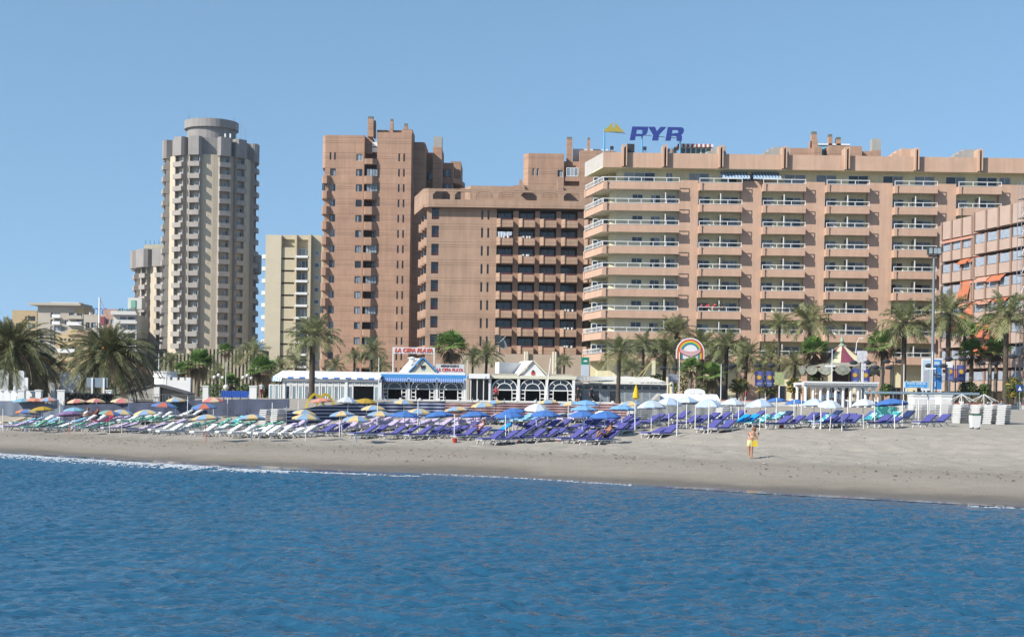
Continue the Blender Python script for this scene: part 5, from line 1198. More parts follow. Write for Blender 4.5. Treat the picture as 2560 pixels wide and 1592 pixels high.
# right of centre
for x,y in ((1618,1096),(1648,1096),(1757,1083),(1792,1083),(1930,1072),(1962,1071),(2048,1070),(2080,1070),(2112,1069),(2186,1070),(2216,1069),(2300,1068),(2332,1067)): lounger(x,y,'purple',FR)
for x,y in ((1612,1066),(1640,1064),(1700,1070),(1726,1069),(1752,1062),(1780,1061),(1868,1056),(1905,1056),(2003,1062),(2030,1062),(2075,1066),(2100,1065),(1600,1070),(1680,1058),(1820,1055),(2150,1058)): lounger(x,y,'purple',MR)
for x,y,k in ((1826,1068,'sky'),(1850,1067,'sky'),(1878,1069,'teal'),(2036,1068,'teal'),(2010,1055,'teal'),(1940,1057,'dark'),(2062,1054,'dark'),(2150,1062,'teal'),(2170,1061,'teal'),(2212,1058,'teal'),(2250,1056,'dark'),(1915,1060,'teal')): lounger(x,y,k,MR)
# centre
for x,y in ((1205,1111),(1236,1111),(1262,1108),(1311,1107),(1338,1106),(1362,1104),(1402,1110),(1432,1109),(1460,1107),(1464,1113),(1495,1112)): lounger(x,y,'purple',FR)
for x,y in ((1283,1096),(1302,1090),(1400,1086),(1322,1080),(1350,1080),(1378,1079),(1428,1082),(1455,1080),(1485,1079),(1515,1077),(1548,1076),(1420,1094),(1520,1090),(1550,1087),(1300,1076),(1535,1066),(1498,1068)): lounger(x,y,'purple',MR)
for x,y,k in ((1100,1070,'lilac'),(1126,1069,'lilac'),(1150,1068,'lilac'),(1176,1067,'lilac'),(1196,1064,'lilac'),(1222,1062,'lilac'),(1246,1061,'lilac'),(1258,1064,'blue'),(1282,1063,'blue'),(1306,1062,'blue'),(1330,1058,'lilac'),(1362,1056,'grey'),(1388,1055,'grey'),(1406,1058,'lilac'),(1434,1058,'lilac'),(1476,1058,'sky'),(1458,1056,'white'),(1228,1088,'sky'),(1140,1086,'purple'),(1108,1080,'lilac')): lounger(x,y,k,BR if y < 1080 else MR)
# left of centre
for x,y in ((786,1092),(816,1091),(884,1096),(914,1095),(958,1098),(990,1096),(1022,1099),(1050,1098),(1070,1098),(1096,1097),(1118,1096),(1140,1101),(1168,1100)): lounger(x,y,'purple',FR)
for x,y,k in ((684,1082,'lilac'),(712,1080,'lilac'),(748,1084,'lilac'),(772,1080,'lilac'),(806,1078,'lilac'),(848,1082,'lilac'),(872,1079,'lilac'),(900,1077,'lilac'),(926,1075,'lilac'),(946,1080,'lilac'),(970,1077,'lilac'),(992,1075,'lilac'),(1020,1074,'lilac'),(1042,1072,'lilac'),(1078,1076,'lilac'),(860,1070,'lilac'),(895,1066,'lilac'),(930,1064,'lilac'),(1000,1064,'lilac'),(1060,1062,'grey')): lounger(x,y,k,MR)
for x in (644,672,702,730): lounger(x,1096,'white',FR)
# left
for x,y in ((398,1090),(420,1089),(484,1092),(512,1091),(546,1092),(578,1094),(602,1093),(628,1094)): lounger(x,y,'white',FR)
for x,y,k in ((6,1077,'lilac'),(24,1076,'lilac'),(58,1079,'green'),(78,1078,'green'),(98,1077,'green'),(148,1080,'green'),(180,1080,'lilac'),(200,1080,'green'),(224,1079,'green'),(258,1081,'lilac'),(284,1080,'lilac'),(322,1085,'lilac'),(352,1083,'lilac'),(376,1086,'white'),(120,1080,'white')): lounger(x,y,k,FR)
for x,y,k in ((436,1080,'green'),(460,1079,'green'),(484,1072,'green'),(520,1074,'green'),(556,1077,'green'),(584,1075,'green'),(630,1079,'green'),(650,1077,'green'),(50,1064,'blue'),(68,1063,'blue'),(30,1068,'blue'),(116,1058,'blue'),(132,1057,'blue'),(250,1062,'lilac'),(272,1060,'lilac'),(300,1064,'green'),(328,1063,'green'),(346,1062,'green'),(380,1062,'green'),(90,1068,'blue'),(160,1066,'blue'),(560,1068,'teal')): lounger(x,y,k,MR)
for x,y,k in ((4,1054,'beige'),(24,1053,'beige'),(80,1056,'white'),(98,1055,'white'),(236,1050,'crimson'),(430,1054,'white'),(455,1053,'white'),(300,1052,'white'),(325,1051,'white'),(352,1051,'white'),(376,1050,'white'),(214,1054,'white'),(185,1054,'white')): lounger(x,y,k,BR,D=112.5+.004*x)
_p = ray(1480,1062); LP.location = _p; LP.rotation_euler = (0,0,.68)
for ch in LP.children:
    if 'cushion' in ch.name: ch.material_slots[0].link = 'OBJECT'; ch.material_slots[0].material = LK['purple'][0]
LOUNG.append(('purple',BR,1482,LP))
LP2.location = ray(410,1072); LP2.rotation_euler = (0,0,.66)
for ch in LP2.children:
    if 'cushion' in ch.name: ch.material_slots[0].link = 'OBJECT'; ch.material_slots[0].material = LK['lilac'][0]
LOUNG.append(('lilac',MR,412,LP2))
def relabel(items, fmt, group):
    """items: {key: [(x, obj)]}; numbers each kind from the left"""
    for key, lst in items.items():
        lst.sort(key=lambda t: t[0])
        for i,(x,o) in enumerate(lst): o['label'] = fmt(key, ordn(i+1), len(lst)); o['group'] = group(key)
dd = {}
for kind,row,px,o in LOUNG: dd.setdefault((kind,row),[]).append((pxof(o.location.x,o.location.y),o))
relabel(dd, lambda k,o,n: (f'{LK[k[0]][1]} sun lounger, {o} from the left in the {k[1]} rows' if n > 1 else f'only {LK[k[0]][1]} sun lounger in the {k[1]} rows'), lambda k: f'{LK[k[0]][1]} sun loungers')
# ================================================================ parasols
UMB = []
def gore(name, col): return M(name, col, .85, .06, 3, .15)
UC = {'yb':([gore('para_cream',(.66,.50,.26)),gore('para_soft_blue',(.25,.38,.55))],'cream and blue panelled'),'blue':([gore('para_blue',(.07,.18,.47))],'plain blue'),'lblue':([gore('para_light_blue',(.20,.40,.66))],'light blue'),'white':([gore('para_white',(.56,.62,.68))],'white'),'wb':([gore('para_white',(.56,.62,.68)),gore('para_ice',(.42,.53,.67))],'white and ice blue'),'gold':([gore('para_gold',(.45,.30,.05))],'dark gold'),'purple':([gore('para_purple',(.26,.17,.34))],'purple'),'multi':([gore('para_teal',(.20,.38,.36)),gore('para_orange',(.62,.24,.10)),gore('para_royal',(.12,.21,.46)),gore('para_yellow',(.58,.45,.22))],'multicoloured'),'rb':([gore('para_red',(.52,.16,.11)),gore('para_royal',(.12,.21,.46)),gore('para_green',(.12,.30,.24)),gore('para_royal',(.12,.21,.46))],'red blue and green'),'pink':([gore('para_rose',(.58,.20,.20)),gore('para_sand',(.62,.50,.32))],'red and sand panelled'),'salmon':([gore('para_salmon',(.66,.28,.20))],'salmon'),'pb':([gore('para_salmon',(.66,.28,.20)),gore('para_soft_blue',(.25,.38,.55))],'pink and blue panelled'),'sky':([gore('para_sky_teal',(.22,.42,.52))],'faded sky blue')}
can_cache = {}
def canopy_mesh(kind):
    if kind in can_cache: return can_cache[kind]
    mats = UC[kind][0]; nm = len(mats); mb = MB(); n = 16; hgt = .50 if kind in ('white','wb') else .31
    prof = [(1.0,-.10),(1.005,0),(.80,hgt*.36),(.52,hgt*.70),(.22,hgt*.93),(.0,hgt)]
    def rad(i): return 1.0 if i % 2 == 0 else .955
    k0 = 0
    for j,(rr,z) in enumerate(prof):
        for i in range(n):
            t = 2*math.pi*i/n; f = 1-(1-rad(i))*min(1,rr*1.2); sag = -.02 if (i % 2 and 0 < j < 4) else 0; mb.v.append((rr*f*math.cos(t),rr*f*math.sin(t),z+sag+(.03 if (j == 0 and i % 2) else 0)))
    for j in range(len(prof)-1):
        for i in range(n): q = (i+1) % n; mb.f.append((j*n+i,j*n+q,(j+1)*n+q,(j+1)*n+i)); mb.m.append((i//2) % nm)
    can_cache[kind] = (mb.mesh('canopy',mats), hgt); return can_cache[kind]
rib_m = MB()
for i in range(8): t = 2*math.pi*i/8; rib_m.tube((0,0,.30),(.96*math.cos(t),.96*math.sin(t),-.02),.010,.008,3,caps=False)
for i in range(8): t = 2*math.pi*i/8; rib_m.tube((0,0,-.02),(.5*math.cos(t),.5*math.sin(t),.12),.008,.008,3,caps=False)
rib_me = rib_m.mesh('ribs',[M('rib_grey',(.5,.5,.5),.5,.05)])
pole_w = MB().tube((0,0,0),(0,0,1),.024,.020,6).mesh('pole',[whpl]); pole_b = MB().tube((0,0,0),(0,0,1),.022,.02,6).mesh('pole',[M('pole_blue',(.10,.25,.45),.5,.05)]); pole_r = MB().tube((0,0,0),(0,0,1),.024,.02,6).mesh('pole',[M('pole_red',(.60,.10,.05),.5,.05)])
def parasol(px, rim, w, kind, D=None, hrim=None, tilt=None):
    def gap(D): x = wx(px,rim,D); return wz(px,rim,D)-gz(x,D)
    if D is None:
        a, b = 78.0, 149.0; tgt = hrim or (1.52 if kind in ('white','wb') else 1.42)
        for _ in range(40):
            m_ = (a+b)/2
            if gap(m_) > tgt: a = m_
            else: b = m_
        D = a
    x = wx(px,rim,D); z = gz(x,D); h = wz(px,rim,D)-z; R = max(.8,min(1.25,w/2/F*D))
    o = thing('beach_parasol','parasol','parasol',(x,D,z)); cm, hg = canopy_mesh(kind)
    tl = tilt if tilt is not None else (rnd.uniform(-.09,.09),rnd.uniform(-.09,.09))
    c = link('canopy', cm, o, (0,0,h)); c.scale = (R,R,R); c.rotation_euler = (tl[0],tl[1],rnd.uniform(0,6)); rb = link('ribs', rib_me, c); rb.scale = (1,1,hg/.36)
    pm_ = pole_w if kind in ('white','wb') or rnd.random() < .5 else (pole_b if rnd.random() < .6 else pole_r if px < 700 else pole_w)
    p = link('pole', pm_, o, (0,0,-.2)); p.scale = (1.15,1.15,h+.2+hg*R*.98); p.rotation_euler = (tl[0]*.6,tl[1]*.6,0)
    UMB.append((kind,x,D,o)); return o
for a in ((107,1024,54,'gold'),(68,1031,46,'multi'),(172,1036,58,'purple'),(186,1026,52,'sky'),(275,1034,44,'multi'),(305,1032,54,'yb'),(365,1033,62,'yb'),(412,1015,66,'rb'),(510,1018,66,'rb'),(516,1046,70,'yb'),(630,1046,70,'yb'),(533,1001,56,'pink'),(440,1001,50,'yb'),(192,1004,46,'pink'),(240,1003,48,'pink'),(307,1004,60,'pink'),(122,1000,46,'pb'),(57,1003,42,'sky'),(88,1002,40,'salmon'),
 (803,1003,55,'salmon'),(868,1005,52,'white'),(915,1004,52,'gold'),(1010,1006,44,'yb'),(761,1033,62,'yb'),(765,1045,70,'yb'),(856,1037,66,'yb'),(892,1049,70,'yb'),(933,1022,64,'yb'),(951,1037,68,'yb'),(1013,1039,74,'blue'),(1049,1030,62,'yb'),(1098,1039,76,'blue'),(1144,1026,68,'yb'),(1188,1039,76,'blue'),(1208,1014,62,'yb'),(1238,1008,44,'yb'),(1282,1030,66,'blue'),(1273,1039,74,'blue'),(1343,1024,64,'white'),(1369,1007,54,'yb'),(1363,1037,76,'blue'),(1428,1010,42,'yb'),(1467,1010,66,'lblue'),(1461,1024,70,'lblue'),(1455,1037,66,'blue'),(1513,1040,78,'blue'),(1575,1011,60,'yb'),(1556,1022,68,'lblue'),
 (1629,1018,72,'wb'),(1673,1010,66,'wb'),(1772,1014,70,'wb'),(1832,1011,60,'white'),(1900,1015,72,'wb'),(1941,1002,44,'blue'),(1990,1007,48,'blue'),(2036,1012,66,'wb'),(2075,1015,46,'white'),(2160,1012,58,'white'),(2228,1009,84,'blue'),(1718,1006,60,'wb')): parasol(*a)
dd = {}
for kind,x,D,o in UMB: dd.setdefault(kind,[]).append((pxof(x,D),o))
relabel(dd, lambda k,o,n: (f'{UC[k][1]} beach parasol, {o} from the left of its kind' if n > 1 else f'the only {UC[k][1]} beach parasol'), lambda k: f'{UC[k][1]} parasols')
# closed yellow parasol
o = thing('closed_parasol','tall closed yellow parasol in front of the corrugated pavilion','parasol',tuple(on(1589,128))); zt_ = wz(1589,961,128)-o.location.z; zb_2 = wz(1589,998,128)-o.location.z
mb = MB(); mb.lathe([(.10,zb_2),(.30,zb_2+.15),(.22,(zb_2+zt_)/2),(.05,zt_-.05),(0,zt_)],10); mb.build('folded_canopy', M('para_bright_yellow',(.72,.48,.02),.8,.1,4), o); link('pole', pole_w, o).scale = (1.3,1.3,zb_2+.2)
# bare parasol poles
BP = [(1692,1000,90),(1770,1006,90),(1846,994,96),(1862,992,98),(1915,992,94),(1940,994,94),(1984,998,96),(2002,990,98),(2052,992,94),(2105,1032,91),(2052,1030,92),(2118,1000,98),(2187,994,95),(2237,1036,92),(2256,1000,97),(1716,1010,94),(1738,1012,94),(1828,992,100),(1588,1008,92),(1136,1036,92),(1265,1037,92),(942,1006,98),(1045,1002,98),(849,1030,96),(148,994,112),(319,995,112),(468,990,112),(568,994,114),(682,1006,100),(745,1000,112),(8,1022,104),(2318,1000,97),(2296,1000,98),(2350,990,99),(1960,1040,95),(1420,1015,98)]
bpl = []
for px,pt,D in BP:
    p = on(px,D); h = wz(px,pt,D)-p.z; o = thing('parasol_pole','bare pole','pole',tuple(p)); q = link('pole', pole_w if px > 600 else (pole_b if px % 2 else pole_w), o, (0,0,-.2)); q.scale = (1.5,1.5,h+.2); q.rotation_euler = (rnd.uniform(-.02,.02),rnd.uniform(-.03,.03),0); bpl.append((px,o))
relabel({'x':bpl}, lambda k,o,n: f'bare parasol pole without canopy, {o} from the left', lambda k: 'bare parasol poles')
# bare white parasol frames at the right
for i,(px,ap,D) in enumerate(((2403,985,104),(2459,985,105))):
    p = on(px,D); h = wz(px,ap,D)-p.z; o = thing('bare_parasol',('left' if i == 0 else 'right')+' one of two bare white parasol frames above the lounger stacks','parasol frame',tuple(p),0,'bare parasol frames'); link('pole', pole_w, o).scale = (1.4,1.4,h)
    for j in range(8):
        t = 2*math.pi*j/8+.3; MB().tube((0,0,h),(1.05*math.cos(t),1.05*math.sin(t),h-.55),.02,.015,4).build('rib', whpl, o)
# ================================================================ windscreens and fences
def stripe_cloth(name, c1, c2, per, duty=.42):
    m = M(name, c1, .9, .12, 2, .15); nt = m.node_tree; b = nt.nodes['Principled BSDF']; src = b.inputs['Base Color'].links[0].from_socket
    tc = nt.nodes.new('ShaderNodeTexCoord'); sp = nt.nodes.new('ShaderNodeSeparateXYZ'); nt.links.new(tc.outputs['Object'], sp.inputs[0])
    def mt(op, a, c=None):
        n = nt.nodes.new('ShaderNodeMath'); n.operation = op
        for i, v in enumerate((a, c)):
            if v is None: continue
            if isinstance(v,(int,float)): n.inputs[i].default_value = v
            else: nt.links.new(v, n.inputs[i])
        return n.outputs[0]
    k = mt('LESS_THAN', mt('FRACT', mt('DIVIDE', sp.outputs['Z'], per)), duty)
    mx = nt.nodes.new('ShaderNodeMix'); mx.data_type = 'RGBA'; mx.inputs[7].default_value = (*c2,1); nt.links.new(k, mx.inputs[0]); nt.links.new(src, mx.inputs[6]); nt.links.new(mx.outputs[2], b.inputs['Base Color']); return m
def screen(name, label, pts, h, mat, posts=True, post_m=None, wav=.06, cat='windscreen'):
    """pts: list of (px,D) along the foot"""
    P3 = [on(px,D) for px,D in pts]; o = thing(name,label,cat,tuple(P3[0])); mb = MB(); segs = 14; first = P3[0]
    for a,b in zip(P3,P3[1:]):
        for i in range(segs):
            p, q = a.lerp(b,i/segs)-first, a.lerp(b,(i+1)/segs)-first; wv = lambda t: wav*math.sin(t*math.pi*2)
            u, v = wv(i/segs*2), wv((i+1)/segs*2); zp, zq = .02, .02
            mb.quad((p.x,p.y+u,p.z+zp),(q.x,q.y+v,q.z+zq),(q.x,q.y+v*.4,q.z+h-.04*abs(math.sin(math.pi*(i+1)/segs))),(p.x,p.y+u*.4,p.z+h-.04*abs(math.sin(math.pi*i/segs))))
    mb.build('cloth', mat, o)
    if posts:
        for p in P3: MB().tube(p-first+Vector((0,.05,-.2)),p-first+Vector((0,.05,h+.35)),.03,.03,6).build('post', post_m or gal, o)
    return o
scn = stripe_cloth('screen_navy_stripe',(.035,.045,.10),(.30,.33,.42),.26); scb = stripe_cloth('screen_brown_stripe',(.16,.08,.085),(.42,.32,.32),.20,.3); scg = M('screen_grey',(.17,.20,.26),.9,.12,1.5,.15); scm = M('mesh_screen_slate',(.085,.10,.15),.9,.22,1.5,.15)
screen('windscreen','plain slate grey windscreen fence at the far left of the beach',[(-30,119),(40,118.5),(100,118),(158,117.5)],1.25,scg)
screen('windscreen','dark mesh windscreen behind the left loungers',[(158,117.5),(240,117),(330,116.5),(420,116),(520,115.5),(620,115),(722,114)],1.38,scm)
screen('windscreen','navy windscreen with pale stripes behind the yellow and blue parasols',[(716,104),(800,106.5),(880,109),(960,110.5),(1040,111.5),(1112,112)],1.25,scn)
screen('windscreen','brown windscreen with pale stripes behind the centre parasols',[(1112,112),(1180,112),(1260,112.2),(1340,112.5),(1420,112.5),(1500,112.5),(1568,112)],1.15,scb)
screen('windscreen','grey reed screen behind the purple loungers at right',[(1590,112),(1650,112),(1720,112),(1790,112),(1850,111)],1.1,M('reed_grey',(.30,.31,.31),.9,.25,3,.15))
# ================================================================ promenade furniture, signs, kiosks
def at(px, py, D): return wp(px,py,D)
def rel(o, px, py, D): return wp(px,py,D)-Vector(o.location)
# ---- rainbow arch sign (mascot left out)
o = thing('rainbow_sign','white arch sign with rainbow bands on slim poles among the palms','sign',(wx(1724,985,160),160,2.9)); zb = wz(1724,897,160)-2.9; R = 35.5/F*160; zc = zb+(897-880)/F*160
def arch_poly(r_, n=20): return [(-r_,zb)]+[(-r_*math.cos(math.pi*i/n),zc+r_*math.sin(math.pi*i/n)*1.0) for i in range(n+1)]+[(r_,zb)]
MB().slab(arch_poly(R)[::-1],0,.12).build('backboard', M('sign_white',(.78,.78,.78),.6,.03,2), o)
for i,(c,k) in enumerate((('red',(.55,.03,.03)),('orange',(.70,.24,.03)),('yellow',(.70,.55,.06)),('green',(.08,.36,.08)),('blue',(.03,.20,.48)))):
    r1 = R*(.915-.075*i); r0 = r1-R*.077; mb = MB(); n = 20; pts1 = arch_poly(r1); pts0 = arch_poly(r0)
    for a in range(len(pts1)-1): mb.slab([pts1[a],pts1[a+1],pts0[a+1],pts0[a]],-.02-.002*i,-.001)
    mb.build('rainbow_band', M('rainbow_'+c,k,.55,.04,3), o)
mb = MB(); n = 12
for i in range(n):
    f = lambda t: (-.72*R+1.44*R*t, zb+R*.20+R*.30*(2*t-1)**2); a, b = f(i/n), f((i+1)/n); mb.slab([(a[0],a[1]),(b[0],b[1]),(b[0],b[1]+R*.26),(a[0],a[1]+R*.26)],-.09,-.05)
mb.build('ribbon', M('ribbon_pink',(.62,.40,.42),.6,.05,3), o)
mb = MB()
for i in range(n):
    f = lambda t: (-.76*R+1.52*R*t, zb+R*.17+R*.30*(2*t-1)**2); a, b = f(i/n), f((i+1)/n); mb.slab([(a[0],a[1]),(b[0],b[1]),(b[0],b[1]+R*.32),(a[0],a[1]+R*.32)],-.06,-.045)
mb.build('ribbon_edge', M('rainbow_red',(.55,.03,.03)), o)
MB().tube((-.75*R,-.1,0),(-.75*R,-.1,zb+R*.45),.05,.05,6).build('post', whitep, o)
MB().tube((.15*R,.1,0),(.15*R,.1,zb+.3),.08,.06,6).build('post', whitep, o)
mb = MB(); mb.lathe([(0,-.28),(.2,-.2),(.28,0),(.2,.2),(0,.28)],10,.15*R,-.3); 
for i,(x,y,z) in enumerate(mb.v): mb.v[i] = (x,y,z+zb+.05)
mb.build('globe', M('lamp_globe',(.62,.64,.64),.3,.1,3), o)
# ---- green and white box sign
o = thing('box_sign','green topped white box sign on the pavilion roof','sign',(wx(1464,936,160.5),160.5,wz(1464,940,160.5))); w = 11/F*160.5; h1, h0 = rel(o,1464,893,160.5).z, rel(o,1464,911,160.5).z
MB().box(-w,w*.75,-.3,.6,0,h0).build('panel', M('panel_ice',(.50,.56,.64),.5,.06,2), o); MB().box(-w,w*.75,-.31,.61,h0,h1).build('green_panel', M('panel_green',(.01,.22,.14),.5,.06,2), o)
mb = MB(); 
for i in range(6): a0, a1 = math.pi*i/6, math.pi*(i+1)/6; mb.slab([(-.05+.24*math.cos(a0),h0+.3+.18*math.sin(a0)),(-.05+.24*math.cos(a1),h0+.3+.18*math.sin(a1)),(-.05,h0+.3)],-.33,-.312)
mb.build('emblem', whitep, o)
# ---- yellow-white blank sign with braces
o = thing('braced_sign','narrow cream sign panel held by two yellow braces on the pavilion roof','sign',(wx(1634,943,161),161,wz(1634,945,161))); hh = rel(o,1634,901,161).z
MB().box(-.22,.18,-.05,.05,.35,hh).build('panel', M('cream_sign',(.70,.66,.45),.6,.05,2), o)
for dx in (-1.9,-1.35): MB().tube((dx,0,0),(-.2,0,hh-.1),.04,.04,5).build('brace', M('brace_yellow',(.62,.52,.20),.6,.05), o)
# ---- carousel
o = thing('carousel','carousel with cream and maroon striped tent roof and ornate scalloped rim','carousel',(wx(2103,985,168),168,2.98)); zr_ = rel(o,2103,908,168).z; za_ = rel(o,2103,866,168).z; R = 4.7
mb = MB(); n = 24; Rt = 3.6
for i in range(n):
    a0, a1 = 2*math.pi*(i-1)/n, 2*math.pi*i/n
    for (ra,zA),(rb,zB),f in (((R,zr_-.45),(Rt,zr_),2),((Rt,zr_),(Rt*.5,zr_+(za_-zr_)*.5),0),((Rt*.5,zr_+(za_-zr_)*.5),(.10,za_+.2),0)):
        mb.quad((ra*math.cos(a0),ra*math.sin(a0),zA),(ra*math.cos(a1),ra*math.sin(a1),zA),(rb*math.cos(a1),rb*math.sin(a1),zB),(rb*math.cos(a0),rb*math.sin(a0),zB),m=2 if f else (i//2) % 2)
mb.build('tent_roof', [M('tent_cream',(.78,.72,.46),.8,.05,2),M('tent_maroon',(.22,.05,.09),.8,.05,2),M('tent_grey',(.34,.32,.27),.8,.1,2)], o)
orn = M('ornate_rim',(.26,.27,.22),.6,.5,3)
for i in range(16):
    a = 2*math.pi*(i+.5)/16; mb = MB(); w = R*math.tan(math.pi/16)
    mb.slab([(-w,-.15),(-w*.6,-.55),(0,-.72),(w*.6,-.55),(w,-.15),(w*.75,.22),(w*.35,.40),(-w*.35,.40),(-w*.75,.22)],-.06,.06); mb.slab([(-.3,-.1),(0,-.34),(.3,-.1),(.22,.2),(-.22,.2)],-.09,-.062,m=1); q = mb.build('rim_shield', [orn,M('rim_mirror',(.30,.32,.29),.25,.2,4)], o, (R*1.02*math.sin(a),-R*1.02*math.cos(a),zr_-.75), rz=a)
for i in range(12):
    a = 2*math.pi*i/12; MB().tube((R*.8*math.cos(a),R*.8*math.sin(a),.4),(R*.8*math.cos(a),R*.8*math.sin(a),zr_-.2),.04,.04,6).build('brass_pole', M('brass',(.45,.33,.12),.35,.1,2,metal=.7), o)
mb = MB(); mb.lathe([(0,.05),(R*.98,.05),(R*.98,.45),(0,.45)],24); mb.build('platform', M('platform_red',(.25,.05,.05),.7,.1,2), o)
mb = MB(); mb.lathe([(1.2,.45),(1.2,zr_)],12); mb.build('centre_drum', M('drum_dark',(.10,.07,.06),.7,.4,2), o)
mb = MB(); mb.lathe([(.35,za_-.1),(.45,za_+.1),(.15,za_+.35),(.3,za_+.6),(.12,za_+1.0),(.0,za_+1.5)],8); mb.build('finial', M('finial_verdigris',(.35,.42,.34),.6,.3,3), o)
hm = M('horse_paint',(.62,.56,.48),.5,.3,4)
for i in range(8):      # galloping horses on the platform
    a = 2*math.pi*(i+.3)/8; mb = MB(); mb.lathe([(0,-.5),(.17,-.42),(.21,0),(.18,.4),(0,.5)],8)
    mb.v = [(z,y,1.25+x) for x,y,z in mb.v]
    mb.tube((.38,0,1.3),(.62,0,1.75),.11,.08,6); mb.tube((.6,0,1.78),(.86,0,1.62),.085,.05,6)
    for dx,sx_ in ((.32,.25),(.3,.1),(-.35,-.2),(-.38,-.35)): mb.tube((dx,.08,1.15),(dx+sx_,.08,.85),.05,.04,5); mb.tube((dx+sx_,.08,.85),(dx+sx_*.6,.08,.58),.04,.03,5)
    mb.tube((-.46,0,1.35),(-.7,0,1.0),.05,.02,5); mb.build('horse', hm, o, (R*.68*math.cos(a),R*.68*math.sin(a),.1), rz=a+1.57)
# ---- white pergola
o = thing('pergola','white beach pergola with slatted roof and round columns','pergola',(wx(2098,1010,138),138,2.4)); x0, x1 = rel(o,2008,960,138).x, rel(o,2190,960,138).x; zt_ = rel(o,2098,955,138).z
for i in range(10):
    x = x0+.25+(x1-x0-.5)*i/9
    for y in (0,4.0): 
        if y and i % 3: continue
        mb = MB(); mb.lathe([(.22,-.6),(.22,.1),(.15,.2),(.14,zt_-.75),(.2,zt_-.6),(.2,zt_-.5)],10,x,y); mb.build('column', rwhite, o)
for y in (-.1,3.9): MB().box(x0-.1,x1+.1,y,y+.2,zt_-.5,zt_-.28).build('beam', rwhite, o)
slm = MB().box(-.045,.045,-.55,4.5,zt_-.28,zt_-.06).mesh('slat',[rwhite])
n = 46
for i in range(n): link('slat', slm, o, (x0+(x1-x0)*i/(n-1),0,0))
MB().box(x0-.15,x1+.15,-.62,-.55,zt_-.12,zt_+.04).build('front_trim', rwhite, o)
mb = MB()
for i in range(14): a, b = x0+1.7+i*.17, x0+1.7+(i+1)*.17; f = lambda x: zt_-1.35+.35*math.sin((x-x0-1.7)/2.4*math.pi); mb.quad((a,.3,f(a)-.5),(b,.3,f(b)-.5),(b,.3,f(b)),(a,.3,f(a)),m=i % 2)
mb.build('blue_banner', [M('banner_sky',(.25,.55,.78),.8,.1,2),canvas], o)
MB().box(x0,x1+3.0,5.5,5.7,-.3,1.2).build('back_counter', rwhite, o)
# ---- long flat canopy with white kiosks
o = thing('flat_canopy','long thin grey-blue flat canopy on slim posts at the right','canopy',(wx(2310,1010,134),134,2.2)); x0, x1 = rel(o,2186,982,134).x, rel(o,2436,982,134).x; zt_ = rel(o,2310,981,134).z
MB().prism([(x0,-.5),(x1,-1.5),(x1,4),(x0,4)],zt_-.16,zt_+.05).build('roof', M('canopy_blue_grey',(.20,.28,.35),.5,.1,1), o)
for i in range(7): MB().tube((x0+.4+(x1-x0-.8)*i/6,.2,-.6),(x0+.4+(x1-x0-.8)*i/6,.2,zt_-.16),.06,.06,6).build('post', whitep, o)
kk = [(2352,2380,990,1048,118,'tall white kiosk cabinet left of the lounger stacks'),(2282,2318,990,1030,128,'low white kiosk cabinet under the flat canopy'),(2318,2346,990,1032,128,'white kiosk cabinet with blue stripe under the flat canopy')]
for a,b,c,d,D,lb in kk:
    z0 = gz(wx((a+b)/2,d,D),D); o = thing('kiosk',lb,'kiosk',(wx((a+b)/2,d,D),D,z0),0,'white kiosk cabinets'); w = (b-a)/2/F*D; h = wz((a+b)/2,c,D)-z0; MB().box(-w,w,0,1.6,-.1,h).build('cabinet', rwhite, o); MB().box(-w-.06,w+.06,-.06,1.66,h+.002,h+.1).build('lid', whpl, o); MB().box(-w*.8,w*.8,-.03,-.003,.15,h-.25).build('door', M('kiosk_door',(.70,.68,.66),.6,.05,2), o)
    if 'stripe' in lb: MB().box(-w*.95,-w*.82,-.04,-.031,0,h).build('stripe', M('kiosk_blue',(.05,.25,.60),.6,.05), o)
# ---- white pavilion right edge & low walls
o = thing('boundary_wall','long low white promenade wall with pillars behind the right beach','wall',(wx(2200,1000,147),147,2.3)); xa, xb = rel(o,1690,995,147).x, rel(o,2640,995,147).x
MB().box(xa,xb,0,.3,-.4,1.15).build('wall_face', M('promenade_white',(.62,.61,.58),.8,.08,1), o); MB().box(xa,xb,-.02,.32,1.152,1.26).build('coping', M('coping_red',(.40,.12,.10),.8,.1,1), o)
for i in range(14): MB().box(xa+i*2.9,xa+i*2.9+.35,-.08,.38,-.4,1.45).build('pillar', rwhite, o)
# ---- blue-and-white billboard
def billboard(label, px0, px1, py0, py1, D, parts, base=985):
    o = thing('billboard',label,'billboard',(wx((px0+px1)/2,base,D),D,2.7)); a, b = rel(o,(px0),(py0+py1)/2,D).x, rel(o,px1,(py0+py1)/2,D).x; t, u = rel(o,(px0+px1)/2,py0,D).z, rel(o,(px0+px1)/2,py1,D).z
    MB().box(a,b,0,.15,u,t).build('board', M('sign_white',(.78,.78,.78),.6,.03,2), o)
    for i,(fx0,fx1,fz0,fz1,m_) in enumerate(parts): MB().box(a+(b-a)*fx0,a+(b-a)*fx1,-.012-.004*i,-.002,u+(t-u)*fz0,u+(t-u)*fz1).build('print', m_, o)
    for x in (a+.15,b-.15): MB().box(x-.06,x+.06,.02,.13,-.2,u).build('post', whitep, o)
    return o
bb = M('board_blue',(.03,.22,.60),.5,.06,2); bp = M('board_pale',(.50,.64,.74),.5,.12,2); bgry = M('board_building_grey',(.42,.44,.50),.6,.15,2); bpn = M('board_park',(.42,.48,.36),.6,.3,3)
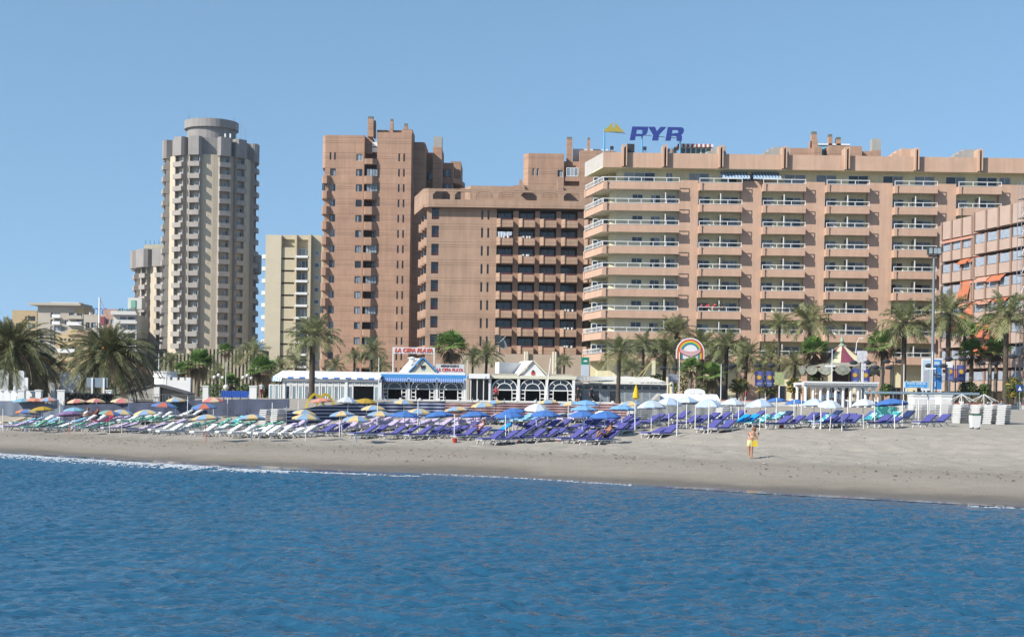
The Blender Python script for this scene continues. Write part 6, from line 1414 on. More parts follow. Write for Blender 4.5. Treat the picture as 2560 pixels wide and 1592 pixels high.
o = billboard('tall white and blue property billboard beside the floodlight mast',2304,2356,895,976,147,[(.06,.40,.06,.93,bp),(.10,.30,.25,.62,bgry),(.28,.36,.22,.68,bgry),(.08,.36,.10,.26,bpn),(.44,.95,.05,.95,bb),(.50,.85,.80,.90,bp),(.50,.88,.50,.53,whitep),(.50,.88,.42,.45,whitep),(.62,.72,.52,.60,whitep),(.64,.70,.12,.28,whitep)])
o = billboard('blue PLAYA GARCIA beach sign in front of the billboard',2262,2320,954,969,138,[(.02,.98,.04,.96,M('board_sky',(.05,.33,.70),.5,.05,2))])
zc_ = (rel(o,2290,954,138).z+rel(o,2290,969,138).z)/2; text_mesh('PLAYA  GARCIA',.27,whitep,.004,0,.006,1.75,'lettering',o,(0,-.03,zc_+.10))
for q in range(3): MB().box(-.72+q*.5,-.72+q*.5+.42,-.03,-.018,zc_-.20,zc_-.13).build('small_print', M('faint_print',(.45,.58,.72),.6,.3,12), o)
# ---- poster on pole near the carousel, small boards
def pole_poster(label, px, pt, pb, hw, D, face, name='poster'):
    o = thing('pole_poster',label,'poster',(wx(px,985,D),D,2.8)); h = rel(o,px,pt,D).z; MB().tube((0,0,-.2),(0,0,h),.07,.07,6).build('post', whitep, o); w = hw/F*D; MB().box(-w,w,-.12,-.05,rel(o,px,pb,D).z,h).build('panel', face, o); return o
psk = M('poster_print',(.66,.66,.70),.6,.35,5)
pole_poster('white printed poster on a pole before the carousel tent',2153,877,905,12,150,psk); pole_poster('small white notice under the carousel poster',2157,908,925,6,149,psk); pole_poster('white square sign above the right sun banner',2372,904,919,8,148,whitep); pole_poster('dark red and blue poster left of the low fan palm',1682,935,955,12,155,M('poster_slate',(.28,.30,.38),.6,.5,6)); pole_poster('pale green and yellow event board between sun banners',1948,930,962,12,155,M('poster_green',(.40,.45,.22),.6,.6,7))
# ---- lamp posts with twin dark heads and sun banners
lampd = M('lamp_slate',(.035,.042,.055),.5,.1,3); ban = M('banner_navy',(.06,.08,.27),.8,.1,3); sunm = M('banner_sun',(.55,.26,.06),.8,.15,6); suny = M('banner_sun_core',(.60,.42,.05),.8,.1,6)
def lamp(px, pt, D, label, banner=None, heads=2):
    o = thing('lamp_post',label,'lamp post',(wx(px,985,D),D,2.8),0,'twin lamp posts along the promenade'); h = rel(o,px,pt,D).z
    MB().tube((0,0,-.2),(0,0,h+.1),.075,.055,8).build('post', lampd, o); MB().box(-.75,.75,-.03,.03,h-.05,h+.02).build('cross_arm', lampd, o)
    for s_ in ((-1,1) if heads == 2 else (1,)):
        mb = MB(); mb.lathe([(0,-.18),(.28,-.18),(.42,-.05),(.44,.08),(.25,.22),(0,.26)],12); mb.build('lamp_head', lampd, o, (s_*.72,0,h+.05))
    if banner:
        for s_ in (-1,1):
            b0, b1 = h-.55, h-2.2; mb = MB(); n = 6
            for i in range(n):
                a, b = s_*(.14+.85*i/n), s_*(.14+.85*(i+1)/n); fy = lambda t: .06*math.sin(t*7); mb.quad((a,fy(a),b1-.05*i/n*s_),(b,fy(b),b1-.05*(i+1)/n*s_),(b,fy(b),b0),(a,fy(a),b0))
            q = mb.build('banner', ban, o); cx = s_*.56; cz = (b0+b1)/2+.15
            sb = MB()
            for i in range(12):
                t = 2*math.pi*i/12; d = Vector((math.cos(t),0,math.sin(t))); p_ = Vector((-d.z,0,d.x))*.05; c_ = Vector((cx,-.075,cz)); sb.quad(c_+d*.14-p_,c_+d*.14+p_,c_+d*.36)
            for i in range(10): t0, t1 = 2*math.pi*i/10, 2*math.pi*(i+1)/10; sb.quad((cx,-.078,cz),(cx+.2*math.cos(t0),-.078,cz+.2*math.sin(t0)),(cx+.2*math.cos(t1),-.078,cz+.2*math.sin(t1)),m=1)
            sb.build('sun_motif', [sunm,suny], q)
            for k in range(2): MB().box(cx-.26,cx+.26,-.082,-.078,b1+.18+k*.16,b1+.24+k*.16).build('lettering_band', M('banner_text',(.40,.45,.62),.8,.3,9), q)
    return o
for a in ((1910,915,156,'lamp post with blue sun banners left of the orange shrubs',1),(2150,908,150,'lamp post with blue sun banners in front of the carousel',1),(2388,899,149,'lamp post with blue sun banners under the fan palm cluster',1),(1815,915,158,'lamp post with dark heads right behind the dark palm trunk',None),(1840,920,170,'lamp post second right of the rainbow sign',None),(2232,905,152,'lamp post between the carousel palm and the billboard',None),(2340,916,146,'short lamp post beside the floodlight mast',None),(2470,910,151,'lamp post between the lower fan palms at right',None),(2548,893,143,'lamp post cut by the right edge',None),(1672,922,168,'lamp post left of the rainbow sign poles',None),(2205,920,156,'lamp post left of the carousel fan palm trunk',None)): lamp(*a)
# street lamp with curved neck by the carousel
o = thing('street_lamp','slim curved-neck street lamp behind the carousel poster','street lamp',(wx(2138,985,176),176,2.98)); h = rel(o,2138,845,176).z; mb = MB(); mb.path([(0,0,0),(0,0,h*.8),(.1,0,h*.93),(.45,0,h)],[.08,.06,.05,.04],6); mb.build('post', whitep, o); MB().box(.3,.85,-.1,.1,h-.08,h+.06).build('lamp_head', whpl, o)
# white globe lamps at the left
for i,(px,py,D,lb) in enumerate(((546,943,170,'cluster of white globes between the fan palms, left'),(618,944,170,'cluster of white globes right of the low fan palm'),(440,977,150,'large cream globe lamp before the white battlements'),(565,968,155,'large cream globe lamp above the blue hoarding'),(324,962,150,'cream globe lamp under the huge palm'))):
    o = thing('globe_lamp',lb,'lamp',(wx(px,990,D),D,2.7),0,'globe lamps at the left'); h = rel(o,px,py,D).z; MB().tube((0,0,-.2),(0,0,h),.05,.04,6).build('post', lampd, o)
    for dx,dz in (((-.5,0),(0,.25),(.5,-.05)) if i < 2 else ((0,0),)):
        mb = MB(); R_ = .22 if i < 2 else .32; mb.lathe([(R_*math.sin(t*math.pi/8),-R_*math.cos(t*math.pi/8)) for t in range(9)],12); mb.build('globe', M('globe_cream',(.70,.66,.56) ,.35,.05,2) if i > 1 else M('globe_white',(.74,.74,.74),.35,.03,2), o, (dx,0,h+dz), smooth=True)
        if dx: MB().tube((0,0,h-.1),(dx,0,h+dz-.15),.03,.03,5).build('bracket', lampd, o)
# flagpoles on the promenade
for px,pt,D,lb in ((397,880,150,'thin white flagpole right of the huge palm'),(565,905,160,'short white flagpole before the slatted annexe'),(947,893,150,'thin white pole before the brown tower foot'),(1168,900,158,'thin white pole right of the grey board sign'),(1803,910,150,'thin white pole left of the dark palm trunk'),(2080,872,140,'white pole with crossbar left of the carousel'),(2331,878,139,'white pole with crossbar beside the floodlight mast'),(416,925,146,'thin white pole beside the striped hut'),(2260,910,139,'thin white pole left of the PLAYA sign')):
    o = thing('flagpole',lb,'flagpole',(wx(px-1,990,D),D,2.6),0,'thin white poles on the promenade'); h = rel(o,px,pt,D).z; MB().tube((0,0,-.3),(0,0,h),.06,.035,6).build('pole', whitep, o)
    if 'crossbar' in lb: MB().box(-.7,.35,-.03,.03,h-1.75,h-1.6).build('crossbar', whitep, o)
# ================================================================ white castle-like walls at the left
def wallthing(label, D, fn, px, py=985):
    o = thing('white_garden_wall',label,'wall',(wx(px,py,D),D,2.7),0,'white garden walls at the left'); fn(o); return o
def castle(o):
    x = lambda p: rel(o,p,950,146).x; z = lambda y: rel(o,440,y,146).z
    MB().box(x(412),x(476),0,.5,-.3,z(950)).build('curtain_wall', rwhite, o)
    for a in (413,431,449,465): MB().box(x(a),x(a+11),.02,.48,z(950)+.002,z(943)).build('merlon', rwhite, o)
    mb = MB(); R_ = (x(434)-x(376))/2; cx = (x(434)+x(376))/2; mb.lathe([(R_*.95,-.3),(R_*.95,z(944)),(R_*1.05,z(943)),(R_*1.05,z(940)),(R_,z(939)),(R_,z(932)),(R_*1.06,z(931)),(R_*1.06,z(928)),(0,z(928))],20,cx,1.5); mb.build('round_turret', rwhite, o, smooth=False)
wallthing('white battlemented wall with a round turret behind the left fence',146,castle,430)
def cyl(o):
    x = lambda p: rel(o,p,950,127.5).x; z = lambda y: rel(o,180,y,127.5).z
    mb = MB(); R_ = (x(172)-x(139))/2; mb.lathe([(R_,-1.4),(R_,z(942)),(R_*1.06,z(941)),(R_*1.06,z(939)),(R_,z(938)),(R_,z(931)),(0,z(931))],18,(x(172)+x(139))/2,1); mb.build('round_turret', rwhite, o)
    MB().box(x(165),x(228),.5,1.2,-1.4,z(938)).build('curtain_wall', rwhite, o); MB().slab([(x(186),z(938)),(x(200),z(938)),(x(196),z(930)),(x(190),z(930))],.55,1.15).build('merlon', rwhite, o); MB().box(x(131),x(141),-.4,.3,-1.4,z(957)).build('gate_pier', rwhite, o)
wallthing('white turret and wall between the two huge palms',127.5,cyl,180)
def pil(o):
    x = lambda p: rel(o,p,950,125).x; z = lambda y: rel(o,30,y,125).z
    for a,b,t in ((-8,21,925),(33,40,930),(45,60,926)):
        mb = MB(); w = (x(b)-x(a))/2; mb.slab([(x(a),-1.4),(x(b),-1.4),(x(b),z(t+4)),(x(b)-w*.3,z(t)),(x(a)+w*.3,z(t)),(x(a),z(t+4))],0,.6); mb.build('pier', rwhite, o)
    MB().box(x(33),x(47),.1,.5,-1.4,z(940)).build('curtain_wall', rwhite, o); MB().box(x(61),x(72),-.2,-.1,z(977),z(943)).build('notice', whitep, o)
wallthing('white stepped garden piers at the far left edge',125,pil,30)
# sloping grey hut
o = thing('beach_hut','weathered grey hut with sloping roof and railings behind the left fence','hut',(wx(400,1000,138),138,2.3)); x = lambda p: rel(o,p,985,138).x; z = lambda y: rel(o,390,y,138).z; hutm = M('hut_grey',(.42,.41,.38),.9,.15,1.2,.15)
mb = MB(); mb.slab([(x(285),z(1004)),(x(400),z(1004)),(x(400),z(968)),(x(386),z(964)),(x(340),z(975)),(x(300),z(990))],0,3.5); mb.build('sloping_wall', hutm, o); MB().box(x(386),x(400),-.25,-.02,z(1004),z(967)).build('buttress', rwhite, o)
mb = MB(); mb.slab([(x(402),z(1004)),(x(470),z(1004)),(x(470),z(985)),(x(430),z(976)),(x(402),z(968))],.5,3); mb.build('side_wall', hutm, o)
mb = MB(); mb.slab([(x(282),z(991)),(x(340),z(975)),(x(386),z(963)),(x(402),z(967)),(x(470),z(984)),(x(470),z(982)),(x(402),z(964)),(x(386),z(960)),(x(340),z(972)),(x(282),z(988))],-.15,3.6); mb.build('roof_edge', M('felt_dark',(.12,.12,.12),.9,.2,2), o)
for i in range(26): MB().box(x(290)+i*.27,x(290)+i*.27+.03,-.5,-.47,z(1004),z(986)).build('railing_bar', M('rail_grey',(.22,.23,.24),.6,.1), o)
MB().box(x(290),x(475),-.52,-.45,z(986),z(985)).build('hand_rail', M('rail_grey',(.22,.23,.24),.6,.1), o)
# scalloped white tents
o = thing('white_tents','row of white fabric beach tents at the far left','tent',(wx(40,1000,122),122,1.6)); x = lambda p: rel(o,p,990,122).x; z = lambda y: rel(o,40,y,122).z
for i in range(5):
    a, b = -10+i*18, 8+i*18; mb = MB(); mb.slab([(x(a),0),(x(b),0),(x(b)-.02,z(984)),(x(b)-.25,z(977)),(x(a)+.15,z(976)),(x(a),z(984))],0,2.2); mb.build('tent_bay', canvas, o)
# blue hoarding with white pillars
o = thing('blue_hoarding','bright blue ribbed hoarding behind the left parasols','hoarding',(wx(600,1000,140),140,2.6)); x = lambda p: rel(o,p,985,140).x; z = lambda y: rel(o,600,y,140).z; hb = M('hoarding_blue',(.025,.11,.50),.6,.06,2)
pw = (x(642)-x(553))/16; hm_ = MB().slab([(0,0),(pw*.5,0),(pw*.5,.62),(0,.62)],0,.06).slab([(pw*.5,0),(pw,0),(pw,.62),(pw*.5,.62)],.04,.1).mesh('sheet',[hb])
for i in range(16): link('sheet', hm_, o, (x(553)+i*pw,0,z(993)))
for i in range(5): MB().box(x(558)+i*.8,x(558)+i*.8+.08,.1,.18,-.4,z(993)).build('leg', darkm, o)
for px,D,lb in ((513,141,'white square pillar left of the blue hoarding'),(632,139,'white square pillar at the right end of the blue hoarding'),(53,121,'white pillar behind the far left fence'),(95,121,'white pillar right of the white tents'),(271,122,'white pillar under the huge palm'),(152,122,'wide white pillar below the white turret')):
    o = thing('white_pillar',lb,'pillar',(wx(px,1000,D),D,1.5 if px < 400 else 2.0),0,'white pillars behind the left fence'); w = (7 if px < 600 and px != 152 else 9)/F*D; h = wz(px,966 if px > 400 else 977,D)-(1.5 if px < 400 else 2.0); MB().box(-w,w,0,.5,-.2,h).build('shaft', rwhite, o); MB().box(-w-.05,w+.05,-.05,.55,h+.002,h+.1).build('cap', rwhite, o)
# grey info board
o = thing('info_board','grey information board on two white posts under the huge palm','board',(wx(241,990,123),123,1.7)); x = lambda p: rel(o,p,960,123).x; z = lambda y: rel(o,241,y,123).z
MB().box(x(216),x(269),0,.08,z(968),z(944)).build('panel', M('board_slate',(.22,.28,.33),.5,.08,1), o)
for p in (231,260): MB().box(x(p)-.07,x(p)+.07,-.1,-.01,-.3,z(944)).build('post', whitep, o)
o = thing('dark_hedge','dark clipped hedge behind the left fence','hedge',(wx(220,1000,121.5),121.5,1.6)); mb = MB(); rr = random.Random(5); x0, x1 = rel(o,162,990,121.5).x, rel(o,276,990,121.5).x
for i in range(1500): p = Vector((rr.uniform(x0,x1),rr.uniform(0,.8),rr.uniform(-.2,wz(220,983,121.5)-1.6))); u = Vector((rr.uniform(-1,1),rr.uniform(-1,1),rr.uniform(-1,1))).normalized()*.1; v = u.orthogonal().normalized()*.05; mb.quad(p-u-v,p+u-v,p+u+v,p-u+v)
mb.build('foliage', M('hedge_dark',(.03,.032,.03),.8,.3,4), o); MB().box(x0,x1,.2,.6,-.2,wz(220,985,121.5)-1.6).build('inner_mass', M('hedge_core',(.02,.02,.02),.9,.1), o)
# white marquee roof and arched canopy in the middle right
o = thing('beach_marquee','low white fabric marquee behind the white parasols','marquee',(wx(1735,1000,122),122,gz(wx(1735,1000,122),122))); x = lambda p: rel(o,p,990,122).x; z = lambda y: rel(o,1735,y,122).z
mb = MB(); n = 8
for i in range(n):
    a, b = 1650+i*19, 1650+(i+1)*19; mb.quad((x(a),0,z(1001)),(x(b),0,z(1001)),(x(b)-.1,1.6,z(985)),(x(a)-.1,1.6,z(985)+(.05 if i else -.1))); mb.quad((x(a)-.1,1.6,z(985)+(.05 if i else -.1)),(x(b)-.1,1.6,z(985)),(x(b),3.2,z(1001)),(x(a),3.2,z(1001)))
mb.build('roof', canvas, o); mb = MB(); mb.slab([(x(1635),z(1001)),(x(1650),z(1001)),(x(1650),z(985))],0,3); mb.build('end_flap', M('canvas_grey',(.42,.41,.38),.9,.1,2), o)
for i in range(6): MB().tube((x(1655)+i*.95,.05,-.2),(x(1655)+i*.95,.05,z(1001)),.03,.03,5).build('pole', whpl, o)
o = thing('arched_canopy','smooth white arched canopy above the marquee','canopy',(wx(1740,1000,130),130,2.2)); mb = MB(); n = 10; hw = 23/F*130; z0 = wz(1740,984,130)-2.2; zh = 13/F*130
for i in range(n): a, b = math.pi*i/n, math.pi*(i+1)/n; mb.slab([(-hw*math.cos(a),z0),(-hw*math.cos(b),z0),(-hw*math.cos(b),z0+zh*math.sin(b)**.6),(-hw*math.cos(a),z0+zh*math.sin(a)**.6)] if 0 < i < n-1 else ([(-hw,z0),(-hw*math.cos(b),z0),(-hw*math.cos(b),z0+zh*math.sin(b)**.6)] if i == 0 else [(-hw*math.cos(a),z0),(hw,z0),(-hw*math.cos(a),z0+zh*math.sin(a)**.6)]),0,2)
mb.build('shell', canvas, o)
for s_ in (-1,1): MB().tube((s_*hw*.9,1,-.2),(s_*hw*.9,1,z0),.05,.05,6).build('post', whpl, o)
# ================================================================ stacks, bin and clutter on the sand
stm = MB()
for y in (0,.6): stm.box(0,1.9,y,y+.05,0,.035)
for i in range(8): stm.box(.05+i*.24,.11+i*.24,.05,.6,.01,.03)
stm.box(.0,.05,.05,.6,-.04,.06); stm.box(1.85,1.9,.05,.6,-.04,.06)
stk_me = stm.mesh('stacked_lounger',[M('stack_white',(.58,.58,.57),.5,.08,3)])
STKS = [(2400,103,11,.125,'left of the wheeled bin',.95),(2447,102,11,.125,'just right of the wheeled bin',1.0),(2478,101.5,11,.125,'second right of the wheeled bin',1.02),(2512,101,11,.125,'rightmost by the low wall',1.05),(2255,110,9,.13,'at the left behind the front loungers',.2),(2290,110,9,.13,'in the middle behind the front loungers',.2),(2322,110,9,.13,'at the right behind the front loungers',.2),(1583,106,8,.15,'under the centre white parasol',.9),(1805,106,8,.15,'behind the sky blue loungers',.9),(664,107,8,.14,'at the left before the navy windscreen',1.2),(692,107,8,.14,'at the right before the navy windscreen',1.2)]
for px,D,n,dz,lb,rz in STKS:
    p = on(px,D)
    for k in range(n):
        q = link('stacked_lounger', stk_me, None, (p.x+k*.012+rnd.uniform(-.02,.02),p.y+rnd.uniform(-.02,.02),p.z+.06+k*dz), rz+rnd.uniform(-.03,.03)); q.rotation_euler = (0,-.02,rz); tag(q, f'white stacked lounger, {ordn(k+1)} from the bottom, stack {lb}', 'sun lounger', 'stacked white loungers')
# wheeled bin
p = ray(2437,1073); o = thing('wheeled_bin','white wheeled bin with dark green lid on the sand at right','bin',tuple(p)); mb = MB(); mb.prism([(-.24,-.26),(.24,-.26),(.24,.26),(-.24,.26)],.10,.92,top=[(-.29,-.34),(.29,-.34),(.29,.34),(-.29,.34)]); mb.build('body', whpl, o)
mb = MB(); mb.prism([(-.32,-.38),(.32,-.38),(.32,.38),(-.32,.38)],.922,1.0,top=[(-.24,-.30),(.26,-.30),(.26,.30),(-.24,.30)]); mb.build('lid', M('lid_green',(.02,.10,.06),.5,.1,3), o)
for s_ in (-1,1): mb = MB(); mb.tube((s_*.2-.04,.12,.11),(s_*.2+.04,.12,.11),.11,.11,12); mb.build('wheel', darkm, o)
for s_ in (-1,1): mb = MB(); mb.tube((s_*.2-.04,-.2,.09),(s_*.2+.04,-.2,.09),.09,.09,12); mb.build('wheel', darkm, o)
mb = MB(); mb.tube((-.25,.38,.95),(.25,.38,.95),.025,.025,6); mb.build('handle', darkm, o)
# red buckets under loungers
for px,py,lb in ((1298,1104,'small red bucket at the end of the front lounger row'),(1398,1104,'flat red bucket between front purple loungers'),(1137,1106,'red bucket under the purple loungers left of centre'),(1954,1070,'red bucket under the right front loungers')):
    p = ray(px,py); o = thing('bucket',lb,'bucket',tuple(p),0,'red buckets'); mb = MB(); mb.lathe([(0,0),(.12,0),(.17,.28),(.15,.28),(.11,.03),(0,.03)],10); mb.build('pail', M('bucket_red',(.50,.05,.03),.5,.05), o); mb = MB(); mb.path([(-.16,0,.28),(-.1,0,.36),(.1,0,.36),(.16,0,.28)],[.01]*4,4); mb.build('handle', whpl, o)
# yellow pedal boats
for px,D,lb in ((790,111,'left yellow pedal boat slide before the marquee'),(816,111,'right yellow pedal boat slide before the marquee')):
    p = on(px,D); o = thing('pedal_boat',lb,'pedal boat',tuple(p),.3,'yellow pedal boats'); ym = M('pedalo_yellow',(.70,.52,.03),.4,.05,2); mb = MB(); pts = [(-.9,0,.3),(-.6,0,1.3),(-.2,0,1.75),(.2,0,1.6),(.6,0,.9),(1.2,0,.35)]
    for a,b in zip(pts,pts[1:]): mb.quad((a[0],-.25,a[2]),(b[0],-.25,b[2]),(b[0],.25,b[2]),(a[0],.25,a[2])); mb.quad((a[0],-.25,a[2]),(a[0],-.25,a[2]+.18),(b[0],-.25,b[2]+.18),(b[0],-.25,b[2])); mb.quad((a[0],.25,a[2]),(b[0],.25,b[2]),(b[0],.25,b[2]+.18),(a[0],.25,a[2]+.18))
    mb.build('slide', ym, o); mb = MB(); mb.box(-1.4,1.4,-.7,-.35,0,.35); mb.box(-1.4,1.4,.35,.7,0,.35); mb.box(-1.2,1.2,-.35,.35,.2,.32); mb.build('hull', whpl, o)
# plastic tables
tbp = []
for i,(px,D) in enumerate(((1300,114),(1330,114.5),(1400,114),(1235,115),(870,113),(960,114),(1180,114.5),(1600,116),(1760,117),(1500,115))):
    p = on(px,D); o = thing('plastic_table','table','table',tuple(p)); MB().box(-.42,.42,-.42,.42,.70,.74).build('table_top', whpl, o); tbp.append((px,o))
    for a in (-.36,.36):
        for b in (-.36,.36): MB().tube((a,b,0),(a*.85,b*.85,.70),.025,.025,5).build('leg', whpl, o)
relabel({'t':tbp}, lambda k,o,n: f'white plastic table behind the windscreens, {o} from the left', lambda k: 'white plastic tables')
o = thing('tarpaulin_heap','teal tarpaulin covering a low stack behind the right loungers','tarpaulin',tuple(on(2215,108))); mb = MB(); rr = random.Random(3); mb.prism([(-.75,-.5),(.75,-.5),(.8,.5),(-.8,.5)],0,1.05,top=[(-.68,-.42),(.7,-.42),(.7,.42),(-.7,.42)]); mb.build('cover', cloth('tarp_teal',(.04,.20,.20),(.10,.33,.30),3,.55), o)
# traffic sign
o = thing('traffic_sign','blue square pedestrian sign on a post near the right edge','traffic sign',(wx(2549,1000,140),140,2.4)); z = wz(2549,970,140)-2.4; MB().tube((0,.05,-.3),(0,.05,z+.3),.04,.04,6).build('post', gal, o); MB().box(-.32,.32,-.02,.02,z-.32,z+.32).build('plate', M('traffic_blue',(.02,.07,.25),.4,.05,2), o); MB().slab([(-.18,z-.22),(.18,z-.22),(0,z+.2)],-.03,-.021).build('triangle', whitep, o)
# satellite dish and lamp figures on the podium roof
o = thing('satellite_dish','large grey satellite dish on the podium roof before the balcony block','dish',(wx(1247,880,215),215,wz(1247,884,215))); mb = MB(); n = 14; dish = []
mb.lathe([(.02,.0),(.5,.05),(.95,.18),(1.3,.38)],n); q = mb.build('reflector', M('dish_grey',(.20,.22,.24),.5,.1,1), o, (0,0,1.6)); q.rotation_euler = (.5,.9,0); MB().tube((0,0,0),(0,0,1.7),.12,.1,8).build('pedestal', greyconc, o); MB().tube((.1,0,1.7),(1.0,-.4,2.6),.03,.03,5).build('feed_arm', whitep, o)
# ================================================================ people
def skinned(name, joints, edges, mats, parent, sub=2, paint=None):
    """one continuous body grown from a joint skeleton; joints: {key:(x,y,z,r)}"""
    ks = list(joints); idx = {k:i for i,k in enumerate(ks)}
    me = bpy.data.meshes.new(name); me.from_pydata([joints[k][:3] for k in ks], [(idx[a],idx[b]) for a,b in edges], []); me.update()
    o = bpy.data.objects.new(name, me); C.objects.link(o)
    sk = o.modifiers.new('skin','SKIN'); sk.use_smooth_shade = True
    lay = me.skin_vertices[0].data
    for k in ks:
        q = joints[k][3]; lay[idx[k]].radius = q if isinstance(q, tuple) else (q,q)
        lay[idx[k]].use_root = (k == 'pelvis')
    ss = o.modifiers.new('sub','SUBSURF'); ss.levels = sub; ss.render_levels = sub
    bpy.context.view_layer.update(); dg = bpy.context.evaluated_depsgraph_get()
    nm = bpy.data.meshes.new_from_object(o.evaluated_get(dg)); bpy.data.objects.remove(o); bpy.data.meshes.remove(me)
    nm.materials.clear()
    for m_ in mats: nm.materials.append(m_)
    if paint:
        for p in nm.polygons: p.material_index = paint(p.center)
    nm.polygons.foreach_set('use_smooth', [True]*len(nm.polygons)); nm.name = name
    return link(name, nm, parent)
skin = M('skin_tan',(.48,.25,.16),.6,.12,8,.3); skin2 = M('skin_bronze',(.36,.17,.10),.6,.12,8,.3); hair_b = M('hair_brown',(.22,.10,.05),.7,.3,20); hair_d = M('hair_dark',(.03,.02,.018),.7,.2,20)
EDG = [('pelvis','waist'),('waist','chest'),('chest','neck'),('neck','head0'),('head0','head1')]
for s_ in 'LR': EDG += [('chest','sh'+s_),('sh'+s_,'el'+s_),('el'+s_,'wr'+s_),('wr'+s_,'ha'+s_),('pelvis','hip'+s_),('hip'+s_,'kn'+s_),('kn'+s_,'an'+s_),('an'+s_,'to'+s_)]
def hair(parent, c, R, m_, back=(0,1,0), drop=.05):
    mb = MB(); mb.lathe([(R*math.sin(t*math.pi/8)*1.02,-R*1.15*math.cos(t*math.pi/8)) for t in range(9)],14)
    keep = MB(); b = Vector(back)
    me = mb.mesh('hair',[m_],True); bm = bmesh.new(); bm.from_mesh(me)
    dele = [f for f in bm.faces if f.calc_center_median().normalized().dot(-b) > .35 and f.calc_center_median().z < R*.45]; bmesh.ops.delete(bm, geom=dele, context='FACES')
    r_ = random.Random(4)
    for v in bm.verts: v.co *= 1+r_.uniform(-.06,.10)
    bm.to_mesh(me); bm.free(); return link('hair', me, parent, c)
def face(parent, c, R, fwd):
    """eyes, nose, mouth and ears set on the head"""
    f = Vector(fwd).normalized(); s_ = f.cross(Vector((0,0,1))).normalized(); c = Vector(c); mb = MB()
    mb.tube(c+f*R*.9+Vector((0,0,R*.15)),c+f*R*1.28-Vector((0,0,R*.18)),R*.08,R*.16,6)
    for k in (-1,1): mb.tube(c+s_*k*R*.92,c+s_*k*R*1.08-f*R*.1,R*.22,R*.16,6)
    mb.build('nose_and_ears', skin, parent); eb = MB()
    for k in (-1,1): e = c+f*R*.93+s_*k*R*.36+Vector((0,0,R*.12)); eb.tube(e,e+f*R*.08,R*.11,R*.08,6)
    eb.build('eyes', M('eye_dark',(.03,.025,.02),.3,.0), parent); e = c+f*R*.93-Vector((0,0,R*.48)); MB().tube(e-s_*R*.28,e+s_*R*.28,R*.07,R*.07,5).build('mouth', M('lip_red',(.42,.13,.11),.5,.05), parent)
def hand(parent, wrist, d, up, m_, curl=.5):
    """palm with five bent fingers"""
    d = Vector(d).normalized(); up = Vector(up).normalized(); s_ = d.cross(up).normalized(); w = Vector(wrist); mb = MB(); p = w+d*.085
    mb.tube(w,w+d*.05,.026,.034,8); mb.tube(w+d*.05,p,.034,.032,8)
    for i,(o_,l) in enumerate(((-.03,.066),(-.011,.078),(.010,.073),(.029,.056))):
        a = p+s_*o_; b = a+d*l*.5*math.cos(curl*.5)-up*l*.5*math.sin(curl*.5); e = b+d*l*.5*math.cos(curl*1.6)-up*l*.5*math.sin(curl*1.6); mb.tube(a-d*.01,b,.0095,.009,6); mb.tube(b,e,.009,.007,6)
    a = w+d*.03-s_*.03; b = a-s_*.028+d*.03; e = b+d*.03-up*.008; mb.tube(a,b,.011,.010,6); mb.tube(b,e,.010,.008,6); return mb.build('hand', m_, parent, smooth=True)
# ---- the woman standing on the sand, seen from behind at three quarters, bent a little forward to the right
p = ray(1876,1145); H0 = Vector((0,0,0)); o = thing('person','woman in pale yellow shorts standing on the open sand with a yellow bag','person',tuple(p))
J = {'pelvis':(-.02,0,.80,(.175,.14)),'waist':(.0,.0,.98,(.16,.125)),'chest':(.08,.02,1.20,(.165,.125)),'neck':(.155,.02,1.375,.058),'head0':(.185,.02,1.45,.085),'head1':(.205,.02,1.535,.098),
 'shL':(-.055,.04,1.29,.075),'elL':(.06,-.10,1.07,.050),'wrL':(.24,-.10,1.02,.036),'haL':(.27,-.10,1.03,.028),'shR':(.205,.0,1.27,.072),'elR':(.30,.02,1.05,.048),'wrR':(.37,-.02,1.20,.034),'haR':(.375,-.02,1.24,.026),
 'hipL':(-.105,.02,.72,(.115,.11)),'knL':(-.075,.03,.42,.068),'anL':(-.07,.04,.09,.042),'toL':(-.03,-.06,.035,.032),'hipR':(.07,.0,.72,(.11,.105)),'knR':(.075,.0,.42,.066),'anR':(.06,.02,.09,.042),'toR':(.14,.0,.03,.032)}
# she looks to the right (inland side), her weight on both feet
skinned('body', J, EDG, [skin,M('shorts_yellow',(.72,.68,.32),.8,.05,6),M('bikini_band',(.55,.50,.48),.8,.1,6)], o, 2, lambda c: 1 if (.63 < c.z < .93 and c.x < .16) else (2 if (1.10 < c.z < 1.155 and c.x < .26) else 0))
hair(o,(.195,.02,1.515),.118,hair_b,(-.9,-.25,0)); face(o,(.205,.02,1.50),.098,(.93,.36,0)); hand(o,(.26,-.10,1.025),(.9,.1,.1),(0,-.3,1),skin); hand(o,(.372,-.02,1.225),(.15,0,1),(-1,0,0),skin)
bg_ = thing('shoulder_bag','bright yellow bag hanging on the standing woman\'s arm','bag',tuple(p+Vector((.20,-.12,.62)))); mb = MB(); mb.prism([(-.12,-.06),(.14,-.07),(.16,.07),(-.10,.08)],0,.30,top=[(-.09,-.03),(.11,-.03),(.11,.05),(-.09,.05)]); me = mb.build('pouch', M('bag_yellow',(.72,.50,.02),.5,.08,6), bg_)
mb = MB(); mb.path([(-.08,0,.30),(-.05,.02,.45),(.02,.02,.50),(.07,.01,.44),(.10,0,.30)],[.012]*5,5); mb.build('strap', M('bag_yellow',(.72,.50,.02),.5,.08,6), bg_)
cm_ = thing('camera_case','small dark object in the standing woman\'s raised hand','case',tuple(p+Vector((.385,-.03,1.27)))); MB().box(-.03,.05,-.03,.03,-.02,.06).build('case_body', darkm, cm_); MB().box(.051,.07,-.02,.02,0,.03).build('case_clasp', gal, cm_)
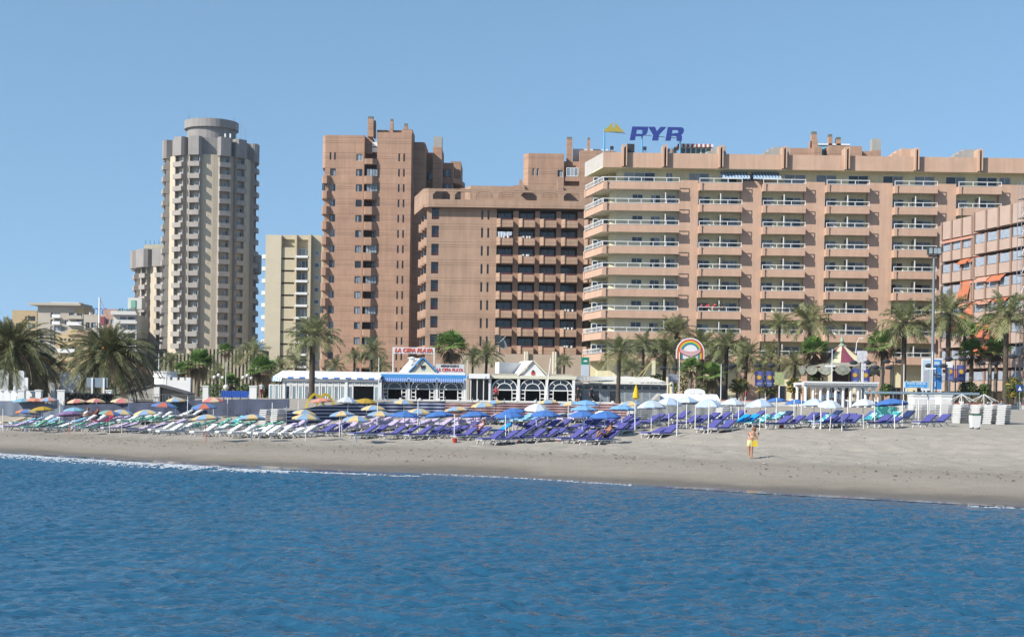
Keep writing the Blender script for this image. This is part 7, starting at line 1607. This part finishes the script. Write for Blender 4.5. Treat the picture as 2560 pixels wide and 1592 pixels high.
# ---- sunbathers and others
def seated(px, py, label, skn, top, bot, hr, D=None, rz=.68, dz=0):
    q = ray(px,py) if D is None else on(px,D); o = thing('person',label,'person',(q.x,q.y,q.z+dz),rz)
    J = {'pelvis':(1.05,.33,.55,(.15,.12)),'waist':(1.18,.33,.70,.13),'chest':(1.33,.33,.90,(.17,.12)),'neck':(1.42,.33,1.07,.055),'head0':(1.44,.33,1.14,.085),'head1':(1.45,.33,1.23,.095),
     'shL':(1.36,.50,1.00,.06),'elL':(1.12,.56,.82,.045),'wrL':(.90,.46,.88,.034),'haL':(.86,.44,.90,.026),'shR':(1.36,.16,1.00,.06),'elR':(1.12,.10,.82,.045),'wrR':(.90,.22,.88,.034),'haR':(.86,.24,.90,.026),
     'hipL':(.98,.43,.53,.095),'knL':(.58,.45,.85,.065),'anL':(.36,.44,.50,.042),'toL':(.22,.44,.48,.03),'hipR':(.98,.23,.53,.095),'knR':(.52,.20,.75,.065),'anR':(.26,.22,.50,.042),'toR':(.12,.22,.48,.03)}
    skinned('body', J, EDG, [skn,top,bot], o, 1, lambda c: 2 if (c.x > .78 and c.z < .66) else (1 if (c.z > .66 and 1.08 < c.x and c.z < 1.04 and .12 < c.y < .54) else 0))
    hair(o,(1.465,.33,1.225),.108,hr,(1,0,0)); face(o,(1.44,.33,1.20),.095,(-1,0,0)); hand(o,(.87,.44,.895),(-1,0,.1),(0,0,1),skn); hand(o,(.87,.24,.895),(-1,0,.1),(0,0,1),skn); return o
seated(1492,1112,'tanned person sitting with knees up on a front purple lounger under a blue parasol',skin2,skin2,M('trunks_dark',(.03,.03,.06),.8,.05),hair_d)
seated(1172,1098,'person in a pink top sitting on a purple lounger left of centre',skin,M('top_pink',(.62,.35,.45),.8,.05),M('towel_red',(.45,.08,.10),.8,.05),hair_b)
seated(180,1060,'person in a white top sitting with knees up under the purple parasol',skin,whpl,M('shorts_navy',(.03,.04,.12),.8,.05),hair_b)
seated(206,1058,'person in dark red sitting beside the wooden post at left',skin2,M('dress_wine',(.25,.03,.06),.8,.05),M('dress_wine',(.25,.03,.06)),hair_d)
def standing(px, D, label, top, bot, skn=skin, hr=hair_d, rz=0.0, z=None, h=1.72):
    x = wx(px,985,D); z = z if z is not None else (gz(x,D) if D < 150 else 2.98); o = thing('person',label,'person',(x,D,z),rz); k = h/1.72
    J = {'pelvis':(0,0,.95,(.155,.115)),'waist':(0,0,1.10,(.14,.11)),'chest':(0,0,1.32,(.175,.115)),'neck':(0,0,1.49,.058),'head0':(0,-.01,1.56,.085),'head1':(0,-.01,1.65,.095),'shL':(-.19,0,1.41,.062),'elL':(-.25,.03,1.14,.045),'wrL':(-.24,-.06,.90,.033),'haL':(-.24,-.08,.84,.026),'shR':(.19,0,1.41,.062),'elR':(.26,.02,1.14,.045),'wrR':(.24,-.10,.93,.033),'haR':(.23,-.13,.88,.026),'hipL':(-.095,0,.87,.095),'knL':(-.10,-.03,.48,.062),'anL':(-.10,.02,.09,.042),'toL':(-.11,-.10,.035,.032),'hipR':(.095,0,.87,.095),'knR':(.11,-.05,.48,.062),'anR':(.11,-.06,.09,.042),'toR':(.12,-.18,.035,.032)}
    J = {a:(b[0]*k,b[1]*k,b[2]*k,tuple(q*k for q in b[3]) if isinstance(b[3],tuple) else b[3]*k) for a,b in J.items()}
    skinned('body', J, EDG, [skn,top,bot], o, 1, lambda c: 2 if (c.z < 1.0*k and c.z > .5*k and abs(c.x) < .2*k) else (1 if (c.z > 1.0*k and c.z < 1.46*k and abs(c.x) < .27*k) else 0)); hair(o,(0,.005,1.645*k),.106*k,hr,(0,1,0)); face(o,(0,-.01,1.61*k),.095*k,(0,-1,0))
    hand(o,(-.24*k,-.08*k,.86*k),(0,-.3,-1),(0,-1,0),skn); hand(o,(.235*k,-.12*k,.89*k),(0,-.3,-1),(0,-1,0),skn); return o
wh = M('shirt_white',(.72,.72,.72),.8,.05)
standing(654,152,'person in a white shirt walking left of the glazed marquee',wh,M('shorts_wine',(.25,.05,.08),.8,.05),rz=.5)
standing(1445,155,'person in black standing at the pavilion entrance, left of two',M('shirt_black',(.02,.02,.02),.8,.05),M('shirt_black',(.02,.02,.02)))
standing(1478,156,'person in dark clothes inside the pavilion entrance, right of two',M('shirt_navy',(.02,.03,.06),.8,.05),M('shirt_black',(.02,.02,.02)),rz=.6)
standing(1240,157,'person in a red shirt before the left arch of the cream restaurant',M('shirt_red',(.45,.05,.06),.8,.05),M('shirt_black',(.02,.02,.02)))
standing(2504,103.5,'dark haired person in blue grey behind the lounger stacks at right',M('shirt_slate',(.18,.22,.30),.8,.05),M('shirt_black',(.02,.02,.02)))
standing(1865,153,'passer-by in red on the promenade near the dark palm trunk',M('shirt_red',(.45,.05,.06)),M('jeans_blue',(.06,.09,.18),.8,.05),rz=1.2)
standing(2285,143,'passer-by with white hat beneath the PLAYA sign',wh,M('jeans_blue',(.06,.09,.18)),rz=.3)
# ---------------------------------------------------------------- thin sea haze
hz = bpy.data.materials.new('haze_air'); hz.use_nodes = True; nt = hz.node_tree; nt.nodes.clear()
pv = nt.nodes.new('ShaderNodeVolumePrincipled'); pv.inputs['Color'].default_value = (.80,.86,.94,1); pv.inputs['Density'].default_value = 0.00012; pv.inputs['Anisotropy'].default_value = 0.2
mo = nt.nodes.new('ShaderNodeOutputMaterial'); nt.links.new(pv.outputs[0], mo.inputs['Volume'])
struct(MB().box(-2600,2600,-2600,2700,-3.5,86).build('haze', hz), 'stuff')
